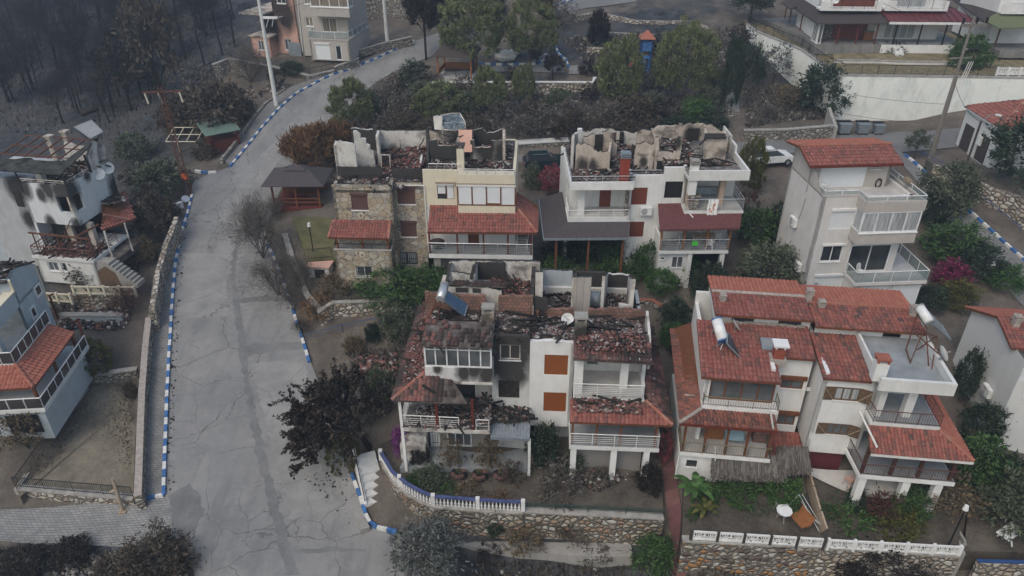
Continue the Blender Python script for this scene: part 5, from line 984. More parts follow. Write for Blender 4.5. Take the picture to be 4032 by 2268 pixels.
b=MB();b.slab([C(1.2,(1415,240)),C(1.2,(1588,240)),C(2.2,(1575,205)),C(2.2,(1420,205))],.08);b.build('roof_remnant','char',h);b=MB();b.bar(C(1.0,(1380,295)),C(1.6,(1440,235)),.08,.1);b.build('charred_rafter','char',h)
rubble(FC,[([(.2,.5),(xb+1.4,.5),(xb+1.2,5.6),(.2,5.6)],tf,.5,2,1),([(xb+.8,.6),(xr-.6,.9),(xr-.6,1.3),(xb+.8,1.3)],pb+.22,.2,.7,1)],'dark debris heaped on the roofless top of the white house with the maroon roof',2300,(.05,.22),57,.35,beams=22,mats=('rubble','rubble','char'))
# table, chairs and bag on the lower balcony
def plastic_chair(fr,p,rz,label,mat='white_plastic',group=None,arms=True):
 o=empty('plastic_chair',fr.wor(p),fr.rot+R(rz),label=label,cat='chair',group=group)
 b=MB();b.hexa([(-.22,-.22,.41),(.22,-.22,.41),(.2,.2,.39),(-.2,.2,.39),(-.23,-.23,.44),(.23,-.23,.44),(.21,.21,.43),(-.21,.21,.43)]);b.build('seat',mat,o)
 b=MB();b.path([(-.2,.21,.42),(-.22,.27,.72),(-.12,.3,.88),(.12,.3,.88),(.22,.27,.72),(.2,.21,.42)],.022,6)
 for x in(-.11,-.04,.04,.11):b.bar((x,.21,.43),(x*1.05,.295,.86),.035,.012)
 b.build('backrest',mat,o)
 for sx in(-1,1):
  for sy in(-1,1):b=MB();b.tube((sx*.25,sy*.24,0),(sx*.19,sy*.19,.41),.022,.028,6);b.build('leg',mat,o)
  if arms:b=MB();b.path([(sx*.23,-.2,.42),(sx*.26,-.2,.62),(sx*.26,.1,.65),(sx*.23,.26,.68)],.02,5);b.build('armrest',mat,o)
 return o
for(px,py,rz,lb)in((1230,1030,20,'white plastic chair left of the wooden table on the balcony under the maroon roof'),(1355,1035,-30,'white plastic chair half hidden behind the left end of the wooden balcony table'),(1500,1030,200,'white plastic chair at the right end of the wooden balcony table'),(1455,1085,160,'white plastic chair in front of the wooden balcony table')):
 q=FC.Z(Z6(px,py+15),sl+.02);q=(q[0],min(-.3,max(-1.7,q[1])),sl+.02);plastic_chair(FC,q,rz,lb)
o=empty('wooden_table',FC.wor((C(-1,(1415,1015))[0],-.95,sl+.02)),FC.rot,label='pale wooden table crowded with jars on the balcony under the maroon roof',cat='table')
b=MB();b.box(-.75,-.4,.7,.75,.4,.75);b.build('tabletop','wood_pale',o)
for sx in(-.65,.65):
 for sy in(-.32,.32):b=MB();b.box(sx-.04,sy-.04,0,sx+.04,sy+.04,.7);b.build('leg','wood_pale',o)
q=C(yl-.06,(1342,1052));o=empty('green_bag',FC.wor((q[0],yl-.02,q[2]-.15)),FC.rot,label='bright green bag hanging on the silver balcony railing',cat='bag');b=MB();b.hexa([(-.22,-.14,0),(.22,-.14,0),(.22,0,0),(-.22,0,0),(-.19,-.1,.3),(.19,-.1,.3),(.19,0,.3),(-.19,0,.3)]);b.build('body',plain('bright_green',(.06,.4,.05),.6),o);b=MB();b.path([(-.1,-.05,.3),(-.08,-.05,.42),(.08,-.05,.42),(.1,-.05,.3)],.015,5);b.build('handle','galv',o)
# ================================================================ tall beige house
FE=Frame(R1(350,1200),7.3,4,3.6);E=lambda y,p,Z=R1:FE.Y(Z(*p),y);f0=lambda p:E(0,p)
h=house('beige_house',FE,'intact tall beige house with red tiled roof, white shutters, curtained bay and glass railings')
xl=-.6;yB=5.3;wt=f0((405,725))[2];w1,w2=wq(f0,(468,822),(605,955)),wq(f0,(400,1085),(525,1200));w3=wq(f0,(340,1312),(520,1440))
yb=-1.1;e_=lambda p:E(yb,p);bx0=e_((690,900))[0];bx1=e_((1130,900))[0]
b=MB();front(b,0,xl,bx1-.25,3.4,wt,.22,[hole(*w1),hole(*w2),hole(*w3)]);sideL(b,xl,0,yB,3.4,wt+.1,.22);back(b,yB,xl,bx1-.25,3.4,wt);sideR(b,bx1-.25,0,yB,3.4,wt,.22);o=b.build('wall','beige_light',h)
shutter(h,*w1,'shut_white',fm='alu',boxm='white_clean');shutter(h,*w3,'shut_white',fm='alu');window(h,*w2,cols=2,gm='glass');b=MB();b.box(w2[0][0]-.1,-.1,w2[1][2]+.02,w2[1][0]+.1,.05,w2[1][2]+.17);b.build('roller_box','white_clean',h)
zp1,zp0,zg1,zg0,zb=e_((735,757))[2],e_((720,820))[2],e_((715,835))[2],e_((680,990))[2],e_((640,1075))[2]
b=MB();b.box(bx0,yb,zb,bx1,-.003,zg0-.02);b.build('bay','beige',h)
window(h,(bx0+.03,yb,zg0),(bx1-.03,yb,zg1),cols=4,gm='curtain',inset=-.06,sill=True,fw=.09,label='four-pane curtained bay window');window(h,(bx0+.03,-.02,zg0),(bx0+.03,yb+.06,zg1),out=(-1,0),cols=1,gm='curtain',inset=-.03,sill=False,fw=.08);window(h,(bx1-.03,yb+.06,zg0),(bx1-.03,-.02,zg1),out=(1,0),cols=1,gm='curtain',inset=-.03,sill=False,fw=.08)
tf=zp1-.45
b=MB();b.box(bx0-.03,yb,zg1+.01,bx1+.05,yb+.16,zp1-.02);b.box(bx0-.03,yb+.16,zg1+.01,bx0+.13,0,zp1-.02);b.box(bx1-.11,yb+.16,zg1+.01,bx1+.05,yB,zp1-.02);b.box(xl,0,wt,bx0+.1,.16,zp1-.02);b.box(xl,.16,wt,xl+.16,2.2,zp1-.02);b.build('parapet','beige',h)
b=MB();b.box(xl+.05,.17,tf-.15,bx1-.12,yB,tf);b.box(bx0+.14,yb+.17,tf-.15,bx1-.12,.17,tf);b.build('terrace_floor','floor_tile',h)
railing(h,[(xl+.08,2.0,zp1),(xl+.08,.08,zp1),(bx0+.05,.08,zp1),(bx0+.05,yb+.08,zp1),(bx1-.03,yb+.08,zp1),(bx1-.03,4.2,zp1),(bx1-1.6,4.3,zp1)],.33,'glass','alu',step=1.5,r=.02)
# penthouse under the tiled roof
py=2.3;p0=E(py,(320,600));px1=E(py,(915,500))[0];ez=E(1.75,(310,487))[2];w=wq(lambda p:E(py,p),(390,490),(690,655));w=((w[0][0],py,tf+.02),w[1]);ws=wq(lambda p:E(py,p),(765,475),(830,502))
b=MB();front(b,py,xl,px1,tf-.3,ez+.12,.2,[hole(*w),hole(*ws)]);back(b,yB,xl,px1,wt,ez);sideR(b,px1,py,yB,tf-.3,ez,.2)
e0,e1=E(1.75,(308,487)),E(1.75,(1003,462));r0,r1=E(3.7,(235,340)),E(3.7,(888,318));k0,k1=E(5.7,(80,312)),E(5.7,(760,303))
rz=(r0[2]+r1[2])/2;ez=(e0[2]+e1[2])/2;x0r=min(e0[0],r0[0]);x1r=e1[0]
zk=ez+.25
b.add([(xl,py,ez),(xl,yB,ez),(xl,yB,zk-.1),(xl,3.7,rz-.15)],[(3,2,1,0)]);b.add([(xl,0,wt-.02),(xl,yB,wt-.02),(xl,yB,ez+.02),(xl,py,ez+.02)],[(3,2,1,0)]);b.build('wall','beige',h)
shutter(h,*w,'shut_white',box=False,fm='alu',name='shutter');window(h,*ws,cols=1,sill=True)
tiled(h,[(x0r-.1,1.75,ez),(x1r,1.75,ez),(x1r,3.7,rz),(x0r-.1,3.7,rz)],'tile_old' if 0 else 'tile_red',seed=61);tiled(h,[(x1r,5.8,zk),(x0r-.1,5.8,zk),(x0r-.1,3.7,rz),(x1r,3.7,rz)],'tile_orange',[((x0r-.1,3.7,rz+.04),(x1r,3.7,rz+.04))],seed=62)
b=MB();b.box(x0r-.1,1.66,ez-.14,x1r,1.74,ez+.02);b.build('gutter','wood_red',h)
# lower balcony with sliding door
yl=-1.6;s0=E(yl,(635,1367));s1=E(yl,(1180,1350));sl=s0[2];w=wq(lambda p:E(-.15,p),(612,1078),(872,1243));w=((w[0][0],-.15,sl+.04),w[1])
b=MB();front(b,-.15,w[0][0]-.1,w[1][0]+.25,sl,zb,.15,[hole(*w)]);b.box(w[1][0]+.25,-.15,sl,bx1-.3,-.003,zb);b.build('wall','beige_light',h);window(h,*w,cols=2,gm='glass',fw=.09,sill=False,name='sliding_door',inset=-.05)
b=MB();b.prism([(s0[0],yl),(s1[0],yl),(s1[0]+.1,3.5),(s0[0],3.5)],sl-.22,sl);o=b.build('balcony','beige_light',h);c=MB();c.prism([(s0[0]+.06,yl+.06),(s1[0]-.05,yl+.06),(s1[0]+.05,3.4),(s0[0]+.06,3.4)],sl,sl+.02);c.build('floor','floor_tile',o)
railing(h,[(s0[0]+.05,-.2,sl),(s0[0]+.05,yl+.06,sl),(s1[0]-.04,yl+.06,sl),(s1[0]+.05,3.4,sl)],.8,'glass','alu',step=1.3,r=.022)
b=MB();b.box(s0[0]+.1,yl+.3,3.3,s1[0]-.15,-.01,sl-.23);b.build('garage_wall','beige_light',h)
for pa,pb in(((668,1400),(862,1449)),((922,1392),(1105,1449))):w=wq(lambda p:E(yl+.3,p),pa,pb);shutter(h,(w[0][0],yl+.3,3.5),w[1],'shut_white',inset=.03,fm='alu',boxm='white_clean',name='garage_shutter')
pipe(h,[FE.X(R1(265,725),xl-.05),FE.X(R1(235,830),xl-.05),FE.X(R1(205,900),xl-.05)],.02,'grey_plastic','cable');ac_unit(FE,FE.X(R1(185,935),xl-.01),(-1,0),'white air conditioner high on the blank side wall of the beige house');ac_unit(FE,FE.X(R1(215,1265),xl-.01),(-1,0),'white air conditioner low on the side wall of the beige house, among bushes')
dish(FE,(bx1-.15,1.2,zp1),None,.36,'tan satellite dish on the glass railing of the beige house','wood_pale',(.7,.3,.35))
q=FE.Z(R1(628,1275),sl+.02);plastic_chair(FE,(q[0]+.1,-.7,sl+.02),30,'white bistro chair by the sliding door of the beige house balcony',arms=False)
q=E(py-.12,(375,640));plastic_chair(FE,(q[0],py-.5,tf),60,'white plastic chair on the roof terrace of the beige house')
o=empty('garden_hose',FE.wor(E(py-.06,(803,648))),FE.rot,label='black hose coiled on the roof terrace wall of the beige house',cat='hose');b=MB()
for r in(.22,.25,.28):b.path([(r*.75*math.cos(i*.4),-.03,.35+r*1.25*math.sin(i*.4))for i in range(17)],.022,5)
b.build('coil','iron',o)
# ================================================================ near right pair: left half with the dark-framed balcony
FG=Frame(R7(1050,210),3.6,-7,.8);G=lambda y,p,Z=R6:FG.Y(Z(*p),y);G7=lambda y,p:FG.Y(R7(*p),y)
h=house('white_house',FG,'intact white house with brown-framed glazed front, red chimney and red tiled roofs')
ye=-.6;e0,e1,e2=G(ye,(290,797)),G(ye,(858,812)),G(1.2,(1118,730));ez=(e0[2]+e1[2])/2;yA=3.6;aL=G(yA,(250,350));aR=G(yA,(1085,440));az=(G(yA,(450,390))[2]+G(yA,(1000,425))[2])/2
xL=e0[0];xM=e1[0];xP=-.25
sl_=(az-ez)/(yA-ye)
tiled(h,[(xL,ye,ez),(xM,ye,ez),(xM,yA,az),(xL,yA,az)],'tile_red',seed=71,label='broad red tiled roof');tiled(h,[(xM+.01,1.2,ez+sl_*1.8),(xP,1.2,ez+sl_*1.8),(xP,yA,az),(xM+.01,yA,az)],'tile_red',seed=72)
b=MB();sideL(b,xL+.3,-.2,7,.8,ez+.1);front(b,1.5,xM-.2,xP,.8,ez+sl_*2,.2,[hole(*wq(lambda p:G(1.5,p),(860,793),(1003,868))),hole(*wq(lambda p:G(1.5,p),(838,1040),(942,1122)))]);back(b,7,xL+.3,xP,.8,ez+.8);sideR(b,xM-.2,.1,1.5,.8,ez+.4);b.build('wall','white_clean',h)
for a_,c_2 in(((860,793),(1003,868)),((838,1040),(942,1122))):
 w=wq(lambda p:G(1.5,p),a_,c_2);window(h,*w,cols=2,fm='wood',gm='glass_grey',inset=-.05,sill=True);b=MB();b.box(w[0][0]-.08,1.36,w[1][2]+.02,w[1][0]+.12,1.55,w[1][2]+.26);b.build('roller_box','wood',h)
us=G(ye,(310,985))[2];x0,x1=G(0,(340,900))[0],G(0,(808,900))[0]
b=MB();b.box(x0-.35,-.2,us,x0-.02,.1,ez-.1);b.box(x0-.35,ye,us-.25,x1+.25,.2,us);b.build('balcony','white_clean',h)
window(h,(x0,0,us+.02),(x1,0,ez-.12),cols=4,fm='wood',gm='glass_grey',inset=-.08,sill=False,fw=.1,name='glazed_front')
railing(h,[(x0-.3,0,us),(x0-.3,ye+.05,us),(x1+.2,ye+.05,us),(x1+.2,.2,us)],.62,'balusters',plain('bronze_rail',(.17,.14,.085),.5,.2),r=.02)
# attic strip and upper roof
tz0=G(yA-.35,(390,350))[2];tz1=G(yA-.35,(1085,372))[2];te=(tz0+tz1)/2;ry=5.5;rz=(G(ry,(375,182))[2]+G(ry,(1060,215))[2])/2;tx0=G(yA-.35,(388,350))[0];tx1=G(yA-.35,(1088,372))[0]
b=MB();b.box(tx0+.15,yA,az-.3,tx1,yA+.2,te-.05);b.box(tx0+.15,yA+.2,az-.3,tx0+.35,7.2,te-.05);b.box(tx0+.35,7.0,az-.3,tx1,7.2,te);b.add([(tx0+.2,yA,te-.05),(tx0+.2,7.2,te-.05),(tx0+.2,ry,rz-.12)],[(0,1,2)]);b.build('attic_wall','white',h)
for pa,pb in(((508,358),(662,385)),((842,372),(1000,398))):q=G(yA-.02,pa),G(yA-.02,pb);b=MB();b.box(q[0][0],yA-.02,az+.05,q[1][0],yA+.01,te-.06);b.build('attic_window','wood_red' if 0 else 'glass',h)
tiled(h,[(tx0,yA-.35,te),(tx1,yA-.35,te),(tx1,ry,rz),(tx0,ry,rz)],'tile_red',seed=73);tiled(h,[(tx1,7.5,te),(tx0,7.5,te),(tx0,ry,rz),(tx1,ry,rz)],'tile_orange',[((tx0,ry,rz+.04),(tx1,ry,rz+.04))],seed=74,edge='mortar')
b=MB();rr=random.Random(4)
for i in range(26):x=xL+1.6+(xP-xL-1.8)*i/26;s=rr.uniform(.1,.2);b.box(x-s,yA-.16,az-.02,x+s,yA-.02,az+rr.uniform(.08,.17))
b.build('mortar_fillet','mortar',h)
q=G(ye+.9,(815,690));qy=1.0;qz=ez+sl_*1.6;q=G(qy,(820,690));b=MB();b.box(q[0]-.42,qy-.35,qz-.2,q[0]+.42,qy+.35,qz+.22);b.build('chimney_base','mortar',h);zc=G(qy-.3,(825,592))[2];chimney(h,q[0],qy,qz,zc,.56,.5,plain('red_chimney_render',(.26,.07,.045),.85,0,.25),'white_clean',False,.12)
q=G(2.0,(775,530));qz=ez+sl_*2.6;b=MB();b.slab([(q[0]-.42,1.6,ez+sl_*2.2+.12),(q[0]+.42,1.6,ez+sl_*2.2+.12),(q[0]+.42,2.45,ez+sl_*3.05+.12),(q[0]-.42,2.45,ez+sl_*3.05+.12)],.1);o=b.build('skylight','galv',h);c=MB();c.slab([(q[0]-.3,1.75,ez+sl_*2.35+.135),(q[0]+.3,1.75,ez+sl_*2.35+.135),(q[0]+.3,2.35,ez+sl_*2.95+.135),(q[0]-.3,2.35,ez+sl_*2.95+.135)],.02);c.build('pane','solar_grey',o)
for pp,y_ in(((440,235),4.6),):q=G(y_,pp);chimney(h,q[0],y_,q[2]-.4,q[2]+.05,.28,.28,'mortar','mortar',True)
# lower roofs, balcony, thatch
yl=-1.7;l0=G7(yl,(138,128));l1=G7(yl,(835,163));lz=(l0[2]+l1[2])/2;tzl=us-.25
tiled(h,[(l0[0],yl,lz),(l1[0],yl,lz),(l1[0],ye,tzl),(x0-.35,ye,tzl)],'tile_dark',[(((l0[0],yl,lz+.03)),(x0-.35,ye,tzl+.03))],seed=75,edge='mortar',w_=.18,course=.3)
tiled(h,[(l0[0],7.2,lz),(l0[0],yl,lz),(x0-.35,ye,tzl),(xL+.3,7.2,tzl+.5)],'tile_dark',seed=76,w_=.2,course=.32,label='weathered brown side roof');b=MB();b.box(l0[0],yl-.05,lz-.16,l1[0],yl-.003,lz);b.build('gutter','wood_red',h);pipe(h,[G(yl,(775,1020)),G(yl,(822,1022))],.05);pipe(h,[G(yl+.05,(780,1020)),G(yl+.05,(802,1160))],.05)
yf=-1.4;s0=G7(yf,(132,337));s1=G7(yf,(782,370));sl=(s0[2]+s1[2])/2
b=MB();b.box(s0[0],yf,sl-.22,s1[0],.6,sl);o=b.build('balcony','white_clean',h);c=MB();c.box(s0[0]+.05,yf+.05,sl,s1[0]-.05,.6,sl+.02);c.build('floor','floor_tile',o);railing(h,[(s0[0]+.05,.3,sl),(s0[0]+.05,yf+.05,sl),(s1[0]-.05,yf+.05,sl),(s1[0]-.05,.5,sl)],.75,'balusters',M['bronze_rail']if 'bronze_rail' in M else bpy.data.materials['bronze_rail'],r=.02)
for px in(165,315,470,615,775):q=G7(yf+.2,(px,250));b=MB();b.box(q[0]-.06,yf+.12,sl,q[0]+.06,yf+.24,lz-.08);b.build('post','wood',h)
b=MB();b.box(s0[0]+.15,.5,sl,s1[0],.6,tzl);b.build('inner_wall','beige',h);q=G7(-.6,(395,210));b=MB();b.box(q[0]-.55,-.1,sl,q[0]+.5,-.05,lz+.1);b.build('bamboo_blind','wood_orange',h);b=MB();q=G7(-.1,(710,200));b.box(q[0]-.35,-.1,sl,q[0]+.4,.5,lz+.2);b.build('brick_fireplace','brick',h)
b=MB();front(b,yf+.25,s0[0]+.1,s1[0]-.6,.6,sl-.23,.2,[hole(*wq(lambda p:G7(yf+.25,p),(187,378),(255,433)))]);sideL(b,s0[0]+.1,yf+.45,6,.6,sl-.23,.2);b.build('wall','white_clean',h);window(h,*wq(lambda p:G7(yf+.25,p),(187,378),(255,433)),cols=1,fm='shingle_dark',gm='glass');pipe(h,[(s0[0]+.02,yf,sl),(s0[0]+.0,yf,.9)],.05);pipe(h,[G7(yf-.04,(390,290)),G7(yf-.04,(390,385))],.03)
o=empty('side_table',FG.wor((G7(-.7,(530,235))[0],-.55,sl+.02)),FG.rot,label='pale blue table leaning inside the covered balcony of the intact white house',cat='table');b=MB();b.hexa([(-.5,-.1,.5),(.5,-.1,.5),(.5,.45,1.0),(-.5,.45,1.0),(-.5,-.12,.54),(.5,-.12,.54),(.5,.43,1.04),(-.5,.43,1.04)]);b.build('tabletop',plain('pale_blue_laminate',(.25,.38,.43),.5),o)
for sx in(-.4,.4):b=MB();b.tube((sx,.1,0),(sx,.15,.6),.03);b.build('leg','steel',o)
q0,q1=G7(.3,(772,335)),G7(.3,(1032,340));t0=G7(1.4,(795,178))[2];tiled(h,[(q0[0],.0,q0[2]),(q1[0],.0,q0[2]),(q1[0],1.45,t0),(q0[0],1.45,t0)],'tile_red',seed=77,w_=.26,course=.3,name='porch_roof')
def thatch(fr,Zf,ya,pl_,pr,dz,dep,label,seed):
 a,c=fr.Y(Zf(*pl_),ya),fr.Y(Zf(*pr),ya);o=empty('thatched_awning',fr.wor(a),fr.rot,label=label,cat='awning');L=c[0]-a[0];sl2=c[2]-a[2];rs=np.random.RandomState(seed);b=MB()
 b.slab([(0,0,0),(L,0,sl2),(L,dep,sl2+dz),(0,dep,dz)],.1);b.build('frame','wood_old',o);n=int(L*300);V=[];u=rs.rand(n)*L;r=rs.rand(n);ln=rs.uniform(.4,.75,n)
 x=u;y=dep*r;z=sl2*u/L+dz*r+.06+rs.rand(n)*.08;dx=rs.normal(0,.08,n);wd=rs.uniform(.015,.04,n)
 p0=np.c_[x-wd,y,z];p1=np.c_[x+wd,y,z];yy=np.maximum(y-ln,-.12-rs.rand(n)*.1);over=ln-(y-yy);zz=z-(y-yy)*dz/dep-np.maximum(over,0)*.9;p2=np.c_[x+dx+wd,yy,zz];p3=np.c_[x+dx-wd,yy,zz]
 V=np.stack([p0,p1,p2,p3],1).reshape(-1,3);F=np.arange(4*n).reshape(-1,4);link('reeds',fastmesh('reeds',V,F,['thatch']),o)
 for x_ in(.15,L-.15):p=MB();p.tube((x_,.2,0),(x_,.2,.7-a[2]),.05);p.build('post','wood_old',o)
thatch(FG,R7,yf-.5,(368,470),(885,490),.55,1.0,'long dark reed awning hanging below the balcony of the intact white house',5);thatch(FG,R7,yf-.2,(835,440),(1058,440),.5,1.2,'short dark reed awning beside the maroon plank wall',6)
heater(FG,'white solar water heater with blue end cap on the red tiled roof',G(1.6,(445,525)),G(2.6,(400,375)),.3,[G(1.9,(475,470)),G(2.6,(560,560)),G(.9,(580,660)),G(1.0,(470,545))],'white_plastic','solar_dark',[(G(1.6,(445,545)),G(.9,(380,685))),(G(2.6,(400,390)),G(2.4,(345,525))),(G(1.6,(430,540)),G(1.6,(370,590))),(G(.9,(580,660)),G(.6,(548,680)))],'galv','kerb_blue')
b=MB();dish(FG,(G(2.9,(530,440))[0],2.9,ez+sl_*3.5),None,.42,'large white satellite dish behind the solar heater on the red tiled roof',face=(.75,.2,.45))
# ================================================================ near right pair: right half with terraces
h=house('white_house',FG,'intact white house with open roof terrace, brown plank shutters and pillared tiled veranda');w1,w2=wq(lambda p:G(0,p),(1243,850),(1400,955)),wq(lambda p:G7(0,p),(1185,117),(1322,205))
wb=G7(0,(1040,318))[2];xw=G(0,(1500,810))[0];ez2=(G(-.25,(1130,797))[2]+G(-.25,(1500,807))[2])/2
b=MB();front(b,0,.003,xw+.4,wb,ez2-.02,.22,[hole(*w1),hole(*w2)]);sideL(b,.003,0,6.8,wb,ez2+.2);sideR(b,xw+.4,0,1.5,wb,ez2,.2);front(b,1.6,xw+.4,G(-1.2,(2060,900))[0]-.2,.8,ez2,.2);back(b,7,.1,G(-1.2,(2060,900))[0]-.2,.8,ez2+.3);sideR(b,G(-1.2,(2060,900))[0]-.2,1.6,7,.8,ez2,.2);b.build('wall','white_clean',h)
for w in(w1,w2):
 window(h,*w,cols=3,fm='wood_old',gm='curtain' if w is w1 else 'glass_grey',fw=.09,inset=-.04)
 for s in(-1,1):
  xa=w[0][0]if s<0 else w[1][0];T=MB();d=(s*.5,-.22 if s>0 else-.04);T.hexa([(xa,-.03,w[0][2]),(xa+d[0],-.03+d[1],w[0][2]),(xa+d[0],.01+d[1],w[0][2]),(xa,.01,w[0][2]),(xa,-.03,w[1][2]),(xa+d[0],-.03+d[1],w[1][2]),(xa+d[0],.01+d[1],w[1][2]),(xa,.01,w[1][2])]);q=T.build('shutter','wood_old',h);T=MB();T.bar((xa,-.05,w[0][2]+.08),(xa+d[0],-.05+d[1],w[1][2]-.08),.09,.03);T.build('brace','wood_pale',q)
yt=3.4;tzr=G(yt,(1480,485))[2];er0=G(-.25,(1128,797))[0];er1=G(-.25,(1505,807))[0]
tiled(h,[(er0+.2,-.25,ez2),(er1,-.25,ez2),(er1,yt,tzr-.1),(er0+.2,yt,tzr-.1)],'tile_old',seed=81,label='tiled roof with many blackened tiles');b=MB();b.box(er1+.02,-.2,ez2-.3,er1+.14,yt,tzr+.25);b.build('parapet','white',h)
yb=-1.2;P0,P1=G(yb,(1520,800)),G(yb,(2112,830));pt=(P0[2]+P1[2])/2;pb=G(yb,(2068,918))[2];tf=pb+.25;xa,xr=er1+.16,P1[0]
b=MB();b.box(xa-.2,yb,pb,xr,yb+.18,pt);b.box(xr-.18,yb+.18,pb,xr,4.6,pt);b.box(xa,yb+.18,pb,xr-.18,4.6,tf);o=b.build('roof_terrace','white',h);c=MB();c.box(xa,yb+.18,tf,xr-.19,4.55,tf+.02);c.build('floor','floor_grey',o)
te=G(3.0,(1100,432));te2=G(3.0,(1890,467));zt=(te[2]+te2[2])/2;ry=5.2;rz=(G(ry,(1072,268))[2]+G(ry,(1800,293))[2])/2;u0,u1=te[0],te2[0]
b=MB();b.box(.1,yt,tzr-.4,xa,yt+.2,zt);front(b,yt,xa,u1+.1,tf-.2,zt,.2,[hole(*wq(lambda p:G(yt,p),(1580,466),(1662,612)))]);b.box(u1-.1,yt+.2,tf,u1+.1,7.0,zt);b.box(.1,6.9,tf-.4,u1,7.1,zt);b.build('attic_wall','white',h);w=wq(lambda p:G(yt,p),(1580,466),(1662,612));window(h,(w[0][0],yt,tf+.03),w[1],cols=1,gm='glass',fm='iron',name='door',sill=False,transom=.5)
tiled(h,[(u0,3.0,zt),(u1,3.0,zt),(u1,ry,rz),(u0,ry,rz)],'tile_old',seed=82);tiled(h,[(u1,7.4,zt),(u0,7.4,zt),(u0,ry,rz),(u1,ry,rz)],'tile_orange',[((u0,ry,rz+.04),(u1,ry,rz+.04))],seed=83)
for pp,y_ in(((1138,285),4.8),((1790,325),4.6),((1055,205),5.3)):q=G(y_,pp);chimney(h,q[0],y_,q[2]-.5,q[2]+.1,.32,.32,'mortar','mortar',True)
q=G(-.6,(1550,745));chimney(h,q[0],-.55,pb+.3,G(-.8,(1560,690))[2],.62,.56,'white_clean','tile_orange',False,.03)
heater(FG,'white solar water heater on a tall rusty stand above the roof terrace',G(2.2,(1835,285)),G(1.4,(1910,395)),.24,[G(3.0,(1900,320)),G(3.3,(1990,410)),G(2.6,(2055,520)),G(1.8,(1930,410))],'white_plastic','solar_grey',[(G(2.2,(1830,310)),(G(2.2,(1720,645))[0],2.2,tf)),(G(1.4,(1880,410)),(G(1,(1760,710))[0],1.0,tf)),(G(2.6,(1960,490)),(G(1,(1890,650))[0],2.3,tf)),(G(2.6,(1960,490)),(G(.3,(1950,720))[0],.6,tf)),(G(2.2,(1800,470)),G(1.2,(2010,650))),(G(2.6,(1990,570)),G(1.8,(1900,650))),(G(2.2,(1800,430)),G(2.4,(1960,500))),(G(1.4,(1880,410)),(G(1,(1895,700))[0],.9,tf)),((G(2.2,(1720,645))[0],2.2,tf+.1),(G(1,(1760,710))[0],1.0,tf+.1))])
dish(FG,(xr-.1,.9,pt),None,.42,'white satellite dish on the parapet of the open roof terrace',face=(.85,.1,.3))
ym=-1.0;m0,m1=G(ym,(1478,1102)),G(ym,(1985,1140));ms=(m0[2]+m1[2])/2;mx=m1[0]
b=MB();b.box(xw+.1,ym,ms-.2,mx,1.6,ms);o=b.build('balcony','white',h);c=MB();c.box(xw+.42,ym+.05,ms,mx-.05,1.6,ms+.02);c.build('floor','floor_grey',o);railing(h,[(xw+.15,.0,ms),(xw+.25,ym+.05,ms),(mx-.05,ym+.05,ms),(mx-.05,4.5,ms)],.78,'balusters','iron_brown',r=.02)
q=G(-.3,(1755,1000));b=MB();b.box(q[0]-.22,-.4,ms,q[0]+.22,.05,pb);b.build('pillar','white_clean',h);b=MB();b.box(xw+.42,-.5,ms,xw+.75,.0,pb);b.build('pillar','white',h)
yl=-2.0;s0,s1=G7(yl,(1405,492)),G7(yl,(2092,540));sl=(s0[2]+s1[2])/2;yv=-2.3;v0,v1=G7(yv,(1490,338)),G7(yv,(2222,388));vz=(v0[2]+v1[2])/2;vx0,vx1=v0[0],v1[0];tzv=ms-.22
tiled(h,[(vx0,yv,vz),(vx1,yv,vz),(mx,ym,tzv),(vx0,ym,tzv)],'tile_dark' if 0 else 'tile_old',[((vx1,yv,vz+.03),(mx,ym,tzv+.03))],seed=84,w_=.19,course=.3);tiled(h,[(vx1,yv,vz),(vx1,6.5,vz),(mx,6.5,tzv),(mx,ym,tzv)],'tile_orange',seed=85);pipe(h,[G7(ym-.1,(1410,30)),G7(yv+.2,(1535,290))],.06)
b=MB();b.box(vx0,yv-.05,vz-.15,vx1,yv-.003,vz);b.build('gutter','pipe_white',h)
b=MB();b.prism([(s0[0],yl),(s1[0],yl),(s1[0],2),(s0[0]-.4,2)],sl-.24,sl);o=b.build('balcony','white_clean',h);c=MB();c.prism([(s0[0]+.08,yl+.06),(s1[0]-.06,yl+.06),(s1[0]-.06,2),(s0[0]-.3,2)],sl,sl+.02);c.build('floor','floor_grey',o);railing(h,[(s0[0]-.2,1,sl),(s0[0]+.08,yl+.06,sl),(s1[0]-.06,yl+.06,sl),(s1[0]-.06,2,sl)],.75,'balusters','iron_brown',r=.022)
for px in(1440,1650,1850,2085):q=G7(yl+.2,(px,420));b=MB();b.box(q[0]-.08,yl+.12,sl,q[0]+.08,yl+.28,vz-.05);b.build('post',plain('dark_brown_post',(.07,.035,.025))if px==1440 else bpy.data.materials['dark_brown_post'],h)
for px in(1415,1735,1970):q=G7(yl+.2,(px,560));b=MB();b.box(q[0]-.2,yl+.1,.5,q[0]+.2,yl+.5,sl-.24);b.build('pillar','white_clean',h)
b=MB();b.box(.1,.25,.6,s0[0]-.1,.4,wb+.15);b.build('plank_wall','deck_maroon',h);b=MB();b.box(-.2,1.5,ms-.2,xw,1.6,ms);b.box(s0[0]-.1,1.4,.5,s1[0]-.2,1.6,sl-.2);b.build('wall','white',h)
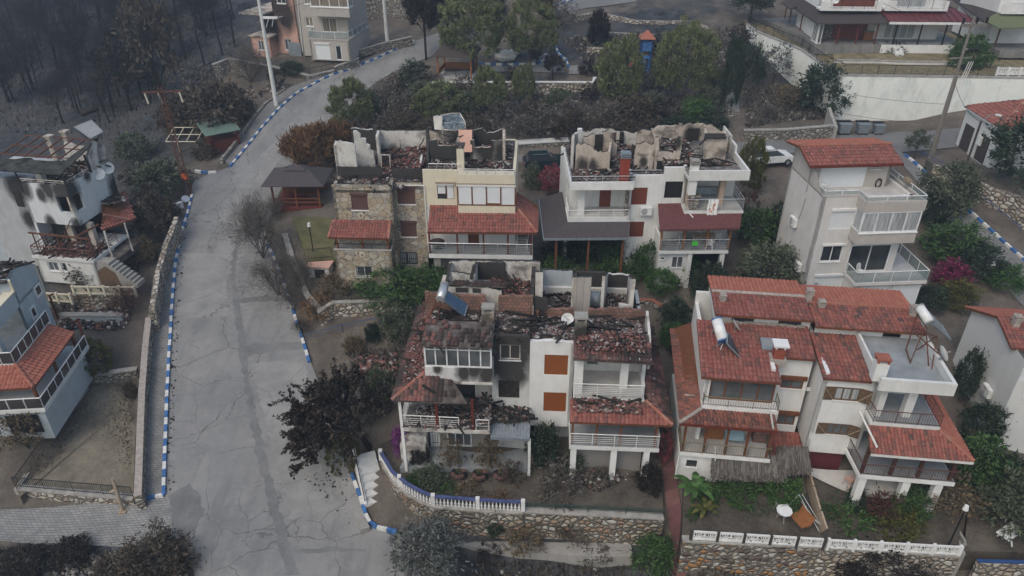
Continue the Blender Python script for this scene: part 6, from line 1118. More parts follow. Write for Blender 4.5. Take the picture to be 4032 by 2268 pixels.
# ================================================================ burnt white house left of the road
FH=Frame(S3(580,512),10.2,-9,2.5);Hh=lambda y,p:FH.Y(S3(*p),y);HX=lambda x,p:FH.X(S3(*p),x);rng=random.Random(91)
h=house('burnt_house',FH,'white house left of the road with burnt-out corner window and bare rafters on its roof')
xl=Hh(0,(160,480))[0];zb=Hh(0,(275,822))[2];xr=0
wc=(Hh(0,(478,600)),Hh(0,(645,745)));cs=lambda p:HX(0,p);sY0,sY1=cs((690,700))[1],cs((815,460))[1];zw0,zw1=wc[1][2],wc[0][2]
M['sootH']=plaster('white_wall_with_black_fire_marks',(.62,.65,.67),.3,[(wc[0][0]+.7,0,zw1+.45-2.5,1.1),(wc[0][0]-.5,0,zw1+.6-2.5,.7),(xl+.3,0,zw1+.5-2.5,.6),(0,.3,zw1+.4-2.5,.9),(xl+1.5,0,zb-2.5,.45),(wc[0][0]+1,0,zb-2.5,.4),(0,4.8,7.8-2.5,1.0),(0,2.2,7.8,.5),(xl+1.6,0,zw1+.1-2.5,.45)])
b=MB();front(b,0,xl,-.003,zb,10.2,.2,[(wc[0][0],zw0,-.25,zw1)]);sideR(b,0,0,5.0,zb,10.2,.2,[(.2,zw0,1.1,zw1)]);sideL(b,xl,0,5.0,3,10.2,.2);back(b,5.0,xl,0,3,10.4);b.box(xl,.2,zb-.12,-.2,4.8,zb);b.build('wall','sootH',h)
b=MB();b.box(wc[0][0],1.3,zb,-.2,1.4,10.1);b.box(xl+.2,2.8,3,-.2,3.0,zb);b.build('inner_wall','char',h);b=MB();b.box(-.42,.02,zw0,-.22,.2,zw1);b.build('pillar','burnt_plaster',h)
b=MB();b.box(xl+.2,.2,9.7,-.2,4.8,9.9);b.build('terrace_floor','ash',h);railing(h,[(xl+.1,.1,10.2),(-.1,.1,10.2),(-.1,3.0,10.2)],.32,'bars','burnt_white',2,1.0,.025)
b=MB();b.add([(0,2.9,10.2),(0,5.0,10.2),(0,5.0,11.5),(0,4.0,12.3),(0,2.9,11.4)],[(0,1,2,3,4)]);b.add([(-.2,2.9,10.2),(-.2,5.0,10.2),(-.2,5.0,11.5),(-.2,4.0,12.3),(-.2,2.9,11.4)],[(4,3,2,1,0)]);b.jwall([(xl+.6,4.7,11.4),(-3.2,4.7,11.7),(-1.6,4.7,11.4),(-.3,4.7,11.6)],9.9,.2,0,.1,rng);b.box(xl+.8,.8,9.9,xl+1.3,1.3,11.3);b.build('attic_wall','burnt_white',h)
b=MB();rq=[(-.1,-.15,11.2)]
for k in range(16):rq.append((-.1-k*(abs(xl)+4)/15,1.5+rng.uniform(-.35,.35),11.5))
b.slab(rq+[(xl-4.2,-.15,11.2)],.1);b.slab([(-.8,1.7,11.6),(-.1,1.5,11.55),(-.1,4.6,12.2),(-.35,4.7,12.2)],.1);b.build('roof_remnant',plain('scorched_roof_felt',(.05,.052,.048),.95,0,.9,1.6),h);b=MB()
for i in range(7):x=xl-2.6+i*1.0;b.bar((x,1.9,11.5),(x+.1,4.9,11.9),.07,.09)
for y,z in((2.0,11.6),(3.4,11.75),(4.9,12.0)):b.bar((xl-2.8,y,z),(-.3,y,z-.05),.07,.08)
b.build('rafter','rust',h);b=MB()
for p0,p1 in(((-.1,.1,10.1),(-.15,0,11.2)),((-.05,2.8,10.1),(-.1,2.7,11.6)),((xl+.1,.1,10.1),(xl,0,11.2))):b.bar(p0,p1,.12,.12)
b.build('charred_post','char',h)
for x,y,z in((xl+.5,5.4,12.3),(xl-.4,4.7,12.1)):b=MB();b.box(x-.2,y-.2,10.2,x+.2,y+.2,z);b.box(x-.28,y-.28,z,x+.28,y+.28,z+.1);b.build('chimney','burnt_plaster',h)
b=MB();b.box(xl-4.5,.9,2.4,xl-.01,5.0,10.1);b.build('wing_wall',plaster('shaded_sooty_side_wall',(.45,.47,.49),.5,[(xl-1.2,.9,6.8,1.0),(xl-1.2,.9,4.2,.7)]),h);b=MB();q=Hh(.88,(105,555)),Hh(.88,(215,690));b.box(q[0][0],.86,q[1][2],q[1][0],.92,q[0][2]);b.build('burnt_window','char',h)  # grey base carries the shade of the wing's side; soot spots over it
# open lower terrace with rusty railings, annex, tiled side roof
ya=-1.5;a0,a1=Hh(ya,(285,1118)),Hh(ya,(800,1142));az=(a0[2]+a1[2])/2;wa=wq(lambda p:Hh(ya,p),(400,1163),(520,1250));da=wq(lambda p:Hh(ya,p),(518,1172),(592,1255))
b=MB();front(b,ya,a0[0]+.15,a1[0],2.6,az-.2,.2,[hole(*wa),hole(*da)]);sideR(b,a1[0],ya,1,2.6,az-.2);sideL(b,a0[0]+.15,ya,1,2.6,az-.2);b.box(a0[0],ya-.12,az-.2,a1[0]+.1,2.8,az);b.build('annex','white',h);window(h,*wa,cols=2,gm='glass_grey');window(h,*da,cols=1,gm='glass')
railing(h,[(a0[0]+.1,1,az),(a0[0]+.1,ya,az),(a1[0],ya,az),(a1[0]+.05,1.5,az)],.8,'bars','rust',3,.9,.03);b=MB()
for x,dx in((a0[0]+.4,.1),(-2.4,-.1),(-1.3,.2),(-.3,-.1),(a1[0],0)):b.bar((x,ya+.3,az),(x+dx,ya+.2,az+1.9),.09,.09)
b.bar((a0[0]+.2,ya+.2,az+1.85),(a1[0]+.2,ya+.2,az+1.7),.1,.12);b.bar((-1.6,ya,az+.2),(-.6,-.1,zb+.5),.05,.05);b.bar((.3,ya+.3,az+1.7),(1.6,0,az+2.3),.1,.12);b.build('burnt_pergola','rust',h)
b=MB();b.box(xl+.3,1.2,az,-.2,1.3,zb-.13);b.build('inner_wall','sootwall',h);b=MB();b.box(-1.9,.6,az,-1.4,.9,zb-.1);b.box(.1,.4,az,.5,.8,zb);b.build('pillar','burnt_plaster',h)
t=lambda z,p:FH.Z(S3(*p),z)
tiled(h,[t(6.3,(885,892)),t(6.3,(1165,790)),t(7.5,(1085,535)),t(7.5,(880,668))],'tile_red',[(t(6.35,(1095,800)),t(7.3,(900,760)))],seed=95,miss=lambda p,r:p.y>3.2+r.uniform(-.4,.4)and p.x<1.3,label='red tiled side roof, charred where it meets the wall');b=MB();q=t(7,(1075,830));b.tube((q[0],q[1],4.6),q,.06);q=t(7,(900,900));b.tube((q[0],q[1],4.6),q,.07);b.build('post','burnt_white',h);b=MB();b.box(.2,-.2,4.0,2.6,3.2,4.5);b.build('side_terrace','debris_floor',h)
p0,p1=Hh(ya+.2,(830,1130)),Hh(ya+.2,(1085,1150));b=MB();n_=9
for i in range(n_):x=a1[0]+1.0+i*.24;b.box(x,ya-.05,2.8,x+.24,ya+.9,4.75-i*.2)
b.box(a1[0]+.02,ya+.1,2.8,a1[0]+1.0,ya+.9,4.75);b.build('garden_stair','concrete',h);b=MB();b.add([(a1[0]+.1,ya-.08,2.8),(a1[0]+1.8,ya-.08,2.8),(a1[0]+1.6,ya-.08,4.0),(a1[0]+.9,ya-.08,4.5),(a1[0]+.1,ya-.08,4.0)],[(0,1,2,3,4)]);b.build('store_opening','wood_old',h)
dish(FH,HX(.05,(942,400)),None,.48,'upper of two white satellite dishes on the side wall of the burnt house',face=(.6,-.6,.45));dish(FH,HX(.05,(862,450)),None,.48,'lower of two white satellite dishes on the side wall of the burnt house',face=(.6,-.6,.45))
rubble(FH,[([(xl+.3,2.9),(-.3,2.9),(-.3,4.6),(xl+.3,4.6)],9.9,.5,2,0),([(xl+.3,.3),(-.3,.3),(-.3,2),(xl+.3,2)],9.9,.1,1,0),([(a0[0]+.3,ya+.1),(a1[0],ya+.1),(a1[0],1),(a0[0]+.3,1)],az,.3,1.5,1),([(.1,2.6),(1.3,3.0),(1.3,4.2),(.1,4.4)],7.4,.25,.7,0)],'ash, charred timber and plaster scattered over the burnt house left of the road',2400,(.06,.26),97,.4,beams=70,mats=('rubble_grey','rubble_red','char'))
heater(FH,'two grey tilted solar panels on a charred frame above the burnt house',(-1.6,5.6,13.8),(-.6,6.2,14.1),.22,[Hh(5,(640,0)),Hh(5.6,(790,-60)),Hh(4.3,(892,42)),Hh(3.7,(785,100))],'char','solar_grey',[(Hh(3.8,(785,105)),(-.4,3.6,11.6)),(Hh(4.3,(860,60)),(-.1,4.4,12)),(Hh(5,(660,20)),(-1.4,5.4,11.6)),((-.5,5.5,11.8),(-.6,6.2,14))],'char','char')
FK=Frame(S3(172,1165),1.9,-6,1.9);h=house('blue_house',FK,'blue-grey house wall between the burnt white house and the left picture edge');w1,w2=wq(lambda p:FK.Y(S3(*p),0),(-30,830),(18,985)),wq(lambda p:FK.Y(S3(*p),0),(50,1088),(92,1132))
b=MB();front(b,0,-7,0,1.2,5.6,.2,[hole(*w1),hole(*w2)]);sideR(b,0,0,3.2,1.2,5.6);b.build('wall','blue_plaster',h);b=MB();b.box(-7,.21,5.4,-.21,3.2,5.55);b.build('roof','debris_floor',h);window(h,*w1,cols=1,gm='glass');window(h,*w2,cols=1,gm='glass')
# ================================================================ pale blue house at the left edge
FL=Frame(S4(322,1175),3.3,5,.4);L=lambda y,p:FL.Y(S4(*p),y);LX=lambda x,p:FL.X(S4(*p),x);lz=lambda z,p:FL.Z(S4(*p),z)
h=house('blue_house',FL,'pale blue house with red tiled veranda roof and smoked glass railings at the left edge');sl=LX(0,(365,1250))[2];ys=LX(0,(700,700))[1]
b=MB();b.box(-7,.12,.0,-.15,ys-.5,sl-.25);b.build('ground_floor_wall','blue_plaster',h);b=MB();b.box(-6.2,.05,.6,-3.2,.1,sl-.6);b.box(-2.5,.05,.6,-.6,.1,sl-.5);b.build('dark_opening_panel','shut_black',h);b=MB();b.box(-7.2,-.05,sl-.25,.05,ys,sl);b.build('balcony','white',h)  # flat black panels carry the shade inside the ground-floor openings
railing(h,[(-7,.03,sl),(0,.03,sl),(-.02,ys,sl)],.8,'glass','alu',4,1.0,.028,'railsmoke');e=-.3;ez=L(.3,(100,1100))[2];uz=ez+.75;xw=-1.75
q0=LX(e,(605,635))[1];tiled(h,[(-7,.3,ez),(e,.3,ez),(xw,1.75,uz),(-7,1.75,uz)],'tile_orange',[((e,.3,ez+.03),(xw,1.75,uz+.03))],seed=101);tiled(h,[(e,.3,ez),(e,q0,ez),(xw,q0,uz),(xw,1.75,uz)],'tile_orange',seed=102,w_=.27)
for p in((e-.15,.5),(e-.15,3.2),(e-.15,q0-.2),(-4,.5)):b=MB();b.box(p[0]-.08,p[1]-.08,sl,p[0]+.08,p[1]+.08,ez-.05);b.build('post','wood',h)
b=MB();b.box(-7,2.6,sl,-2.6,2.7,uz-.1);b.build('inner_wall','sootwall',h);us=uz+.05;ye_=q0+.3
b=MB();b.box(-7,1.7,us-.2,xw+.05,ye_,us);o=b.build('balcony','white',h);c=MB();c.box(-6.9,1.8,us,xw,ye_,us+.02);c.build('floor','floor_grey',o);railing(h,[(-7,1.75,us),(xw,1.75,us),(xw,ye_,us)],.85,'glass','alu',4,.8,.026,'railsmoke')
xg=-2.6;g=[LX(xg,p)for p in((72,215),(112,130),(275,76),(402,430),(285,590))];y0,y1=g[0][1],g[3][1];gz=max(p[2]for p in g)
b=MB();zq=us+2.1
b.add([(xg,y0,us),(xg,y1,us),(xg,y1,g[3][2]),(xg,g[2][1],g[2][2]),(xg,g[1][1],g[1][2]),(xg,y0,g[0][2])],[(0,1,2,3,4,5)]);b.add([(xg-.2,y0,us),(xg-.2,y1,us),(xg-.2,y1,g[3][2]),(xg-.2,g[2][1],g[2][2]),(xg-.2,g[1][1],g[1][2]),(xg-.2,y0,g[0][2])],[(5,4,3,2,1,0)])
b.box(-7,y0,zq-.2,xg,y0+.2,g[0][2]);b.box(-7,y0+.2,zq-.2,xg,y1,zq);b.build('wall','blue_plaster',h);b=MB();b.box(-7,y1-.4,-1,xg-.01,y1,us);b.box(xg-.25,3.2,sl,xg-.01,y1-.42,us-.2);b.build('wall','blue_plaster',h)
b=MB();b.box(xg-.6,2.4,zq-.3,xg-.0,y0-.01,zq+.75);b.box(-7,2.2,zq-.3,xg,2.4,zq+.7);b.build('parapet','blue_plaster',h);b=MB();b.box(xg-.62,2.15,zq+.76,xg+.03,y0-.02,zq+.84);b.box(-7,2.15,zq+.71,xg-.63,2.42,zq+.79);b.bar(g[2],g[3],.14,.1);b.bar(g[0],(xg,y0+.02,zq+.8),.14,.12);b.build('coping','cream',h)
b=MB();b.box(xg-.5,2.5,us,xg-.1,2.9,zq-.2);b.build('pillar','blue_plaster',h);b=MB();b.slab([(-7,y0-.3,g[0][2]+.05),(xg-.1,y0-.3,g[0][2]+.05),(xg-.1,g[2][1],g[2][2]+.1),(-7,g[2][1],g[2][2]+.1)],.15);b.build('collapsed_roof','debris_floor',h)
w=LX(xg+.01,(285,320)),LX(xg+.01,(345,330));z=w[0][2];y=w[0][1];window(h,(xg,y,z-.4),(xg,y+.8,z+.4),out=(1,0),cols=1,fw=.12,inset=.03);window(h,(xg,y-1.2,us+.3),(xg,y-.6,us+1.1),out=(1,0),cols=1,fw=.1,inset=.03)
rubble(FL,[([(-6.8,y0),(xg-.2,y0),(xg-.2,g[2][1]),(-6.8,g[2][1])],lambda x,y:g[0][2]+.1+(y-y0)*(g[2][2]-g[0][2])/(g[2][1]-g[0][1]),.2,2,0),([(-6.8,2.5),(xg-.7,2.5),(xg-.7,y0),(-6.8,y0)],zq-.02,.15,1,0),([(e-.1,q0),(.3,q0),(.5,q0+2.4),(-2.4,q0+2.2)],.6,.3,1,0)],'burnt roof tiles and plaster on the pale blue house at the left edge',1300,(.06,.26),103,.4,beams=24,mats=('rubble_grey','char'))
b=MB();b.bar(lz(1.2,(470,525)),lz(3.6,(405,345)),.14,.14);b.bar(lz(3.6,(370,350)),lz(3.9,(435,325)),.1,.1);b.bar(lz(sl,(690,700)),lz(sl+1.6,(630,530)),.16,.16);b.bar(lz(sl,(570,640)),lz(sl+1.5,(630,535)),.1,.1);b.build('burnt_post','wood_red',h)
# ================================================================ grey-beige apartment house and pink burnt house at the top
FR_=Frame(S1(1548,757),10.5,-10,10.5);Q=lambda y,p:FR_.Y(S1(*p),y);h=house('apartment_house',FR_,'grey-beige house with glazed bay, glass balcony and white roller shutter beside the upper road')
x0=Q(0,(1055,740))[0];zt=Q(0,(1040,500))[2];w1=wq(lambda p:Q(0,p),(1092,555),(1300,755));w2=wq(lambda p:Q(0,p),(1345,575),(1445,765))
b=MB();front(b,0,x0,0,10.3,zt,.2,[hole(*w1),hole(*w2)]);sideR(b,0,0,7,10.3,zt);sideL(b,x0,0,2,10.3,zt);b.box(x0-.05,-.06,zt,.06,7,zt+.15);b.build('ground_floor_wall','greyhouse',h);shutter(h,*w1,'shut_white',fm='alu',boxm='white_clean');window(h,*w2,cols=1,gm='glass',name='door',fw=.1,sill=False);railing(h,[(x0,1.5,zt+.15),(x0,0,zt+.15),(0,0,zt+.15),(0,6,zt+.15)],.8,'glass','alu',step=1.6,r=.018)
yu=1.6;xa,xb=Q(yu,(890,300))[0],Q(yu,(1450,400))[0];zs=zt+.15;w3=wq(lambda p:Q(yu,p),(962,215),(1082,338));w4=wq(lambda p:Q(yu,p),(1172,222),(1385,415));zb0=Q(.2,(1450,218))[2];w5=wq(lambda p:Q(yu,p),(935,-120),(1045,55))
b=MB();front(b,yu,xa,xb,10.3,zb0+4,.2,[hole(*w3),hole(*w4),hole(*w5)]);sideR(b,xb+.7,yu+.5,8,zt,zb0+4);sideL(b,xa,yu,8,10.3,zb0+4);b.box(xa-.9,3,10.3,xa-.01,8,zb0+4);b.build('wall','greyhouse',h)
for w in(w3,w4,w5):window(h,*w,cols=2,gm='curtain_tan',fw=.09)
x2,x3=Q(.2,(1045,150))[0],Q(.2,(1500,130))[0]+.25;zg=Q(.2,(1050,88))[2];b=MB();b.box(x2,.2,zb0,x3,yu-.01,zg);b.box(xb,yu,zt+.1,xb+.7,yu+.5,zb0+3.9);b.build('bay','greyhouse',h);window(h,(x2,.2,zg+.02),(x3,.2,zg+1.5),cols=4,gm='curtain_tan',fw=.1);window(h,(x3,.25,zg+.02),(x3,yu,zg+1.5),out=(1,0),cols=2,gm='curtain_tan',fw=.1);pipe(h,[Q(yu-.08,(872,0)),Q(yu-.08,(945,660))],.06)
FP=Frame(S1(500,712),10,-18,9.9);q_=lambda y,p:FP.Y(S1(*p),y);h=house('pink_house',FP,'pink burnt house with soot-blackened upper floor beside the grey-beige house');x0=q_(0,(318,700))[0];zt=q_(0,(275,462))[2];x1=q_(1.5,(870,400))[0]
w1=wq(lambda p:q_(0,p),(362,512),(460,640));zz=q_(1.5,(870,0))[2]+1.5;w2=wq(lambda p:q_(1.5,p),(665,215),(785,330));w3=wq(lambda p:q_(1.5,p),(700,490),(810,640));w4=wq(lambda p:q_(1.5,p),(600,-40),(730,50))
M['sootP']=plaster('pink_wall_with_soot',(.55,.34,.28),.3,[((w2[0][0]+w2[1][0])/2,1.5,w2[1][2]+.3-9.9,1.5),(w4[0][0]+.3,1.5,w4[0][2]-9.9,1.8),(.2,1.5,w2[0][2]-9.9,1.6)])
b=MB();front(b,0,x0,.6,9.5,zt,.2,[hole(*w1)]);sideL(b,x0,0,6,9.5,zt);front(b,1.5,.6,x1,9.5,zz,.2,[hole(*w2),hole(*w3),hole(*w4)]);sideL(b,.6,1.5,7,zt,zz);sideR(b,.6,0,1.5,9.5,zt);b.build('wall','sootP',h);window(h,*w1,cols=2,gm='glass_grey');window(h,*w3,cols=2,gm='glass_grey');window(h,*w2,cols=1,fm='char',gm='char',sill=False);window(h,*w4,cols=2,gm='glass')
b=MB();b.box(x0-.2,-.15,zt,.7,6,zt+.15);b.box(x0-.6,-.6,zt+2.6,.6,6,zt+2.8);b.build('roof_slab','burnt_plaster',h);b=MB();b.box(x0+.6,1.8,zt+.15,.5,2.0,zt+2.6);b.box(.65,1.9,9.5,x1,2.1,zz);b.build('inner_wall','char',h);railing(h,[(x0-.5,1.5,zt+2.8),(x0-.5,-.5,zt+2.8),(.5,-.5,zt+2.8)],.8,'balusters','iron')
b=MB();a=q_(1.0,(760,600));b.box(a[0],.9,9.6,a[0]+1.7,1.0,11.6);b.build('metal_gate','galv',h)
# ================================================================ houses on the whitewashed terrace, top right
FT=Frame(S2(1290,405),13.2,-2,12.6);T_=lambda y,p:FT.Y(S2(*p),y);h=house('white_house',FT,'white house with dark shingle veranda roof, red-brown panels and white folding doors, top right');yf,yw=.1,2.6;fz=13.25
e0,e1=T_(-.3,(722,210)),T_(-.3,(1362,208));ez=(e0[2]+e1[2])/2;uz=ez+.9;b=MB();b.box(-7,-.1,12.2,-.05,8,fz);b.build('veranda_floor','paver',h)
b=MB();b.slab([e0,e1,(e1[0],yw,uz),(e0[0]+.9,yw,uz)],.1);b.slab([(e0[0],9,ez),e0,(e0[0]+.9,yw,uz),(e0[0]+.9,9,uz)],.1);b.build('veranda_roof','shingle_dark',h)
w=wq(lambda p:T_(yw,p),(880,205),(1150,345));b=MB();front(b,yw+.2,e0[0]+.9,0,fz,uz+4,.2);sideL(b,e0[0]+.9,yw+.2,9,fz,uz+4);b.build('wall','white_clean',h);b=MB();b.box(w[0][0],yw,fz,w[1][0],yw+.15,ez);b.build('door_panel','shut_red',h);b=MB();a=T_(yw,(780,300));b.box(a[0],yw+.05,fz,w[0][0],yw+.18,ez-.5);b.build('stone_panel','stone_grey',h)
a0,a1=T_(.2,(628,350)),T_(.2,(745,400));window(h,(e0[0]+.4,1.9,fz),(e0[0]+.5,.3,ez-.25),out=(-1,0),cols=4,gm='glass_grey',sill=False,name='folding_door',fw=.1);window(h,(e0[0]+.5,.25,fz),(e0[0]+1.0,.25,ez-.25),cols=1,gm='glass_grey',sill=False,name='folding_door')
for px in(895,1065,1235):a=T_(yf,(px,390));b=MB();b.box(a[0]-.06,yf,fz,a[0]+.06,yf+.12,ez-.1);b.build('post','wood_red',h)
o=empty('cabinet',FT.wor((T_(2,(1180,330))[0],2.2,fz)),FT.rot,label='orange-brown kitchen cabinet under the dark shingle veranda roof',cat='cabinet');b=MB();b.box(-.5,-.25,0,.5,.25,.9);b.build('body','wood_orange',o);b=MB();b.box(-.55,-.28,.9,.55,.28,.95);b.build('worktop','galv',o)
bz=uz+.25;xa,xb=T_(1.2,(755,80))[0],T_(1.2,(1300,90))[0];b=MB();b.box(xa,1.2,bz-.2,xb,yw,bz);b.box(xa,1.2,bz,xa+.9,1.35,bz+.75);b.box(xb-.6,1.2,bz,xb,1.35,bz+.75);b.build('balcony','white_clean',h);railing(h,[(xa+.9,1.25,bz),(xb-.6,1.25,bz)],.9,'balusters','iron')
for pa,pb in(((890,-60),(1022,80)),((1042,-60),(1225,82))):w=wq(lambda p:T_(yw+.2,p),pa,pb);b=MB();b.box(w[0][0],yw+.16,w[0][2],w[1][0],yw+.19,w[1][2]);b.build('shutter','shut_red',h)
dish(FT,T_(1.25,(880,30)),None,.4,'white satellite dish on the balcony above the dark shingle veranda',face=(.2,-1,.4));tp=[FT.Z(S2(*p),ez+.2)for p in((400,20),(480,80),(620,30),(560,-40))];b=MB();b.slab(tp,.1);b.build('side_roof','shingle_dark',h)
for px,py in((430,170),(470,212),(565,280)):a=FT.Z(S2(px,py),fz);b=MB();b.box(a[0]-.06,a[1]-.06,fz,a[0]+.06,a[1]+.06,ez+.1);b.build('post','wood_red',h)
h=house('white_house',FT,'white house with maroon sheet-metal veranda roof and blue-grey floor, top right');x0,x1=.02,T_(yf,(2065,410))[0];b=MB();b.box(x0,-.1,12.2,x1,8,fz+.02);b.build('veranda_floor','floor_grey',h);b=MB();b.box(x0,-.16,12.2,x1,-.105,fz+.03);b.build('plinth','white_clean',h)
e0,e1=T_(-.5,(1372,195)),T_(-.5,(2195,208));ez=(e0[2]+e1[2])/2;b=MB();b.slab([e0,e1,(e1[0]-1.6,yw,ez+.85),(e0[0]-.2,yw,ez+.85)],.08);b.slab([e1,(e1[0],8,ez),(e1[0]-1.6,8,ez+.85),(e1[0]-1.6,yw,ez+.85)],.08)
o=b.build('veranda_roof','metal_maroon',h);b=MB()
for i in range(13):x=e0[0]+(e1[0]-e0[0])*i/13;b.bar((x,-.5,ez+.02),(x-.1,yw,ez+.88),.05,.07)
b.build('seam','metal_maroon',o);b=MB();b.box(e0[0],-.62,ez-.2,e1[0]+.02,-.505,ez+.02);b.build('gutter','white_clean',o)
wx=T_(yw,(1800,300))[0];w=wq(lambda p:T_(yw,p),(1345,205),(1585,340));b=MB();front(b,yw,0,wx,fz,ez+4.5,.2,[hole(*w)]);b.box(wx-.2,yw+.2,fz,wx,8,ez+4.5);b.build('wall','white_clean',h);window(h,(w[0][0],yw,fz+.05),w[1],cols=4,gm='curtain',sill=False,fw=.1,name='sliding_door')
for px in(1395,1615,1835,1960):a=T_(yf-.05,(px,405));b=MB();b.box(a[0]-.06,-.05,fz,a[0]+.06,.07,ez-.05);b.build('post','iron',h)
b=MB();b.tube((x1-.15,0,fz),(e1[0]-.6,-.3,ez),.05);b.build('post','alu',h);bz=ez+1.0;xa,xb=T_(1.2,(1420,100))[0],T_(1.2,(1890,95))[0];b=MB();b.box(x0+.1,1.2,bz-.2,xb,yw,bz);b.box(x0+.1,1.2,bz,xa,1.35,bz+.8);b.box(xb-.4,1.2,bz,xb,1.35,bz+.8);b.build('balcony','white_clean',h);railing(h,[(xa,1.25,bz),(xb-.4,1.25,bz)],.95,'balusters','iron')
w=wq(lambda p:T_(yw,p),(1390,-60),(1680,70));b=MB();b.box(w[0][0],yw-.03,w[0][2],w[1][0],yw-.005,w[1][2]);b.build('pane','curtain',h);b=MB()
for i in range(4):a=T_(-.16-.28*(4-i),(1455,430));b.box(T_(-.5,(1415,450))[0],-.16-.28*(i+1),12.2,T_(-.5,(1490,450))[0],-.165-.28*i,fz-.22*(i+1))
b.build('steps','white_clean',h);h=house('white_house',FT,'white house with olive green veranda roof at the top right corner');a=lambda z,p:FT.Z(S2(*p),z);ez3=ez-.3
b=MB();b.slab([a(ez3,(2350,250)),a(ez3,(2700,245)),a(ez3+.8,(2700,115)),a(ez3+.8,(2320,120)),a(ez3+.3,(2220,180))],.1);b.build('veranda_roof','shingle_green',h);b=MB();q=a(ez3+.8,(2050,-10));b.slab([a(ez3+.3,(2215,185)),a(ez3+.9,(2340,100)),a(ez3+.9,(2060,-40)),a(ez3+.3,(1910,-20))],.1);b.build('side_roof','shingle_dark',h)
p0=a(ez3+.8,(2320,115));b=MB();b.box(p0[0]+.2,p0[1]+.1,12.6,p0[0]+8,p0[1]+8,ez3+5);b.build('wall','white_clean',h);b=MB();b.box(p0[0]+.1,p0[1]-.9,ez3+.85,p0[0]+8,p0[1]+.09,ez3+1.0);b.box(p0[0]+.1,p0[1]-.9,ez3+1.0,p0[0]+1.1,p0[1]-.8,ez3+1.8);b.build('balcony','white_clean',h);railing(h,[(p0[0]+1.1,p0[1]-.85,ez3+1),(p0[0]+7,p0[1]-.85,ez3+1)],.9,'balusters','steel')
b=MB();b.box(p0[0]-.2,p0[1]-3.5,12.3,p0[0]+8,p0[1]+.1,13.0);b.build('veranda_floor','paver',h)
for px,py in((2310,420),(2235,330)):q=a(13,(px,py));b=MB();b.box(q[0]-.07,q[1]-.07,13,q[0]+.07,q[1]+.07,ez3+.1);b.build('post','wood_old',h)
# ================================================================ small utility building and the far right house
FU=Frame(R1(1540,495),7.8,-2,7.7);U_=lambda x,p:FU.X(R1(*p),x);h=house('utility_building',FU,'small white building with hipped red tiled roof and dark metal doors at the road bend','building');za=11.3
ca,cb,cc=FU.Z(R1(1465,32),za),FU.Z(R1(1732,207),za),FU.Z(R1(1960,205),za);y1=cb[1];y2=ca[1];xe=cb[0]
b=MB();b.box(xe+.25,y1+.25,7.2,xe+6,y2-.25,za-.05);b.build('wall','white',h);x_=xe+3.1;yc=(y1+y2)/2;tiled(h,[(xe,y2,za),(xe,y1,za),(x_,yc-.2,za+1.5),(x_,yc+.2,za+1.5)],'tile_red',[((xe,y1,za+.03),(x_,yc,za+1.53))],seed=111,under='white_clean');tiled(h,[(xe,y1,za),(xe+6.2,y1,za),(x_,yc-.2,za+1.5)],'tile_red',seed=112,under='white_clean');tiled(h,[(xe+6.2,y2,za),(xe,y2,za),(x_,yc+.2,za+1.5)],'tile_orange',seed=113,under='white_clean')
for pa,pb in(((1480,265),(1430,430)),((1600,340),(1550,500))):p0=U_(xe+.24,pa);yy=p0[1];b=MB();b.box(xe+.18,yy-.75,7.75,xe+.24,yy+.75,10.0);b.build('door','shingle_dark',h)
a=U_(xe+.2,(1555,365));b=MB();b.box(xe+.05,a[1]-.3,9.0,xe+.24,a[1]+.3,9.8);b.build('meter_box','white_plastic',h);a=U_(xe+.2,(1447,290));b=MB();b.box(xe+.2,a[1]-.2,a[2]-.2,xe+.235,a[1]+.2,a[2]+.2);b.build('number_plate','rope_blue',h)
FZ=Frame(D(2520,1190),.8,-7,.8);z_=lambda x,p:FZ.X(D(*p),x);h=house('white_house',FZ,'white house with blank side wall and red tiled roof cut by the right picture edge');V=zoom(3600,1150,1.2963);v_=lambda p:FZ.X(V(*p),0)
pts=[v_(p)for p in((295,95),(450,135),(515,265))];yb_,ym_,yf_=pts[0][1],pts[1][1],pts[2][1];zt=[p[2]for p in pts];y0=v_((560,380))[1]
b=MB();pl=[(0,y0,.3),(0,yb_,.3),(0,yb_,zt[0]),(0,ym_,zt[1]),(0,yf_,zt[2]-.1),(0,y0,zt[2]-.2)];b.add(pl,[(5,4,3,2,1,0)]);b.box(.01,y0+.01,.3,7,yb_-.01,min(zt)-.4);b.build('wall',plaster('pale_side_wall',(.62,.63,.62),.15),h)
tiled(h,[(-.3,yf_-.3,zt[2]-.1),(7,yf_-.3,zt[2]-.1),(7,ym_,zt[1]+.1),(-.3,ym_,zt[1]+.1)],'tile_red',seed=121);tiled(h,[(7,yb_+.4,zt[0]),(-.3,yb_+.4,zt[0]),(-.3,ym_,zt[1]+.1),(7,ym_,zt[1]+.1)],'tile_orange',seed=122);q=FZ.Y(V(520,155),ym_-.6);chimney(h,q[0],ym_-.6,zt[1]-.6,zt[1]+.3,.35,.35,'mortar','mortar');b=MB();b.box(-.06,yf_-.3,.3,-.005,y0-.01 if y0>yf_ else yf_,.5);b.build('pipe_channel','white',h);pipe(h,[v_((560,530)),v_((405,865))],.04);ac_unit(FZ,FZ.X(V(375,530),-.01),(-1,0),'white air conditioner on the blank white wall at the right edge')
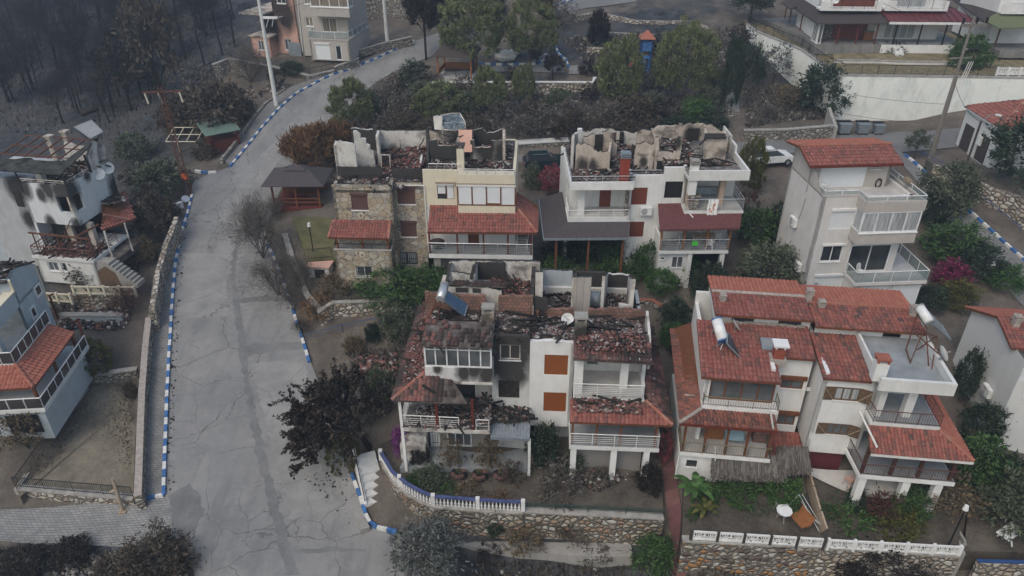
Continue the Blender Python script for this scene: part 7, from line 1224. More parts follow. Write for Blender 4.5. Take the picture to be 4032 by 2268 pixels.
# ================================================================ terraces, retaining walls, fences
def W3(Z,pts,z):return[gp(Z(*p),z[i]if isinstance(z,(list,tuple))else z)for i,p in enumerate(pts)]
def rwall(label,P,mat,zb,t=.35,cop='coping',ch=.1,name='retaining_wall',cat='wall',cw=.05,foot=None):
 h=empty(name,(P[0].x,P[0].y,zb),label=label,cat=cat);h['_off']=[P[0].x,P[0].y,zb];b=MB();c=MB();f=MB()
 L=[]
 for i,p in enumerate(P):
  a=P[max(0,i-1)];e=P[min(len(P)-1,i+1)];d=(e-a);d.z=0;d.normalize();L.append(Vector((-d.y,d.x,0)))
 for i in range(len(P)-1):
  a,e,na,ne=P[i],P[i+1],L[i],L[i+1];lo=lambda v:Vector((v.x,v.y,zb));up=lambda v,z:Vector((v.x,v.y,v.z+z))
  b.hexa([lo(a),lo(e),lo(e+ne*t),lo(a+na*t),a,e,e+ne*t,a+na*t])
  if cop:c.hexa([up(a-na*cw,.003),up(e-ne*cw,.003),up(e+ne*(t+cw),.003),up(a+na*(t+cw),.003),up(a-na*cw,ch),up(e-ne*cw,ch),up(e+ne*(t+cw),ch),up(a+na*(t+cw),ch)])
  if foot:f.hexa([lo(a-na*foot[0]),lo(e-ne*foot[0]),lo(e),lo(a),Vector((*(a-na*foot[0]).xy,foot[1])),Vector((*(e-ne*foot[0]).xy,foot[1])),Vector((*a.xy,foot[1]))-na*.003,Vector((*e.xy,foot[1]))-ne*.003])
 b.build('wall',mat,h)
 if c.v:c.build('coping',cop,h)
 if f.v:f.build('footing','concrete',h)
 return h
def terrace(P,mat,depth=3.5,name='garden'):
 b=MB();b.prism([(p.x,p.y)for p in P],[p.z-depth for p in P],[p.z for p in P]);setp(b.build(name,mat),kind='structure')
def fence(label,P,ht=.95,style='balusters',mat='iron',step=1.6,cat='fence',**k):
 h=empty('fence',P[0],label=label,cat=cat);h['_off']=list(P[0]);railing(h,P,ht,style,mat,step=step,name='railing',**k);return h
G1=W3(R5,[(0,480),(100,650),(220,750),(330,815),(440,862),(860,895),(1200,912)],-.05);G2=W3(R5,[(1200,905),(1750,930),(2392,965)],-.15)
for p in G2:p.z=-.1
rwall('curved rubble-stone retaining wall under the white balustrade',G1,'stone_white',-2.9,foot=None);rwall('long pale rubble-stone retaining wall below the bare garden',G2,'stone_white',-3.3)
rwall('bare concrete footing below the long pale rubble-stone wall',W3(D,[(1150,1372),(1300,1387),(1450,1398),(1592,1400)],-2.25),'concrete',-4,.9,None,name='concrete_footing',cat='footing')
back_=W3(D,[(1660,1110),(1350,1100),(1010,1090),(955,1120)],.35)
terrace([p+Vector((0,.1,-.02))for p in G1+G2]+back_,'garden',2.6)
G3=W3(R7,[(158,962),(640,985),(1140,1004),(1200,1012),(1680,1040),(2122,1072)],-.15);rwall('retaining wall of white and orange stones below the garden with the banana plant',G3[:3],'stone_orange',-3.2);rwall('rubble retaining wall at lower right, half hidden by burnt bushes',G3[2:],'stone_pale',-3.2)
terrace([p+Vector((0,.1,-.02))for p in G3]+W3(D,[(2420,1200),(2050,1190),(1720,1150)],.75),'garden',2.6)
rwall('pale stone wall with blue coping in the lower right corner',W3(R7,[(2255,1108),(2330,1112),(2700,1120)],-.4),'stone_pale',-3.4,cop='rope_blue',ch=.05,cw=0,t=.22);terrace(W3(D,[(2425,1385),(2640,1392),(2640,1230),(2440,1230)],[-.45,-.45,.4,.4]),'garden',3)
b=rwall('grey concrete wall beside the garden steps at lower right',W3(R7,[(2050,870),(2120,1040)],-.05),'concrete',-2.6,.3,None)
K1=W3(D,[(705,590),(728,668),(760,745),(800,790)],[3.6,3.2,2.5,2.0]);rwall('low stone wall above the right kerb, overgrown by dry shrubs',[p+Vector((.2,0,0))for p in K1],'stone_grey',.2)
K2=W3(D,[(800,790),(838,764),(930,760),(1062,752)],[2.4,3.0,3.1,3.1]);rwall('tall light rubble wall below the hedge, left of the burnt pair',K2,'stone_pale',.2);terrace([p+Vector((.3,.1,-.05))for p in K1]+[p+Vector((.1,.1,-.05))for p in K2]+W3(D,[(1330,690),(860,610),(740,540)],[3.5,3.7,3.8]),'garden',2.4)
Lw=W3(D,[(735,545),(840,545),(845,650),(775,655)],4.3);terrace(Lw,'lawn_yellow',.9,'lawn');rwall('dark stone wall with brick-red coping behind the white half of the burnt pair',W3(D,[(1588,756),(1640,758),(1690,790)],3.0),'stone_grey',1.2,.3,'tile_edge',.07,cw=0)
rwall('stone wall with broad white top beside the back road',W3(D,[(1218,368),(1300,364),(1432,356)],[7.0,7.05,7.15]),'stone_grey',5.6,.9,'white',.12);rwall('low stone wall by the back road below the hillside stair',W3(D,[(1872,330),(1980,328),(2098,318)],[8.3,8.4,8.6]),'stone_grey',6.6);rwall('concrete pier between the stone wall and the bins',W3(D,[(2082,270),(2100,320)],[9.6,8.6]),'concrete',6.9,.3,None)
WT=[13.3,13.3,12.95,12.3,11.95,11.95,11.95];WW=W3(S2,[(90,215),(165,280),(570,445),(780,595),(960,680),(2300,700),(2640,705)],WT)
rwall('tall weathered whitewashed retaining wall below the top right houses',WW,'oldwall',7,.4,'coping',.12);y_=118
terrace([p+Vector((.2,.25,-.05))for p in WW[:5]]+[WW[5]+Vector((0,.3,-.05)),WW[6]+Vector((9,.3,-.05)),Vector((80,y_,12)),Vector((30,y_,13.2))],'straw',4.8);V2=W3(S2,[(880,545),(1300,548),(1420,556),(2040,565)],12.25);rwall('low white garden wall inside the top right terrace',V2,'white',11.4,.25)
terrace([p+Vector((0,.2,0))for p in V2]+W3(S2,[(2100,470),(1300,470),(860,480)],12.45),'straw',1.2)
fp=[p+Vector((.1,.15,.12))for p in WW];fence('black iron fence on the sloping end of the whitewashed wall',fp[:3]);fence('black iron fence at the bend of the whitewashed wall',fp[2:5]);fence('long black iron fence on top of the whitewashed retaining wall',fp[4:6])
terrace(W3(S2,[(130,130),(600,320),(620,60),(200,50)],[13.32,13.32,13.32,13.32]),'paver',1)
pw=W3(D,[(1086,210),(1290,208),(1492,209),(1500,196)],10.35);rwall('stone wall along the lower edge of the burnt park',pw,'stone_pale',9,.3,'white');P_=lambda x,y:(1500+x/1.84,y/1.84)
strip('pavement',[P_(700,520),P_(1000,525),P_(1160,525),P_(1330,530)],[P_(700,480),P_(1050,475),P_(1200,380),P_(1290,440)],'paver_lane',.06,None,5);strip('pavement',[P_(1360,540),P_(1500,540)],[P_(1360,480),P_(1500,470)],'paver_lane',.07,None,4)
rwall('curving grey stone wall along the upper edge of the burnt park',W3(P_,[(1420,115),(1560,92),(1700,118),(1850,150),(2080,155),(2250,152),(2340,190),(2400,240)],[13.6,13.6,13.4,13.1,13,13,12.8,12.4]),'stone_pale',11,.5,None);rwall('low pale wall crossing the burnt park',W3(P_,[(1285,205),(1640,235),(2000,250)],12.3),'concrete',11.3,.3,None);rwall('tumbled pale stone wall in the middle of the park',W3(P_,[(1490,345),(1610,350)],11.9),'stone_pale',10,.4,None)
rwall('high rubble wall behind the grey-beige house',W3(S1,[(1650,-60),(2000,-70),(2450,-10)],[14.8,14.8,14.6]),'stone_grey',10.6,.5);rwall('stepped rubble wall below the pink burnt house',W3(S1,[(-210,830),(-120,800),(0,752),(490,842),(1020,968)],[9.6,9.8,10,9.7,9.2]),'stone_grey',6.2,.4);rwall('low stone wall between the black-fenced garden and the upper pavement',W3(S1,[(1020,972),(1345,895)],[9.2,9.55]),'stone_grey',8.3,.3);rwall('low stone wall in front of the glass-railed grey-beige house',W3(S1,[(1348,860),(1655,742)],[9.8,10.35]),'stone_grey',9,.3);rwall('low stone wall behind the second white pole',W3(S1,[(1660,640),(2000,545),(2330,470)],[10.9,11.2,11.5]),'stone_grey',10.2,.3)
terrace(W3(S1,[(0,760),(490,850),(1010,972),(1640,750),(1800,560),(1000,520),(200,600)],[9.9,9.65,9.15,10.25,10.8,10.5,10]),'garden',2);fence('black garden fence in front of the grey-beige house',W3(S1,[(680,880),(1020,965),(1345,893)],[9.6,9.3,9.65]),.8,'bars','iron',1.4,n=2)
rwall('thin stone edging above the upper pavement',W3(D,[(560,400),(600,350),(640,295),(670,258),(720,222)],[5.75,6.55,7.3,7.95,8.55]),'stone_grey',4.6,.3,None)
SW=W3(D,[(438,545),(412,610),(388,690),(374,785)],[5.0,4.2,3.4,2.6]);rwall('pale stone garden wall beside the left pavement, uphill part',SW,'stone_pale',.6,.4,None);SX=W3(D,[(366,800),(358,870),(348,990),(342,1130),(337,1250)],[2.0,1.35,.35,-.35,-.75]);rwall('crumbling pale stone wall between the left pavement and the dry lawn',SX,'stone_pale',-2.6,.42,'mortar',.05,cw=0)
B1=W3(R2,[(68,1062),(330,1085),(598,1108)],-1.45);rwall('low rubble wall between the dry lawn and the paved lane',B1,'stone_pale',-3.2,.35);terrace([p+Vector((0,.1,-.03))for p in B1]+W3(D,[(338,1230),(342,1000),(345,950),(235,970),(50,1250)],[-1.45,-.75,-.6,-.5,-1.45]),'lawn_dead',1,'lawn')
B2=W3(R2,[(78,1060),(240,830),(400,600)],[-1.35,-.85,-.4]);rwall('concrete edging along the left side of the dry lawn',B2,'concrete',-2.6,.25,None);u_=Vector((0,0,.02));fence('black iron fence across the near end of the dry lawn',[p+u_+Vector((0,.15,.1))for p in B1],.8);fence('black iron fence down the left side of the dry lawn',[p+u_ for p in B2],.8)
rwall('low stone wall with concrete top between the two left gardens',W3(R2,[(395,552),(500,540),(615,525)],[.2,.25,.3]),'stone_grey',-1.2,.35);rwall('rubble wall below the cream lattice fence',W3(S4,[(590,335),(780,335),(1000,345)],2.25),'stone_white',.4,.3);rwall('pale blue pool wall in the left garden',W3(S4,[(475,508),(740,510),(990,515)],1.4),'blue_plaster',.3,.4,'concrete')
def panel_fence(label,P,n,mat,postm,ht=.62,pw=.14,style='fan',name='concrete_fence'):
 """concrete panel fence: every panel and every post a part"""
 h=empty(name,P[0],label=label,cat='fence');Q_=resample(P,n+1);L=(Q_[1]-Q_[0]).length-pw;b=MB();t=.05
 b.box(0,-t,0,L,t,.1);b.box(0,-t,ht-.1,L,t,ht)
 if style=='fan':
  for c in(L*.25,L*.75):
   for k in range(7):a=math.pi*k/6;b.bar((c,0,.1),(c+math.cos(a)*L*.23,0,.1+math.sin(a)*(ht-.22)+.02),.05,.05)
  for c in(0,L*.5-.04,L-.08):b.box(c,-t+.006,.1,c+.08,t-.006,ht-.1)
 else:
  m=int(L/.16)
  for k in range(-3,m+1):
   for s in(1,-1):
    x0,x1=k*.16,k*.16+(ht-.2)
    if s<0:x0,x1=x1,x0
    if-.01<=min(x0,x1)and max(x0,x1)<=L:b.bar((x0,s*.012,.1),(x1,s*.012,ht-.1),.035,.03)
 pm=None;po=MB();po.box(-pw/2,-.09,-.15,pw/2,.09,ht+.06);posm=None
 for i in range(n+1):
  d=(Q_[min(i+1,n)]-Q_[max(0,i-1)]);ang=math.atan2(d.y,d.x);r=Matrix.Rotation(ang,4,'Z')
  if posm is None:o=po.build('post',postm,h,at=(0,0,0));posm=o.data
  else:o=link('post',posm,h)
  o.location=Q_[i]-P[0];o.rotation_euler=(0,0,ang)
  if i<n:
   d=Q_[i+1]-Q_[i];ang=math.atan2(d.y,d.x)
   if pm is None:o=b.build('panel',mat,h,at=(0,0,0));pm=o.data
   else:o=link('panel',pm,h)
   o.location=Q_[i]-P[0]+d.normalized()*(pw/2);o.rotation_euler=(0,-math.asin(d.z/d.length),ang)
 return h
panel_fence('white fan-pattern concrete fence with brown posts in front of the banana garden',W3(R7,[(215,938),(660,965),(1150,995)],-.02),5,'white_clean','shingle_dark');panel_fence('white fan-pattern concrete fence with white posts at lower right',W3(R7,[(1180,1000),(1640,1025),(2110,1050)],-.02),5,'white_clean','white_clean');panel_fence('cream lattice fence in front of the burnt house left of the road',W3(S4,[(610,325),(860,328),(1110,332)],2.4),4,'cream','cream',.7,.16,'lattice','lattice_fence');panel_fence('lower cream lattice fence beside the red gate roof',W3(S4,[(370,380),(590,395)],1.85),2,'cream','cream',.75,.16,'lattice','lattice_fence');panel_fence('white patterned concrete fence at the right end of the whitewashed wall',W3(S2,[(2325,670),(2640,672)],12.1),3,'white_clean','white_clean',.7)
# white balustrade with blue rail over the curved wall
h=empty('balustrade',G1[0],label='white balustrade with blue rail curving round the burnt garden',cat='balustrade');h['_off']=list(G1[0]);Q_=resample([p+Vector((0,.2,.1))for p in G1],49);b=MB()
for z,r in((0,.05),(.1,.03),(.22,.065),(.34,.04),(.5,.03),(.6,.05)):pass
pr=((0,.06),(.08,.035),(.22,.07),(.36,.035),(.52,.03),(.6,.055))
for(z0,r0),(z1,r1)in zip(pr[:-1],pr[1:]):b.tube((0,0,z0),(0,0,z1),r0,r1,8,cap=False)
me=None;blu=MB();bas=MB()
for i,p in enumerate(Q_):
 if i%12==0:c=MB();c.box(p.x-.11,p.y-.11,p.z,p.x+.11,p.y+.11,p.z+.8);c.build('post','white_clean',h)
 elif me is None:o=b.build('baluster','white_clean',h,at=(0,0,0));me=o.data;o.location=p-G1[0]
 else:o=link('baluster',me,h);o.location=p-G1[0]
 if i<48:e=Q_[i+1];blu.bar(p+Vector((0,0,.65)),e+Vector((0,0,.65)),.2,.09)
blu.build('top_rail',plain('blue_glazed_tile',(.075,.095,.21),.5,0,.4,6),h)
# steps, paths
def stairs(label,a,c,w_,n,mat='white',name='garden_steps',side=None):
 """n steps from the low point a up to c"""
 h=empty(name,a,label=label,cat='steps');h['_off']=list(a);d=c-a;d2=Vector((d.x,d.y,0));u=d2.normalized();s=Vector((-u.y,u.x,0))*(w_/2);b=MB()
 for i in range(n):
  p=a+d2*(i/n);q=a+d2*((i+1)/n);z=a.z+d.z*(i+1)/n;lo=a.z-1
  b.hexa([Vector((*(p-s).xy,lo)),Vector((*(q-s).xy,lo)),Vector((*(q+s).xy,lo)),Vector((*(p+s).xy,lo)),Vector((*(p-s).xy,z)),Vector((*(q-s).xy,z)),Vector((*(q+s).xy,z)),Vector((*(p+s).xy,z))])
 b.build('step',mat,h);return h
h=stairs('white marble steps climbing from the road to the balustraded garden',gp(R3(722,1100),-1.5),gp(R3(660,850),-.05),1.35,7);a,c=gp(R3(668,1100),-1.4),gp(R3(610,830),0);railing(h,[a,c],.85,'bars','iron',n=2);b=MB();b.bar(a-Vector((0,0,.2)),c-Vector((0,0,.2)),.18,.9);b.build('side_wall','white',h)
b=MB();q=gp(R3(640,1180),-1.75);b.prism([(p.x,p.y)for p in W3(R3,[(610,1135),(650,1120),(690,1215),(645,1230)],-1.6)],-2.2,-1.52);setp(b.build('concrete_step','concrete'),'pale concrete block step beside the blue and white kerb','step')
stairs('long concrete stair climbing the bare hillside above the back road',gp(D(1852,350),7.1),gp(D(1838,232),9.4),1.3,16,'concrete');stairs('grey concrete steps beside the dry lawn fence',gp(S4(500,1330),-1.1),gp(S4(640,990),.2),1.1,10,'concrete');stairs('narrow concrete steps in the lower right corner',gp(R7(2160,1060),-1.8),gp(R7(2120,900),.0),1.0,7,'concrete')
strip('path',DD((1655,1130),(1672,1250),(1690,1400),(1690,1460)),DD((1685,1125),(1708,1250),(1722,1400),(1725,1460)),'paver_red',.12,None,4);strip('path',DD((2040,1205),(2160,1255),(2240,1265)),DD((2030,1185),(2150,1190),(2290,1195)),'floor_tile',.25,None,3)
fence('green mesh fence with posts along the bare garden wall',[p+Vector((0,.2,.1))for p in G2],.45,'bars',plain('dark_green_post',(.01,.05,.04),.5),2.0,n=3);fence('black iron fence round the yellow lawn',[Lw[3]+Vector((0,.1,0)),Lw[2]+Vector((-.3,.1,0))],.9);fence('black iron fence on the tall light rubble wall',[p+Vector((0,.2,.1))for p in K2[1:]],.7)
fence('blue painted pipe railing in front of the burnt pair',W3(R3,[(385,310),(560,262),(740,225)],[1.5,1.7,1.9]),.7,'bars','rope_blue',2,n=2);fence('blue pipe railing along the right-hand stone wall',W3(zoom(3600,380,2.01),[(50,480),(250,590),(480,790),(830,1080)],[8.4,7.7,6.9,5.9]),.5,'bars','rope_blue',2.5,n=2)
rw=W3(zoom(3600,380,2.01),[(150,545),(300,590),(440,650),(620,735),(800,790),(1000,900)],[8.3,8.2,8.1,7.9,7.8,7.6]);rwall('coarse pale stone wall along the right-hand road',[p for p in rw],'stone_pale',4.4,.5,None);terrace([p+Vector((.1,.2,-.05))for p in rw]+W3(D,[(2640,470),(2560,440),(2420,400),(2330,400)],[7.9,7.9,7.7,7.5]),'soil',1.5)
# ================================================================ plants
for k,c in dict(lf_green=[(.03,.062,.018),(.054,.11,.03),(.084,.16,.045)],lf_bright=[(.03,.07,.016),(.055,.125,.03),(.085,.17,.045)],lf_dark=[(.016,.03,.018),(.03,.052,.03),(.05,.078,.042)],lf_olive=[(.058,.07,.042),(.092,.112,.07),(.135,.158,.1)],lf_grey=[(.085,.095,.085),(.14,.15,.14),(.2,.21,.2)],lf_pine=[(.095,.11,.05),(.155,.182,.08),(.235,.27,.125)],lf_brown=[(.045,.035,.025),(.085,.067,.048),(.125,.102,.075)],lf_tan=[(.085,.06,.032),(.14,.105,.06),(.2,.16,.1)],lf_orange=[(.09,.048,.022),(.17,.092,.038),(.26,.145,.06)],lf_burnt=[(.012,.01,.009),(.026,.021,.018),(.045,.036,.03)],lf_dry=[(.07,.062,.053),(.115,.103,.09),(.165,.15,.132)],lf_yel=[(.05,.06,.012),(.095,.1,.022),(.15,.13,.035)],lf_mag=[(.1,.012,.04),(.2,.022,.08),(.28,.04,.12)],lf_purple=[(.12,.025,.13),(.2,.045,.21),(.28,.08,.28)],lf_pink=[(.2,.04,.06),(.33,.08,.1),(.14,.05,.05)],lf_rust=[(.05,.02,.018),(.085,.035,.028),(.12,.05,.04)]).items():M[k]=leafmat(k,c)
M['bark']=plain('grey_brown_bark',(.075,.062,.05),.95,0,.4,9);M['bark_burnt']=plain('charred_bark',(.02,.018,.017),.95,0,.4,9)
_pc={}
def leafmesh(kind,seed,n,nc,ls,asp,up,sig,shell=.62,ymin=-.75):
 rs=np.random.RandomState(seed*7+1);d=rs.normal(0,1,(nc,3));d/=np.linalg.norm(d,axis=1)[:,None];d=d[d[:,2]>ymin];nc=len(d)
 r=rs.uniform(shell,1.0,nc)*(1+.16*np.sin(d[:,0]*4+seed)*np.cos(d[:,1]*3+seed));c=d*r[:,None]
 i=rs.randint(0,nc,n);p=c[i]+rs.normal(0,sig,(n,3))*(.5+rs.rand(nc)[i])[:,None]
 o=p/(np.linalg.norm(p,axis=1)[:,None]+1e-6);a=o*(1-up)+np.array([0,0,1.])*up+rs.normal(0,.45 if up>.3 else .9,(n,3));a/=np.linalg.norm(a,axis=1)[:,None]
 q=rs.normal(0,1,(n,3));b=np.cross(a,q);b/=np.linalg.norm(b,axis=1)[:,None]+1e-6;s=ls*rs.uniform(.6,1.4,n)[:,None]
 V=np.stack([p-b*s*.5*.6,p+b*s*.5*.6,p+a*s*asp+b*s*.5*.25,p+a*s*asp-b*s*.5*.25],1);V=V.reshape(-1,3);V[:,2]=V[:,2]*.5+.5;return V,np.arange(4*n).reshape(-1,4)
def twigs(seed,levels=4,n0=6,spread=.75,r0=.035,tall=1.0,trunk=.0):
 """bare branching in the unit crown"""
 rr=random.Random(seed);b=MB()
 def grow(p,d,L,r,k):
  q=p+d*L;b.tube(p,q,r,r*.62,4 if k<levels-1 else 3,cap=False)
  if k<=0:return
  for _ in range(rr.choice((2,3))if k>1 else 3):
   e=(d+Vector((rr.gauss(0,spread*.7),rr.gauss(0,spread*.7),rr.gauss(.12,spread*.4)))).normalized();grow(p+d*L*rr.uniform(.55,1),e,L*rr.uniform(.6,.82),r*.6,k-1)
 if trunk:b.tube((0,0,-.05),(0,0,trunk),r0*1.3,r0,6)
 for _ in range(n0):grow(Vector((0,0,trunk)),Vector((rr.gauss(0,spread),rr.gauss(0,spread),1)).normalized(),.36*tall,r0,levels)
 return b
#        n leaves, clumps, leaf, aspect, up, sigma, shell
KIND={'leaf':(3000,60,.1,1.3,.1,.13),'dense':(4200,90,.085,1.2,.1,.11),'pine':(13000,170,.045,2.6,.6,.055,.7),'bigpine':(20000,240,.034,2.4,.55,.05,.76),'twig':(5200,90,.016,7,.35,.16,.25),'feather':(6000,95,.06,3.6,.8,.085),'sparse':(1100,45,.1,1.2,.1,.12),'thin':(420,26,.12,1.2,.1,.1),'ball':(6500,160,.06,1.2,.1,.05),'cyp':(5200,120,.06,2.6,.8,.07)}
def meshes(kind,mat,v):
 k=(kind,mat,v)
 if k not in _pc:
  if kind=='bare':_pc[k]=(None,twigs(v,4,7,.8,.016))
  else:
   V,F=leafmesh(kind,v,*(KIND[kind]if len(KIND[kind])>6 else KIND[kind]+(.9 if kind in('ball','cyp')else .55,)));_pc[k]=(fastmesh('crown',V,F,[mat]),None)
 return _pc[k]
_tw={}
def plant(px,py,w_,h_,kind,mat,label,group=None,trunk=0,dz=.1,cat=None,name=None,bark='bark',lean=0,var=None):
 """px,py: where it meets the ground in the picture; w_,h_ its size there in picture units, turned into metres at its distance"""
 p=at(D(px,py),dz);t=(p-Vector((0,0,CAM_H))).length;m=t/1849*(.86 if kind not in('ball','bare')else 1);W=w_*m;H=h_*m/.86;v=var if var is not None else int(px*3+py)%3
 name=name or('tree' if trunk or kind in('bigpine','cyp')else 'bare_shrub' if kind=='twig' else 'shrub');cat=cat or('tree' if 'tree' in name else 'shrub')
 h=empty(name,p-Vector((0,0,.1)),(px*.37+py*.11)%6.28,label=label,cat=cat,group=group);th=trunk*H
 me,tw=meshes(kind,mat,v)
 if me:o=link('crown',me,h);o.scale=(W*.5,W*.5,H-th);o.location=(0,0,th);o.rotation_euler=(0,lean,0)
 bk=(v,bark,bool(trunk))
 if kind=='bare' or kind in('sparse','thin','twig')or trunk:
  if bk not in _tw:o=twigs(40+v,4 if kind=='bare' or kind=='thin' else 3,7 if not trunk else 4,.8,.02).build('branches',mat if kind=='bare' else bark,None);_tw[bk]=o.data;bpy.data.objects.remove(o)
  o=link('branches',_tw[bk],h);o.scale=(W*.5,W*.5,H-th);o.location=(0,0,th)
  if trunk:b=MB();b.tube((0,0,-.3),(0,0,th+.2*(H-th)),max(.05,W*.035),max(.04,W*.025),7);b.build('trunk',bark,h,at=(0,0,0))
 return h
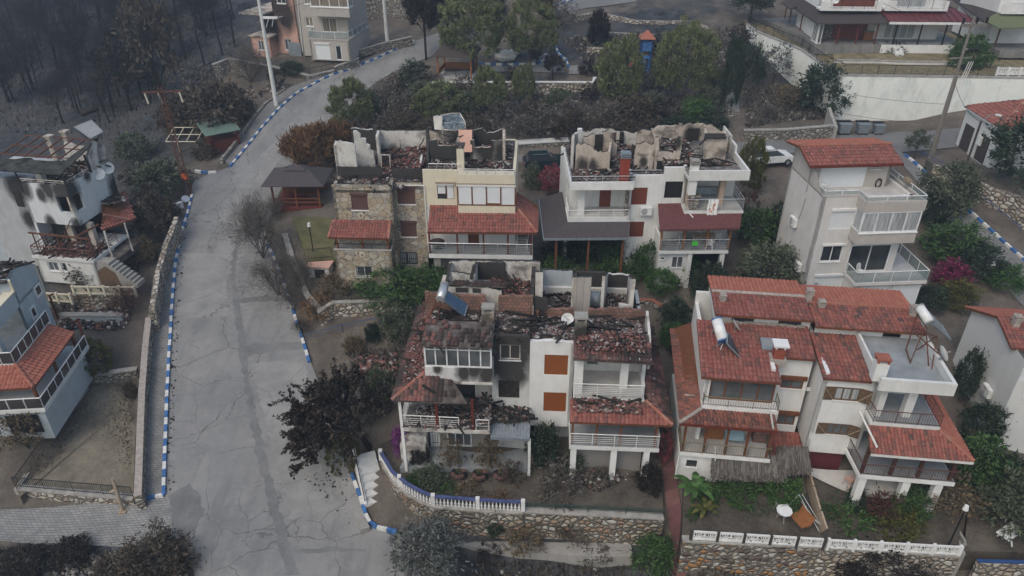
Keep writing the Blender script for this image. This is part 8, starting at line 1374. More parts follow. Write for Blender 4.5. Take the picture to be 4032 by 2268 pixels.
PL="""1190 185 178 185 bigpine pine .18 larger of the two round green pines beside the dark pavilion
1333 172 150 158 bigpine pine .2 rounded pine right of the larger pine, brighter on its right side
1556 255 122 150 pine pine 0 rounded green pine left of the blue play tower
1715 240 165 165 bigpine pine 0 broad green pine right of the blue play tower
1105 292 135 82 pine pine 0 low green pine just behind the wrecked solar heater
1232 285 92 112 pine pine 0 upright green pine below the park wall, left of the slimmer one
1318 255 62 90 pine pine 0 slim green pine standing against the park wall
890 325 115 120 pine pine 0 green pine at the bend of the road above the orange conifers
1390 198 55 58 leaf burnt .3 small dark tree growing on the park paving
1072 148 105 200 feather burnt .3 tall dark pine left of the pavilion
1128 118 115 160 feather brown .25 tall browning pine behind the pavilion
1230 55 95 80 feather burnt 0 dark scorched pine behind the two round pines
1412 62 80 62 sparse dry 0 grey scorched shrub beside the top road
1372 50 45 70 feather brown 0 small brown conifer beside the top road kerb
1503 112 62 75 feather burnt 0 scorched dark conifer in the middle of the park
1832 275 52 160 cyp dark 0 tall narrow cypress beside the hillside stair
1876 215 85 95 dense dark 0 dark green round bush right of the cypress
1945 205 100 85 sparse grey .1 pale grey-leaved tree against the whitewashed wall
2058 285 118 105 leaf dark 0 dark bush at the left foot of the whitewashed wall
2028 190 50 60 thin burnt 0 bare dark sapling clinging to the whitewashed wall
1748 310 88 66 dense bright 0 bright green bush below the broad pine
1885 62 115 90 dense dark .35 dark evergreen tree at the top beside the paved terrace
1880 480 80 120 cyp yel 0 yellow-green conifer between the white ruins and the beige house
790 432 150 112 feather orange 0 wide scorched orange conifer behind the dark-roofed shelter
856 395 90 90 feather orange 0 smaller orange-brown conifer beside the stone-clad ruin
1395 478 95 68 dense pink 0 dusky pink bougainvillea beside the dark shingle roof
1576 560 36 60 leaf mag 0 magenta bougainvillea climbing between the red-brown shutters
1018 1140 62 92 dense purple 0 purple bougainvillea at the corner of the burnt balcony
1668 1165 46 110 sparse pink 0 pale pink climber at the right end of the silver balcony railing
2385 722 85 62 leaf mag 0 magenta flowering bush right of the beige house
1872 548 72 78 sparse rust 0 reddish leafed tree at the corner of the maroon roof
985 752 175 92 dense green 0 wide green hedge in front of the stone-clad house
1078 748 115 92 dense green 0 green bush at the right end of the hedge
1182 658 45 25 leaf olive 0 small olive shrub under the cream house balcony
1420 668 125 72 leaf dark 0 dark green bush below the dark shingle roof
1505 682 130 88 leaf green 0 green bush in the gap below the dark shingle veranda
1592 662 95 88 leaf bright 0 bright green climber on the white wall under the air conditioner
1660 735 92 66 leaf bright 0 bright green fruit bush in front of the garage opening
1785 748 120 92 leaf dark 0 dark bush in front of the white garage pillar
1935 735 180 125 dense olive .1 large grey-green olive tree between the white ruin and the beige house
1905 610 120 90 leaf green 0 green tree beside the maroon roof corner
1965 610 100 105 leaf dark 0 dark green tree against the side wall of the beige house
1695 815 88 72 leaf dark 0 dark bush behind the white half of the burnt pair
1705 872 110 58 feather green 0 spreading green fern-like plant left of the red tiled roof
1610 700 60 60 leaf green 0 small green bush beside the brick-red coping
2368 545 135 130 dense olive 0 grey-green olive tree between the beige house and the lower road
2385 650 135 85 leaf green 0 green bush below the glass balcony of the beige house
2448 690 120 72 leaf dark 0 dark bush with reddish tips beside the right-hand road
2522 725 86 55 dense bright 0 bright green round bush at the edge of the right-hand road
2405 765 95 52 leaf yel 0 yellow-green bush left of the house at the right edge
2330 780 80 60 leaf dark 0 dark bush behind the open roof terrace
2555 480 170 165 dense dark .1 big dark green tree in front of the small utility building
2300 395 52 62 leaf olive .35 small tree on the corner where the roads meet
2412 1000 60 130 leaf dark 0 dark bush squeezed between the tiled veranda and the blank wall
2452 1110 95 95 leaf dark 0 dark evergreen against the blank wall at the right edge
2448 1205 130 105 leaf green 0 green bush below the corner of the tiled veranda
2372 1290 135 92 sparse tan .15 yellowing tree beside the garden lamp
2525 1345 140 165 leaf olive .15 large olive-brown tree in the lower right corner
1962 1262 100 78 dense bright 0 bright green bush beside the garden swing
1855 1245 110 45 leaf green 0 low green shrubs under the long reed awning
1775 1262 70 60 leaf green 0 green shrub beside the banana plant
2125 1345 155 86 leaf green 0 wide green bush behind the white-posted concrete fence
2245 1352 115 82 leaf yel 0 yellow-green bush behind the white-posted concrete fence
2208 1320 92 92 sparse rust .2 reddish brown sapling in the lower right garden
2285 1290 85 66 leaf green 0 green bush in front of the right veranda pillar
1078 1452 175 170 dense grey .12 large silvery grey tree at the bottom beside the kerb
1640 1440 105 108 leaf green .1 green bush at the foot of the red path
1248 1340 55 52 dense dark 0 small dark green bush growing out of the curved stone wall
1325 1378 115 75 sparse tan 0 withered brown creeper hanging on the stone wall
1440 1325 130 40 sparse brown 0 withered brown creeper along the top of the bare garden wall
2205 1460 225 118 dense burnt 0 wide scorched bush at the bottom in front of the rubble wall
1085 1222 84 66 leaf olive 0 olive green shrub inside the white balustrade
1135 1180 66 110 sparse tan 0 withered vine left of the tyre planters
1232 1175 80 105 sparse tan 0 withered vine hanging at the ground floor window
1255 1295 72 88 sparse orange 0 rusty dead bush at the white balustrade
1180 1250 85 45 leaf tan 0 low yellowed shrub behind the white balustrade
1055 1165 60 55 leaf burnt 0 dark shrub in the curve of the balustrade
1370 1165 90 125 leaf dark 0 tall dark green shrub under the white shuttered wall
1405 1255 150 105 sparse dry 0 wide grey-brown dead shrub in the bare garden
1440 1180 60 60 leaf olive 0 olive shrub beside the white garage pillar
1630 1240 72 98 leaf burnt 0 scorched black shrub at the right garage opening
1290 1215 70 70 sparse brown 0 dead brown shrub beside the grey patio
1515 1200 50 40 thin dry 0 thin dead shrub in front of the grey garage door
870 1182 78 92 ball yel 0 clipped round bush beside the white steps
662 648 160 150 twig dry 0 largest bare grey shrub overhanging the right kerb
700 742 160 120 twig dry 0 bare grey shrub spreading over the right kerb
765 735 95 100 twig dry 0 bare twiggy shrub below the storage hut
640 580 90 90 twig dry 0 bare grey shrub beside the dark-roofed shelter
800 800 90 70 sparse orange 0 rusty brown shrub on the corner of the light rubble wall
760 835 60 50 twig brown 0 small dry shrub at the blue kerb end
850 738 92 56 leaf tan 0 pale tan shrub below the stone-clad porch
1000 845 105 95 leaf olive 0 olive tree in front of the light rubble wall
940 860 40 56 feather dark 0 small dark conifer beside the white balusters
890 880 60 40 leaf tan 0 pale shrub beside the blue pipe railing
955 1000 90 90 leaf olive 0 olive shrub under the side roof of the burnt pair
388 590 115 110 leaf brown 0 brown-green tree at the red tiled side roof
415 490 135 84 leaf olive 0 olive-brown bush beside the leaning lattice mast
340 470 70 50 sparse brown 0 scorched shrub behind the burnt house with dishes
372 655 60 62 leaf tan 0 yellowing shrub on the pale garden wall
232 715 84 72 leaf brown 0 dark shrub in front of the white annex
236 932 92 62 ball yel 0 round yellow-green bush in the left garden
72 1125 98 96 sparse tan 0 yellowing tree below the blue house balcony
325 790 85 84 twig rust 0 burnt dark red bush beside the left pavement wall
332 998 32 44 leaf brown 0 small brown shrub by the left pavement wall
400 1448 175 112 dense brown 0 wide brown-green bush in the lower left corner beside the road
186 1402 84 52 leaf burnt 0 low dark bush below the paved lane
62 1440 110 50 leaf burnt 0 dark burnt bush in the extreme lower left corner
290 1448 90 60 sparse brown 0 scorched bush left of the wide brown-green bush
562 340 155 125 leaf brown 0 broad brown-green tree beside the green-roofed hut
632 205 115 95 twig dry 0 grey bare bush below the stepped rubble wall
482 340 115 100 leaf brown 0 brown bush left of the green-roofed hut
512 262 110 90 sparse dry 0 dusty grey bush below the rubble wall
700 222 50 45 sparse burnt 0 dark shrub at the foot of the tall white pole
345 400 95 62 leaf olive 0 small olive tree on the blue-grey ash
735 186 60 30 leaf dark 0 dark shrub beside the metal gate
412 265 150 250 sparse brown .15 big dark scorched pine on the left hillside
330 275 120 170 sparse burnt .2 thin scorched pine left of the big dark pine
370 480 90 60 sparse burnt 0 scorched bush at the rear fence of the burnt house
972 265 90 60 sparse dry 0 grey shrub below the park wall, nearest the road bend
1015 290 90 66 sparse dry 0 grey-brown shrub left of the low green pine
998 232 70 46 sparse brown 0 brown shrub between the road and the park
1045 212 85 55 leaf dark 0 dark green shrub left of the pavilion
1085 218 70 42 sparse dry 0 dusty shrub at the left end of the park wall
1165 245 60 66 sparse brown 0 brown shrub in front of the park wall
1285 225 66 60 sparse burnt 0 dark shrub between the two pines at the park wall
1370 335 110 80 sparse dry 0 wide grey shrub behind the dark car
1450 335 90 70 sparse brown 0 brown shrub behind the pink bougainvillea
1525 330 95 78 sparse dry 0 grey shrub above the roofless white houses
1605 320 125 84 sparse brown 0 wide brown shrub above the roofless white houses
1672 315 84 70 sparse burnt 0 dark shrub left of the bright green bush
1480 250 66 40 sparse burnt 0 low dark shrub on the ash slope
1790 335 80 62 leaf dark 0 dark shrub right of the bright green bush
1800 240 60 60 leaf olive 0 olive bush behind the cypress
1300 345 90 60 sparse dry 0 grey shrub above the broad white-topped wall
1200 335 84 60 sparse brown 0 brown shrub right of the wrecked solar heater
980 340 100 60 sparse brown 0 brown shrub above the stone-clad ruin
1480 185 50 34 leaf burnt 0 dark low shrub on the park planter
1350 160 45 60 sparse burnt 0 dark sapling among the park stones
1650 130 100 45 sparse burnt 0 dark low scrub behind the play tower
1860 130 80 60 sparse burnt 0 burnt scrub below the sloping iron fence
2240 175 70 60 leaf dark 0 dark bush on the top right terrace
2425 190 95 85 leaf green 0 green tree behind the wooden pole
2420 225 55 45 leaf dark 0 dark plant hanging over the whitewashed wall
1395 720 110 80 leaf green 0 green bush behind the roofless burnt pair, below the dark shingle roof corner
1470 735 100 70 leaf olive 0 olive bush behind the bare block wall of the ruin
1545 725 110 84 dense green 0 dense green bush behind the ruin, left of the brick-red coping
1630 690 80 90 leaf bright 0 bright green tree at the foot of the white wall, left of the fruit bush
1720 690 70 60 leaf green 0 green shrub under the small window of the white house
1850 790 110 70 leaf dark 0 dark bush behind the upper end of the intact tiled roofs
1620 610 36 40 leaf green 0 small climber above the bright green one on the white wall
885 735 60 40 leaf olive 0 small olive shrub at the left end of the hedge
2150 1290 70 60 leaf dark 0 dark shrub under the left veranda pillar
1740 1310 40 40 leaf green 0 small green shrub beside the red path fence
2500 1230 110 90 leaf dark 0 dark tree in front of the blank wall foot
2340 560 80 70 leaf dark 0 dark bush under the olive tree by the beige house
300 690 80 50 sparse brown 0 withered shrub in the burnt house front garden
120 800 60 40 sparse brown 0 withered shrub below the lower lattice fence
1100 1320 60 40 sparse brown 0 withered shrub at the foot of the curved stone wall
1060 265 84 60 leaf olive 0 olive shrub left of the low green pine top
1180 290 60 62 leaf olive 0 olive shrub between the low and the upright green pine
1405 265 70 44 leaf olive 0 olive shrub right of the slim green pine
1430 300 84 50 sparse dry 0 grey shrub on the ash slope above the pink bougainvillea
1560 300 84 52 leaf brown 0 brown-green shrub below the pine left of the play tower
1640 280 70 50 leaf olive 0 olive shrub between the two pines of the play tower
930 290 60 62 leaf olive 0 olive shrub beside the pine at the road bend
905 355 70 56 leaf brown 0 brown-green shrub above the stone-clad ruin
1080 345 80 46 leaf brown 0 brown-green shrub left of the wrecked solar heater
1980 270 80 56 sparse tan 0 tan shrub on the bare hillside right of the stair
1930 300 50 36 sparse dry 0 small grey shrub on the bare hillside by the stair
1000 700 60 40 leaf bright 0 bright green spray at the top of the hedge
1130 1250 60 44 leaf green 0 low green shrub behind the middle of the white balustrade
1050 1225 60 50 leaf green 0 low green shrub in the curve of the white balustrade
1560 1285 90 34 sparse brown 0 low withered growth at the garden wall edge
1500 1400 90 40 sparse brown 0 withered scrub over the concrete footing
1230 1400 70 40 sparse burnt 0 dark scrub at the left end of the concrete footing
1900 1300 80 40 leaf olive 0 olive ground shrub behind the fan-pattern fence
2060 1310 70 50 leaf green 0 green shrub right of the reed fence
1690 640 50 60 leaf green 0 green climber at the left of the silver lower balcony
720 690 70 70 twig dry 0 small bare shrub between the kerb and the storage hut
740 780 80 80 twig dry 0 bare grey shrub on the low wall beside the lower kerb
690 545 70 60 twig dry 0 bare shrub in front of the dark-roofed shelter
1040 325 80 46 sparse brown 0 brown shrub above the stone-clad party wall
1130 340 70 40 sparse dry 0 dry shrub close behind the cream ruin
1260 300 80 52 sparse dry 0 dry grey shrub right of the upright green pine
1335 295 80 48 sparse brown 0 brown shrub below the slim green pine
1410 345 70 50 leaf brown 0 brown-green shrub behind the broad white-topped wall end
1490 345 70 46 leaf brown 0 brown-green shrub behind the left white ruin
1570 345 80 50 sparse brown 0 brown shrub behind the red chimney
1700 345 80 50 leaf dark 0 dark shrub behind the black burnt doorway
1540 235 60 40 sparse burnt 0 dark shrub at the left foot of the pine by the tower
1640 225 60 44 sparse dry 0 dry shrub at the foot of the play tower
1780 265 60 50 leaf olive 0 olive shrub left of the tall cypress
430 560 60 54 leaf brown 0 brown-green bush at the top of the pavement wall
300 640 70 50 leaf brown 0 brown-green bush beside the charred garden stair
440 330 80 60 leaf brown 0 brown bush behind the white pergola frame
520 395 60 44 leaf brown 0 brown bush in front of the green-roofed hut
600 290 80 60 leaf brown 0 brown-green bush above the green-roofed hut
1700 800 60 50 leaf green 0 green shrub left of the topmost intact tiled roof
1620 860 40 50 leaf green 0 green shrub in the gap between the two near pairs
2060 240 60 44 leaf brown 0 brown shrub on the dark slope beside the whitewashed wall
1340 470 60 60 leaf olive 0 olive bush behind the dark car"""
for l in PL.splitlines():
 q=l.split(' ',7);plant(*map(float,q[:4]),q[4],'lf_'+q[5],q[7],trunk=float(q[6]),bark='bark_burnt' if q[5]in('burnt','brown')else 'bark')
# the dark scorched tree leaning over the road, with leaf clusters along its branches
p=at(D(932,1125),.1);h=empty('tree',p,label='dark scorched tree leaning out over the road, its dead leaves still on',cat='tree');rr=random.Random(8);b=MB();V=[]
def limb(a,d,L,r,k):
 e=a+d*L;b.tube(a,e,r,r*.7,6,cap=False)
 if k<=2:
  for _ in range(int(L*(17 if k else 24))):
   c=a+d*L*rr.random();s=rr.uniform(.05,.13);u=Vector((rr.gauss(0,1),rr.gauss(0,1),rr.gauss(0,1))).normalized();w_=u.orthogonal().normalized();c=c+u*rr.uniform(.02,.16);V.extend([c-w_*s,c+u*s,c+w_*s,c+u.cross(w_)*s*1.3])
 if k==0:return
 for _ in range(4 if k>1 else 3):limb(a+d*L*rr.uniform(.45,1),(d+Vector((rr.gauss(0,.5),rr.gauss(0,.5),rr.gauss(.02,.33)))).normalized(),L*rr.uniform(.55,.85),r*.6,k-1)
b.tube((0,0,-.3),(-.5,-.1,1.3),.2,.15,8);ang=[(-1,.1,.5),(-1,-.7,.25),(-1.2,0,.3),(-1,.5,.3),(-.8,.6,.7),(-.3,.1,1),(-.9,-.2,.05),(-.2,.9,.6),(-.5,-.8,.5)]
for a in ang:limb(Vector((-.5,-.1,1.3)),Vector(a).normalized(),2.15,.09,3)
b.build('branches','bark_burnt',h,at=(0,0,0));link('crown',fastmesh('crown',np.array(V),np.arange(len(V)).reshape(-1,4),[leafmat('lf_dead',[(.02,.016,.013),(.045,.034,.026),(.075,.056,.042)])]),h)
# burnt forest: bare charred trunks
tm=[]
for s in range(4):
 rr=random.Random(70+s);b=MB();b.tube((0,0,-.5),(rr.gauss(0,.2),rr.gauss(0,.2),5),.13,.09,6);b.tube((0,0,5),(rr.gauss(0,.3),rr.gauss(0,.3),9.5),.09,.02,5)
 for i in range(34):
  z=rr.uniform(2,9.2);a=rr.uniform(0,6.28);L=(10.2-z)*rr.uniform(.12,.34);e=Vector((math.cos(a)*L,math.sin(a)*L,z+rr.uniform(-.2,.8)));b.tube((0,0,z),e,.03,.01,3,cap=False)
  for _ in range(4):g=Vector((0,0,z)).lerp(e,rr.uniform(.4,1));b.tube(g,g+Vector((rr.gauss(0,.35),rr.gauss(0,.35),rr.gauss(.15,.3))),.014,.006,3,cap=False)
 o=b.build('trunk','bark_burnt');tm.append(o.data);bpy.data.objects.remove(o)
rr=random.Random(5);spots=[(720/1.0*0+x,y)for x,y in[(700-i*2,0)for i in range(0)]]
for i in range(105):
 u,v=rr.uniform(-40,640),rr.uniform(-120,335)
 if u+v*.9>640 or(u<330 and v>318):continue
 p=at(D(u,max(v,-160)));o=link('burnt_tree',tm[i%4]);o.location=p;o.rotation_euler=(rr.gauss(0,.06),rr.gauss(0,.06),rr.uniform(0,6));s=rr.uniform(.55,1.15);o.scale=(s,s,s*rr.uniform(.8,1.1));setp(o,'bare charred tree trunk standing on the smoky burnt hillside','tree','charred trees on the burnt hillside')
for(u,v)in[(395,175),(378,200),(440,130),(520,120),(470,95),(560,80),(590,60),(415,60)]:
 p=at(D(u,v+60));o=link('burnt_tree',tm[int(u)%4]);o.location=p;o.scale=(.9,.9,.95);o.rotation_euler=(0,rr.gauss(0,.08),u);setp(o,'bare charred tree trunk standing on the smoky burnt hillside','tree','charred trees on the burnt hillside')
# ground litter: stubble, stones, ash lumps
def scatter(name,label,polys,n,mats,size,seed,tuft=False,dz=0.0):
 rs=np.random.RandomState(seed);P=[]
 for pl in polys:
  w=[at(D(*q))for q in pl];x=rs.uniform(min(p.x for p in w),max(p.x for p in w),n*3);y=rs.uniform(min(p.y for p in w),max(p.y for p in w),n*3);ok=inpoly(x,y,w);P.append(np.c_[x,y][ok][:n])
 P=np.vstack(P);z=terr(P[:,0],P[:,1])[:,0]+dz;m=len(P);s=size[0]+(size[1]-size[0])*rs.rand(m)**3
 if tuft:
  a=rs.uniform(0,6.28,m);w=s*.35;lx,ly=rs.normal(0,.4,m)*s,rs.normal(0,.4,m)*s;cx,cy=np.cos(a)*w,np.sin(a)*w
  V=np.stack([np.c_[P[:,0]-cx,P[:,1]-cy,z-.05],np.c_[P[:,0]+cx,P[:,1]+cy,z-.05],np.c_[P[:,0]+lx+cx*.3,P[:,1]+ly+cy*.3,z+s],np.c_[P[:,0]+lx-cx*.3,P[:,1]+ly-cy*.3,z+s*.9]],1);F=np.arange(4*m).reshape(-1,4)
 else:
  V=_CUBE[None]*(s[:,None]*rs.uniform(.5,1.2,(m,3)))[:,None]*rs.uniform(.6,1.25,(m,8,1));a=rs.uniform(0,6.28,(m,1));V=np.stack([V[...,0]*np.cos(a)-V[...,1]*np.sin(a)+P[:,:1],V[...,0]*np.sin(a)+V[...,1]*np.cos(a)+P[:,1:2],V[...,2]+z[:,None]],-1);F=(_CF[None]+(np.arange(m)*8)[:,None,None]).reshape(-1,4)
 setp(link(name,fastmesh(name,V.reshape(-1,3),F,mats)),label,'ground cover',kind='stuff')
slope=[(880,225),(1085,215),(1490,220),(1840,235),(1840,325),(1440,345),(1215,350),(870,345)];hill=[(-60,-100),(560,-60),(600,130),(470,300),(420,420),(300,420),(260,330),(-60,330)];park=[(1130,110),(1400,100),(1850,70),(1840,200),(1500,190),(1420,100)];low=[(1190,1412),(1590,1425),(1900,1440),(1900,1500),(1100,1500)];rs_=[(1870,225),(2075,225),(2075,300),(1880,322)];bl=[(-20,1372),(420,1385),(450,1500),(-20,1500)]
scatter('scrub','dead stubble and burnt scrub covering the slopes',[slope,hill,park,rs_],8000,['lf_dry'],(.12,.5),1,True);scatter('scrub','low scorched stubble on the burnt strip along the bottom',[low,bl],3500,['lf_brown'],(.08,.3),2,True)
n=NT('scattered_stone');M['stones']=n.done(n.ramp(n.island(),[(0,(.06,.058,.055)),(.5,(.2,.19,.18)),(.8,(.34,.33,.31)),(1,(.1,.095,.09))]),.95)
scatter('stones','pale stones and ash lumps scattered over the slopes',[slope,park,rs_,bl],900,['stones'],(.05,.4),3);scatter('stones','small pale stones on the burnt strip along the bottom',[low],260,['stones'],(.04,.22),9);K_=[(418,1240),(423,1000),(436,780),(456,600),(478,530)];scatter('road_litter','dead leaves and grit gathered along the left kerb',[K_+[(470,600),(452,780),(440,1000),(440,1240)]],1500,['lf_burnt'],(.03,.16),4,dz=.07)
scatter('road_litter','dark dead leaves lying on the concrete under the scorched tree',[[(740,1000),(870,1000),(880,1330),(760,1200)]],330,['lf_burnt'],(.03,.14),6,dz=.07)
G_=[(1040,1180),(1290,1280),(1650,1290),(1650,1220),(1330,1170),(1040,1150)];scatter('garden_litter','dead stalks and clods over the burnt gardens',[G_,[(1740,1330),(2050,1330),(2400,1370),(2380,1280),(1750,1270)],[(870,885),(1060,865),(1030,1000),(930,1080)],[(1660,720),(1990,730),(1990,690),(1660,690)]],2600,['lf_dry'],(.06,.3),7,True,.1);scatter('lawn_stubble','short dry stubble on the dead lawn at lower left',[[(60,1235),(330,1232),(338,960),(240,975)]],5000,['lf_tan'],(.04,.13),8,True,.1)
for lb,pl,n_ in(('broken red tiles and rubble heaped in the yard left of the burnt pair',[(890,905),(1000,890),(1000,990),(900,985)],800),('charred planks and rubble in the garden of the pale blue house',[(150,770),(335,770),(320,830),(150,830)],600),('rubble and ash in the front garden of the burnt white house',[(170,690),(350,640),(350,720),(180,735)],500),('debris scattered over the bare garden below the white pillars',[(1360,1200),(1640,1200),(1650,1290),(1360,1290)],300),('broken stones along the foot of the upper rubble wall',[(560,235),(740,215),(700,235),(560,280)],250)):scatter('rubble',lb,[pl],n_,['rubble_red' if 'tiles' in lb else 'rubble'],(.05,.32),n_,dz=.15)
for i in range(64):
 u,v=rr.uniform(-20,560),rr.uniform(20,330)
 if u+v*.8>600 or(u<330 and v>322):continue
 plant(u,v,rr.uniform(60,120),rr.uniform(60,130),'twig','lf_burnt','scorched tree with a dark twiggy crown on the burnt hillside','twiggy scorched trees on the burnt hillside',trunk=.25,bark='bark_burnt')
# ================================================================ street furniture, cars and small things
def TH(name,label,cat,p,rot,*parts,group=None):
 """parts: (name, material, shapes); a shape of 6 numbers is a box, (a, b, r0[, r1]) a tube, a list of points a thin slab"""
 h=empty(name,p,R(rot),label=label,cat=cat,group=group)
 for pn,m,sh in parts:
  b=MB()
  for s in sh:
   if isinstance(s,list):b.slab(s,.06)
   elif len(s)==6:b.box(*s)
   elif len(s)==8:b.hexa(s)
   else:b.tube(s[0],s[1],s[2],s[3]if len(s)>3 else s[2],10)
  b.build(pn,m,h,at=(0,0,0))
 return h
ins=[((x,0,9.5),(x,0,9.9),.06)for x in(-.9,.9)]
TH('utility_pole','tall white pole with one side arm between the pink house and the road','utility pole',at(D(696,268)),0,('pole','white',[((0,0,-.3),(0,0,13),.24,.13)]),('crossarm','white_clean',[(-.15,-.1,9.0,1.6,.1,9.22)]),('insulator','grey_plastic',[((1.5,0,9.1),(2.1,.1,9.2),.05),((.7,-.1,9.0),(.4,-.3,8.2),.05),((1.2,-.1,9),(1.0,-.3,8.3),.05)]))
TH('utility_pole','tall white pole beside the low wall in front of the grey-beige house','utility pole',at(D(976,124)),0,('pole','white',[((0,0,-.3),(0,0,13),.24,.13)]))
TH('utility_pole','grey wooden double pole with crossarm and insulators in front of the whitewashed wall','utility pole',at(D(2340,402)),8,('pole','wood_grey',[((-.12,0,-.3),(-.05,0,12.4),.17,.11),((.14,0,-.3),(.05,0,7.5),.15,.1)]),('crossarm','wood_grey',[(-1.0,-.1,11.6,1.3,.1,11.85),(-1.2,-.06,9.0,.9,.04,9.12)]),('insulator','iron',[((x,0,11.85),(x,0,12.3),.1)for x in(-.9,.3,1.2)]+[((x,-.1,9.6),(x+.3,-.3,9.9),.1)for x in(.1,.5,.9)]),('cable_conduit','pipe_white',[((x,-.2,6.2),(x+.35,-.25,8.8),.03)for x in(.2,.4,.6)]))
m_=[]
for i in range(16):
 z=i*.62
 for s in(-1,1):m_.append(((s*.22,-.2*s,z),(-s*.2,-.2*s,z+.62),.02))
TH('utility_pole','rusty lattice mast with drooping insulators beside the left pavement','utility pole',at(D(478,492)),8,('mast','rust',[((x,y,-.2),(x*.6-.3,y*.6,10),.035)for x in(-.24,.24)for y in(-.2,.2)]+m_),('crossarm','rust',[(-1.8,-.05,9.5,1.5,.05,9.62)]),('insulator','cream',[((x,0,9.5),(x+.1,0,8.6),.07)for x in(-1.6,-.5,1.2)]))
TH('street_lamp','dark wooden lamp post with curved arm in front of the small utility building','street lamp',at(D(2405,490)),0,('post','shingle_dark',[((0,0,-.3),(0,0,6.4),.1,.08)]),('arm','galv',[((0,0,6.2),(.5,0,6.9),.03),((.5,0,6.9),(1.1,0,6.9),.03)]),('lamp','white_plastic',[((1.0,0,6.9),(1.4,0,6.8),.1)]))
def car(label,p,rot,m):
 h=empty('parked_car',p,R(rot),label=label,cat='car');b=MB();pr=[(-2.05,.35),(-2.1,.75),(-1.9,.95),(1.0,.95),(1.85,.82),(2.1,.6),(2.1,.35)];n=len(pr)
 def ext(pr,w0,w1,nm,mt,par=h):
  b=MB();n=len(pr);b.add([(x,-w0 if z<.97 else-w1,z)for x,z in pr]+[(x,w0 if z<.97 else w1,z)for x,z in pr],[tuple(range(n)),tuple(range(2*n-1,n-1,-1))]+[((i+1)%n,i,n+i,n+(i+1)%n)for i in range(n)]);return b.build(nm,mt,par,at=(0,0,0))
 bo=ext(pr,.86,.8,'body',m);ext([(-1.85,.955),(-1.5,1.38),(.2,1.4),(1.0,.955)],.78,.64,'window','glass');ext([(-1.5,1.385),(-1.4,1.46),(.1,1.47),(.25,1.405)],.66,.6,'roof',m)
 for s in(-1,1):
  b=MB();b.box(-2.12,s*.6-.18,.68,-2.06,s*.6+.18,.86);b.build('tail_light','tile_red',h,at=(0,0,0));b=MB();b.bar((-1.3,s*.55,1.5),(.1,s*.55,1.5),.04,.04);b.build('roof_rail','galv',h,at=(0,0,0))
  for x in(-1.3,1.3):b=MB();b.tube((x,s*.7,.32),(x,s*.9,.32),.32,None,16);o=b.build('wheel','iron',h,at=(0,0,0));b=MB();b.tube((x,s*.89,.32),(x,s*.91,.32),.19,None,10);b.build('rim','galv',o,at=(0,0,0))
car('dark teal hatchback parked on the back road between the two ruined pairs',at(D(1372,422))+Vector((0,0,.06)),8,plain('dark_teal_paint',(.012,.035,.04),.25,.3,.1));car('white car parked behind the yellow-green conifer, left of the beige house',at(D(1935,412))+Vector((0,0,.06)),10,'white_plastic')
for u,lb in((2120,'grey metal rubbish container nearest the concrete pier'),(2166,'middle grey rubbish container under the whitewashed wall'),(2206,'grey metal rubbish container at the right end of its row')):
 bn=TH('rubbish_container',lb,'rubbish bin',at(D(u,338))+Vector((0,0,.05)),0,('tub','galv',[[(-.55,-.4,.25),(.55,-.4,.25),(.55,.4,.25),(-.55,.4,.25)],((-.5,-.38,.2),(.5,-.38,.2),(.5,.38,.2),(-.5,.38,.2),(-.68,-.5,1.15),(.68,-.5,1.15),(.68,.5,1.15),(-.68,.5,1.15))]),('lid','iron',[(-.7,.2,1.17,.7,.55,1.3)]),('wheel','iron',[((x,y-.03,.1),(x,y+.03,.1),.1)for x in(-.45,.45)for y in(-.35,.35)]),group='grey rubbish containers under the whitewashed wall');bn.scale=(.72,.9,.85)if u==2206 else(.9,.95,.95)
def hip(w_,d,z,r,k=.35):return[[(-w_,-d,z),(w_,-d,z),(w_*k,-d*.1,z+r),(-w_*k,-d*.1,z+r)],[(w_,-d,z),(w_,d,z),(w_*k,d*.1,z+r),(w_*k,-d*.1,z+r)],[(w_,d,z),(-w_,d,z),(-w_*k,d*.1,z+r),(w_*k,d*.1,z+r)],[(-w_,d,z),(-w_,-d,z),(-w_*k,-d*.1,z+r),(-w_*k,d*.1,z+r)]]
TH('garden_pavilion','brown timber pavilion with dark shingle roof left of the stone-clad ruin','pavilion',gp(D(760,505),4.3),0,('deck','wood_red',[(-2.2,-1.7,-.6,2.2,1.7,.15)]),('roof','shingle_grey',hip(2.7,2.1,2.3,.9)+[s for s in hip(.9,.6,3.15,.3)]),('post','wood',[(x-.08,y-.08,.15,x+.08,y+.08,2.4)for x in(-2,0,2)for y in(-1.5,1.5)]),('railing','wood',[(-2,-1.54,.5,2,-1.46,.6),(-2,-1.54,.85,2,-1.46,.95),(-2,1.46,.2,2,1.54,1)]),('table','wood',[(-.2,-.5,.8,1.6,.5,.88)]))
TH('park_pavilion','park pavilion with steep black roof and orange timber frame under the pines','pavilion',at(D(1152,192))+Vector((0,0,.1)),-8,('floor','floor_tile',[(-1.9,-1.7,-.4,1.9,1.7,.12)]),('roof','shingle_dark',hip(2.3,2.1,2.5,2.1,.1)),('post','wood_orange',[(x-.07,y-.07,.1,x+.07,y+.07,2.6)for x in(-1.8,1.8)for y in(-1.6,1.6)]),('railing','wood_orange',[(-1.85,-1.6,.5,-1.75,1.6,.95),(-1.8,1.55,.3,1.8,1.65,1.0)]))
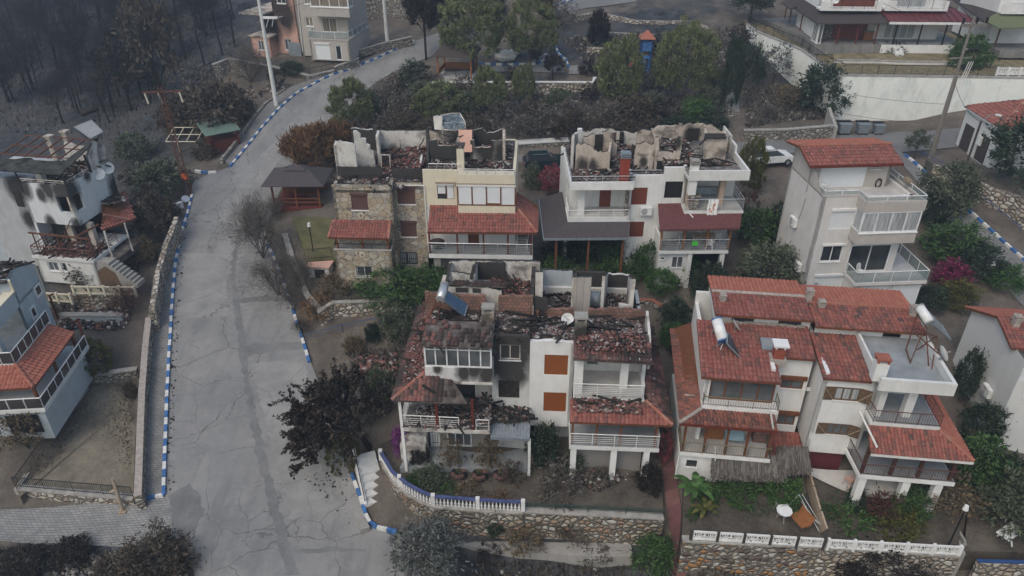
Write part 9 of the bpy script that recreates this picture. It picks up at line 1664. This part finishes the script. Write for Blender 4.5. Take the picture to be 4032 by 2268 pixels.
TH('garden_hut','small brown hut with faded green roof beside the upper pavement','hut',at(D(560,372)),35,('wall','wood_red',[(-1.3,-1.1,-.4,1.3,1.1,1.2),(-1.5,-1.3,-.4,-1.3,-1.1,1.9),(1.3,-1.3,-.4,1.5,-1.1,1.9)]),('roof',plain('faded_green_sheet',(.13,.19,.16)),[[(-1.7,-1.5,2.0),(1.7,-1.5,2.0),(1.7,1.3,2.5),(-1.7,1.3,2.5)]]))
TH('pergola','leaning white metal pergola frame beside the lattice mast','pergola',at(D(470,405)),0,('frame','cream',[((x*1.0-1.6,y,2+y*.25),(x*1.0-.6,y,2+y*.25),.04)for x in range(3)for y in(0,1.2,2.4)]+[((x-1.6,0,2),(x-1.6,2.4,2.6),.04)for x in(0,1,2,3)]),('post','cream',[((1.4,0,-.2),(1.4,0,2),.05),((-1.6,2.4,-.2),(-1.6,2.4,2.6),.05)]))
TH('storage_hut','small white storage hut with pinkish flat roof and dark door below the yellow lawn','hut',gp(D(812,695),2.9),-6,('wall','white',[(-.8,-.6,-.5,.8,.9,1.15)]),('roof','pink',[(-.92,-.75,1.153,.92,1.0,1.25)]),('door','shut_black',[(-.35,-.64,-.1,.45,-.6,.95)]))
TH('play_tower','blue playground tower with orange pyramid roof and red slide','play tower',at(D(1620,180)),0,('post','rope_blue',[((x,y,-.2),(x,y,3.6),.08)for x in(-.5,.5)for y in(-.5,.5)]),('side_panel','kerb_blue',[(-.55,-.56,2.3,.55,-.5,3.3),(-.5,.5,2.3,.5,.55,3.3),(-.55,-.5,1.5,.55,.5,1.6)]),('roof','tile_orange',hip(.8,.8,3.6,.75,.1)),('ladder','kerb_blue',[((x,-.9,-.1),(x,-.55,1.6),.04)for x in(-.3,.3)]+[(-.3,-.85+i*.08,.3*i,.3,-.8+i*.08,.3*i+.06)for i in range(1,5)]),('slide','shut_red',[[(-.6,-.4,1.7),(-.6,.4,1.7),(-2.2,.4,.1),(-2.2,-.4,.1)]]))
for u,v,s,lb in((905,450,1.5,'large whitish boulder lying under the pines by the park kerb'),(975,400,.8,'smaller whitish boulder behind the large one in the park')):
 b=MB();rr=random.Random(u);p=at(P_(u,v));k=9;ring=[]
 for j in range(5):ring.append([(math.cos(6.283*i/k)*s*math.sin(.35+j*.62)*rr.uniform(.75,1.15),math.sin(6.283*i/k)*s*.6*math.sin(.35+j*.62)*rr.uniform(.75,1.1),s*.45*(1+math.cos(.35+j*.62))+rr.uniform(-.08,.08))for i in range(k)])
 b.add([q for r in ring for q in r],[(j*k+i,(j+1)*k+i,(j+1)*k+(i+1)%k,j*k+(i+1)%k)for j in range(4)for i in range(k)]+[tuple(range(k))]);o=b.build('boulder','white',None,at=(0,0,0));o.location=p;setp(o,lb,'rock')
plastic_chair(WORLD,gp(R7(1335,560),.95),200,'pink plastic armchair by the maroon plank wall','pink')
TH('garden_table','round white garden table beside the toppled swing','table',gp(R7(862,800),.55),0,('tabletop','white_plastic',[((0,0,.66),(0,0,.71),.42)]),('leg','steel',[((math.cos(a)*.3,math.sin(a)*.3,0),(0,0,.66),.02)for a in(.5,2.6,4.7)]));plastic_chair(WORLD,gp(R7(845,745),.55),190,'pale garden chair behind the round white garden table','steel')
sw_=TH('garden_swing','toppled garden swing with orange-brown seat beside the reed fence','swing',gp(R7(985,830),.5),20,('seat','wood_orange',[((-.45,-.7,.35),(.35,-.7,.35),(.35,.7,.35),(-.45,.7,.35),(-.45,-.7,.45),(.35,-.7,.45),(.35,.7,.45),(-.45,.7,.45))]),('backrest','wood_orange',[((.35,-.7,.4),(.42,-.7,.4),(.42,.7,.4),(.35,.7,.4),(.6,-.7,1.0),(.67,-.7,1.0),(.67,.7,1.0),(.6,.7,1.0))]),('canopy','white_plastic',[[(.6,-.8,.9),(.6,.9,1.2),(1.1,.9,.5),(1.1,-.8,.4)]]),('frame','steel',[((.9,-1.1,0),(.5,1.2,1.7),.03),((-.6,1.3,0),(.5,1.2,1.7),.03),((1.3,-1.2,0),(.9,1.3,1.5),.03)]))
sw_.scale=(.72,.72,.72)
b=MB();P=W3(R7,[(1015,470),(1060,640),(1105,800),(1145,925)],[.95,.8,.5,.1]);
for a,c in zip(P[:-1],P[1:]):b.bar(a+Vector((0,0,.45)),c+Vector((0,0,.45)),.1,.95)
setp(b.build('reed_fence','wood_pale'),'pale reed fence between the banana garden and its neighbour','fence')
TH('garden_table','white ornate garden table under the trees in the lower right corner','table',gp(R7(2445,950),-.2),30,('tabletop','white_plastic',[[(-.7,-.35,.75),(.7,-.35,.75),(.7,.35,.75),(-.7,.35,.75)]]),('leg','white_plastic',[((-.1,s*.1,.7),(-.1+.0,s*.4,0),.04)for s in(-1,1)]+[((.3,0,0),(.1,0,.7),.04)]))
def fronds(name,label,p,n,L,w_,mat,cat,rise,droop,stem=0,seed=1):
 h=empty(name,p,0,label=label,cat=cat);rr=random.Random(seed);b=MB()
 for i in range(n):
  a=6.283*i/n+rr.uniform(-.3,.3);u=Vector((math.cos(a),math.sin(a),0));s=Vector((-u.y,u.x,0));l=L*rr.uniform(.7,1.1);pts=[(Vector((0,0,stem))+u*(l*t)+Vector((0,0,l*(rise*t-droop*t*t))),w_*(.25+3*t*(1-t)))for t in(0,.2,.4,.6,.8,1)]
  for(p0,w0),(p1,w1)in zip(pts[:-1],pts[1:]):b.quad(p0-s*w0,p0+s*w0,p1+s*w1,p1-s*w1)
 b.build('leaf',mat,h,at=(0,0,0))
 if stem:b=MB();b.tube((0,0,-.2),(0,0,stem+.1),.1,.07,8);b.build('stem',mat,h,at=(0,0,0))
fronds('banana_plant','banana plant with broad bright leaves beside the red path',gp(R7(225,660),.5),8,1.25,.2,'lf_bright','plant',1.1,.9,.9,4);fronds('banana_plant','smaller yellowing banana plant right of the tall one',gp(R7(310,760),.4),7,1.0,.12,'lf_yel','plant',.9,.8,.4,9)
fronds('agave','large pale agave on the slope left of the bright green bush',at(D(1646,245)),13,1.5,.12,'lf_grey','agave',.9,.6,0,2);fronds('agave','small tan agave on the ash slope',at(D(1372,265)),9,.8,.08,'lf_tan','agave',.9,.6,0,5);fronds('agave','tan agave above the roofless white houses',at(D(1640,315)),10,1.0,.08,'lf_tan','agave',.9,.7,0,6)
for u,v,lb in((660,590,'leftmost of the tyre planters on the burnt patio'),(838,600,'tyre planter in the middle of the burnt patio'),(1020,600,'rightmost tyre planter, half hidden by a withered shrub')):
 p=gp(R5(u,v),.05);h=empty('tyre_planter',p,label=lb,cat='planter');b=MB();k=18
 for i in range(k):a,c=6.283*i/k,6.283*(i+1)/k;b.tube((math.cos(a)*.34,math.sin(a)*.34,.22),(math.cos(c)*.34,math.sin(c)*.34,.22),.15,None,8,i%9>6)
 b.build('tyre',['tile_burnt','iron'],h,at=(0,0,0));o=link('plant',meshes('thin','lf_green',0)[0],h);o.scale=(.3,.3,.5)
b=MB();b.prism([(p.x,p.y)for p in W3(R5,[(160,520),(1235,530),(1235,300),(250,330)],.42)],-.4,.44);setp(b.build('patio','floor_grey'),kind='structure')
TH('traffic_mirror','round orange-backed traffic mirror on the lattice mast corner','traffic mirror',at(D(474,490)),0,('pole','galv',[((0,0,-.2),(0,0,1.7),.03)]),('mirror',plain('orange_back',(.6,.12,.03),.5),[((0,.04,1.75),(.1,-.04,1.85),.34)]));TH('traffic_mirror','silver round traffic mirror lying by the top of the left pavement','traffic mirror',at(D(468,512)),0,('mirror','steel',[((0,.05,.3),(.1,-.05,.5),.36)]),('bracket','galv',[((0,.1,0),(0,.1,.4),.04)]))
ac_unit(WORLD,at(D(448,527)),(1,-.6),'white boxy unit left standing on the pavement beside the mirrors');TH('signpost','weathered wooden cross-shaped post leaning on the paved lane corner','post',at(R2(555,1160)),0,('post','wood_pale',[((0,0,0),(-.25,.5,2.2),.1,.09),((-.55,.3,1.3),(-.1,.4,1.5),.08)]),('base','wood_pale',[(-.22,-.2,-.1,.22,.2,.12)]))
def lamp(label,p,hgt):TH('garden_lamp',label,'lamp',p,0,('post','iron',[((0,0,-.2),(0,0,hgt),.04)]),('lamp_head','white_plastic',[((0,0,hgt),(0,0,hgt+.28),.15,.1)]))
lamp('black garden lamp standing on the yellow lawn',gp(D(788,632),4.3),2.2);lamp('black garden lamp with white head in the lower right garden',gp(R7(2040,990),-.1),2.8);lamp('black lamp on the pavement wall before the white annex',gp(D(235,735),1.3),2.2);lamp('white twin-globe lamp beside the right-hand road',at(D(2480,715)),1.6)
for i,(a,c,z0,z1,lb)in enumerate((((2110,233),(2372,262),10.5,11.2,'upper'),((2105,283),(2330,310),8.8,9.2,'lower'))):b=MB();p,q=gp(D(*a),z0),gp(D(*c),z1);b.path([p.lerp(q,t/8)-Vector((0,0,math.sin(t/8*3.14)*.15))for t in range(9)],.018,4);setp(b.build('cable','iron'),lb+' thin cable hanging in front of the whitewashed wall','cable')
p1,p2,p3=at(D(696,268)),at(D(976,124)),at(D(478,492));U3=lambda p,z:Vector((p.x,p.y,p.z+z))
for lb,a,c in(('cable from the tall white pole to the lattice mast',U3(p1,9.2),U3(p3,9.6)),('upper cable between the two tall white poles',U3(p1,11),U3(p2,11)),('lower cable between the two tall white poles',U3(p1,9.2),U3(p2,9.4)),('cable from the wooden double pole towards the top right houses',U3(at(D(2340,402)),11.9),gp(S2(1320,30),19)),('cable from the wooden double pole to the dark lamp post',U3(at(D(2340,402)),7),U3(at(D(2405,490)),6.3))):
 b=MB();b.path([a.lerp(c,t/8)-Vector((0,0,math.sin(t/8*3.14)*.5))for t in range(9)],.016,4);setp(b.build('cable','iron'),lb,'cable')
# thin smoke haze over the whole slope
n=NT('smoke_air');n.t.nodes.remove(n.b);vv=n.n('ShaderNodeVolumePrincipled');vv.inputs['Color'].default_value=(.6,.74,.93,1);vv.inputs['Density'].default_value=.0011;vv.inputs['Anisotropy'].default_value=.2;n.l(vv.outputs[0],n.o.inputs['Volume'])
b=MB();b.box(-420,-120,-40,420,480,64);o=b.build('haze',n.m);o['kind']='stuff';o.visible_shadow=True
for o in bpy.data.objects:
 if o.get('_off')is not None:del o['_off']
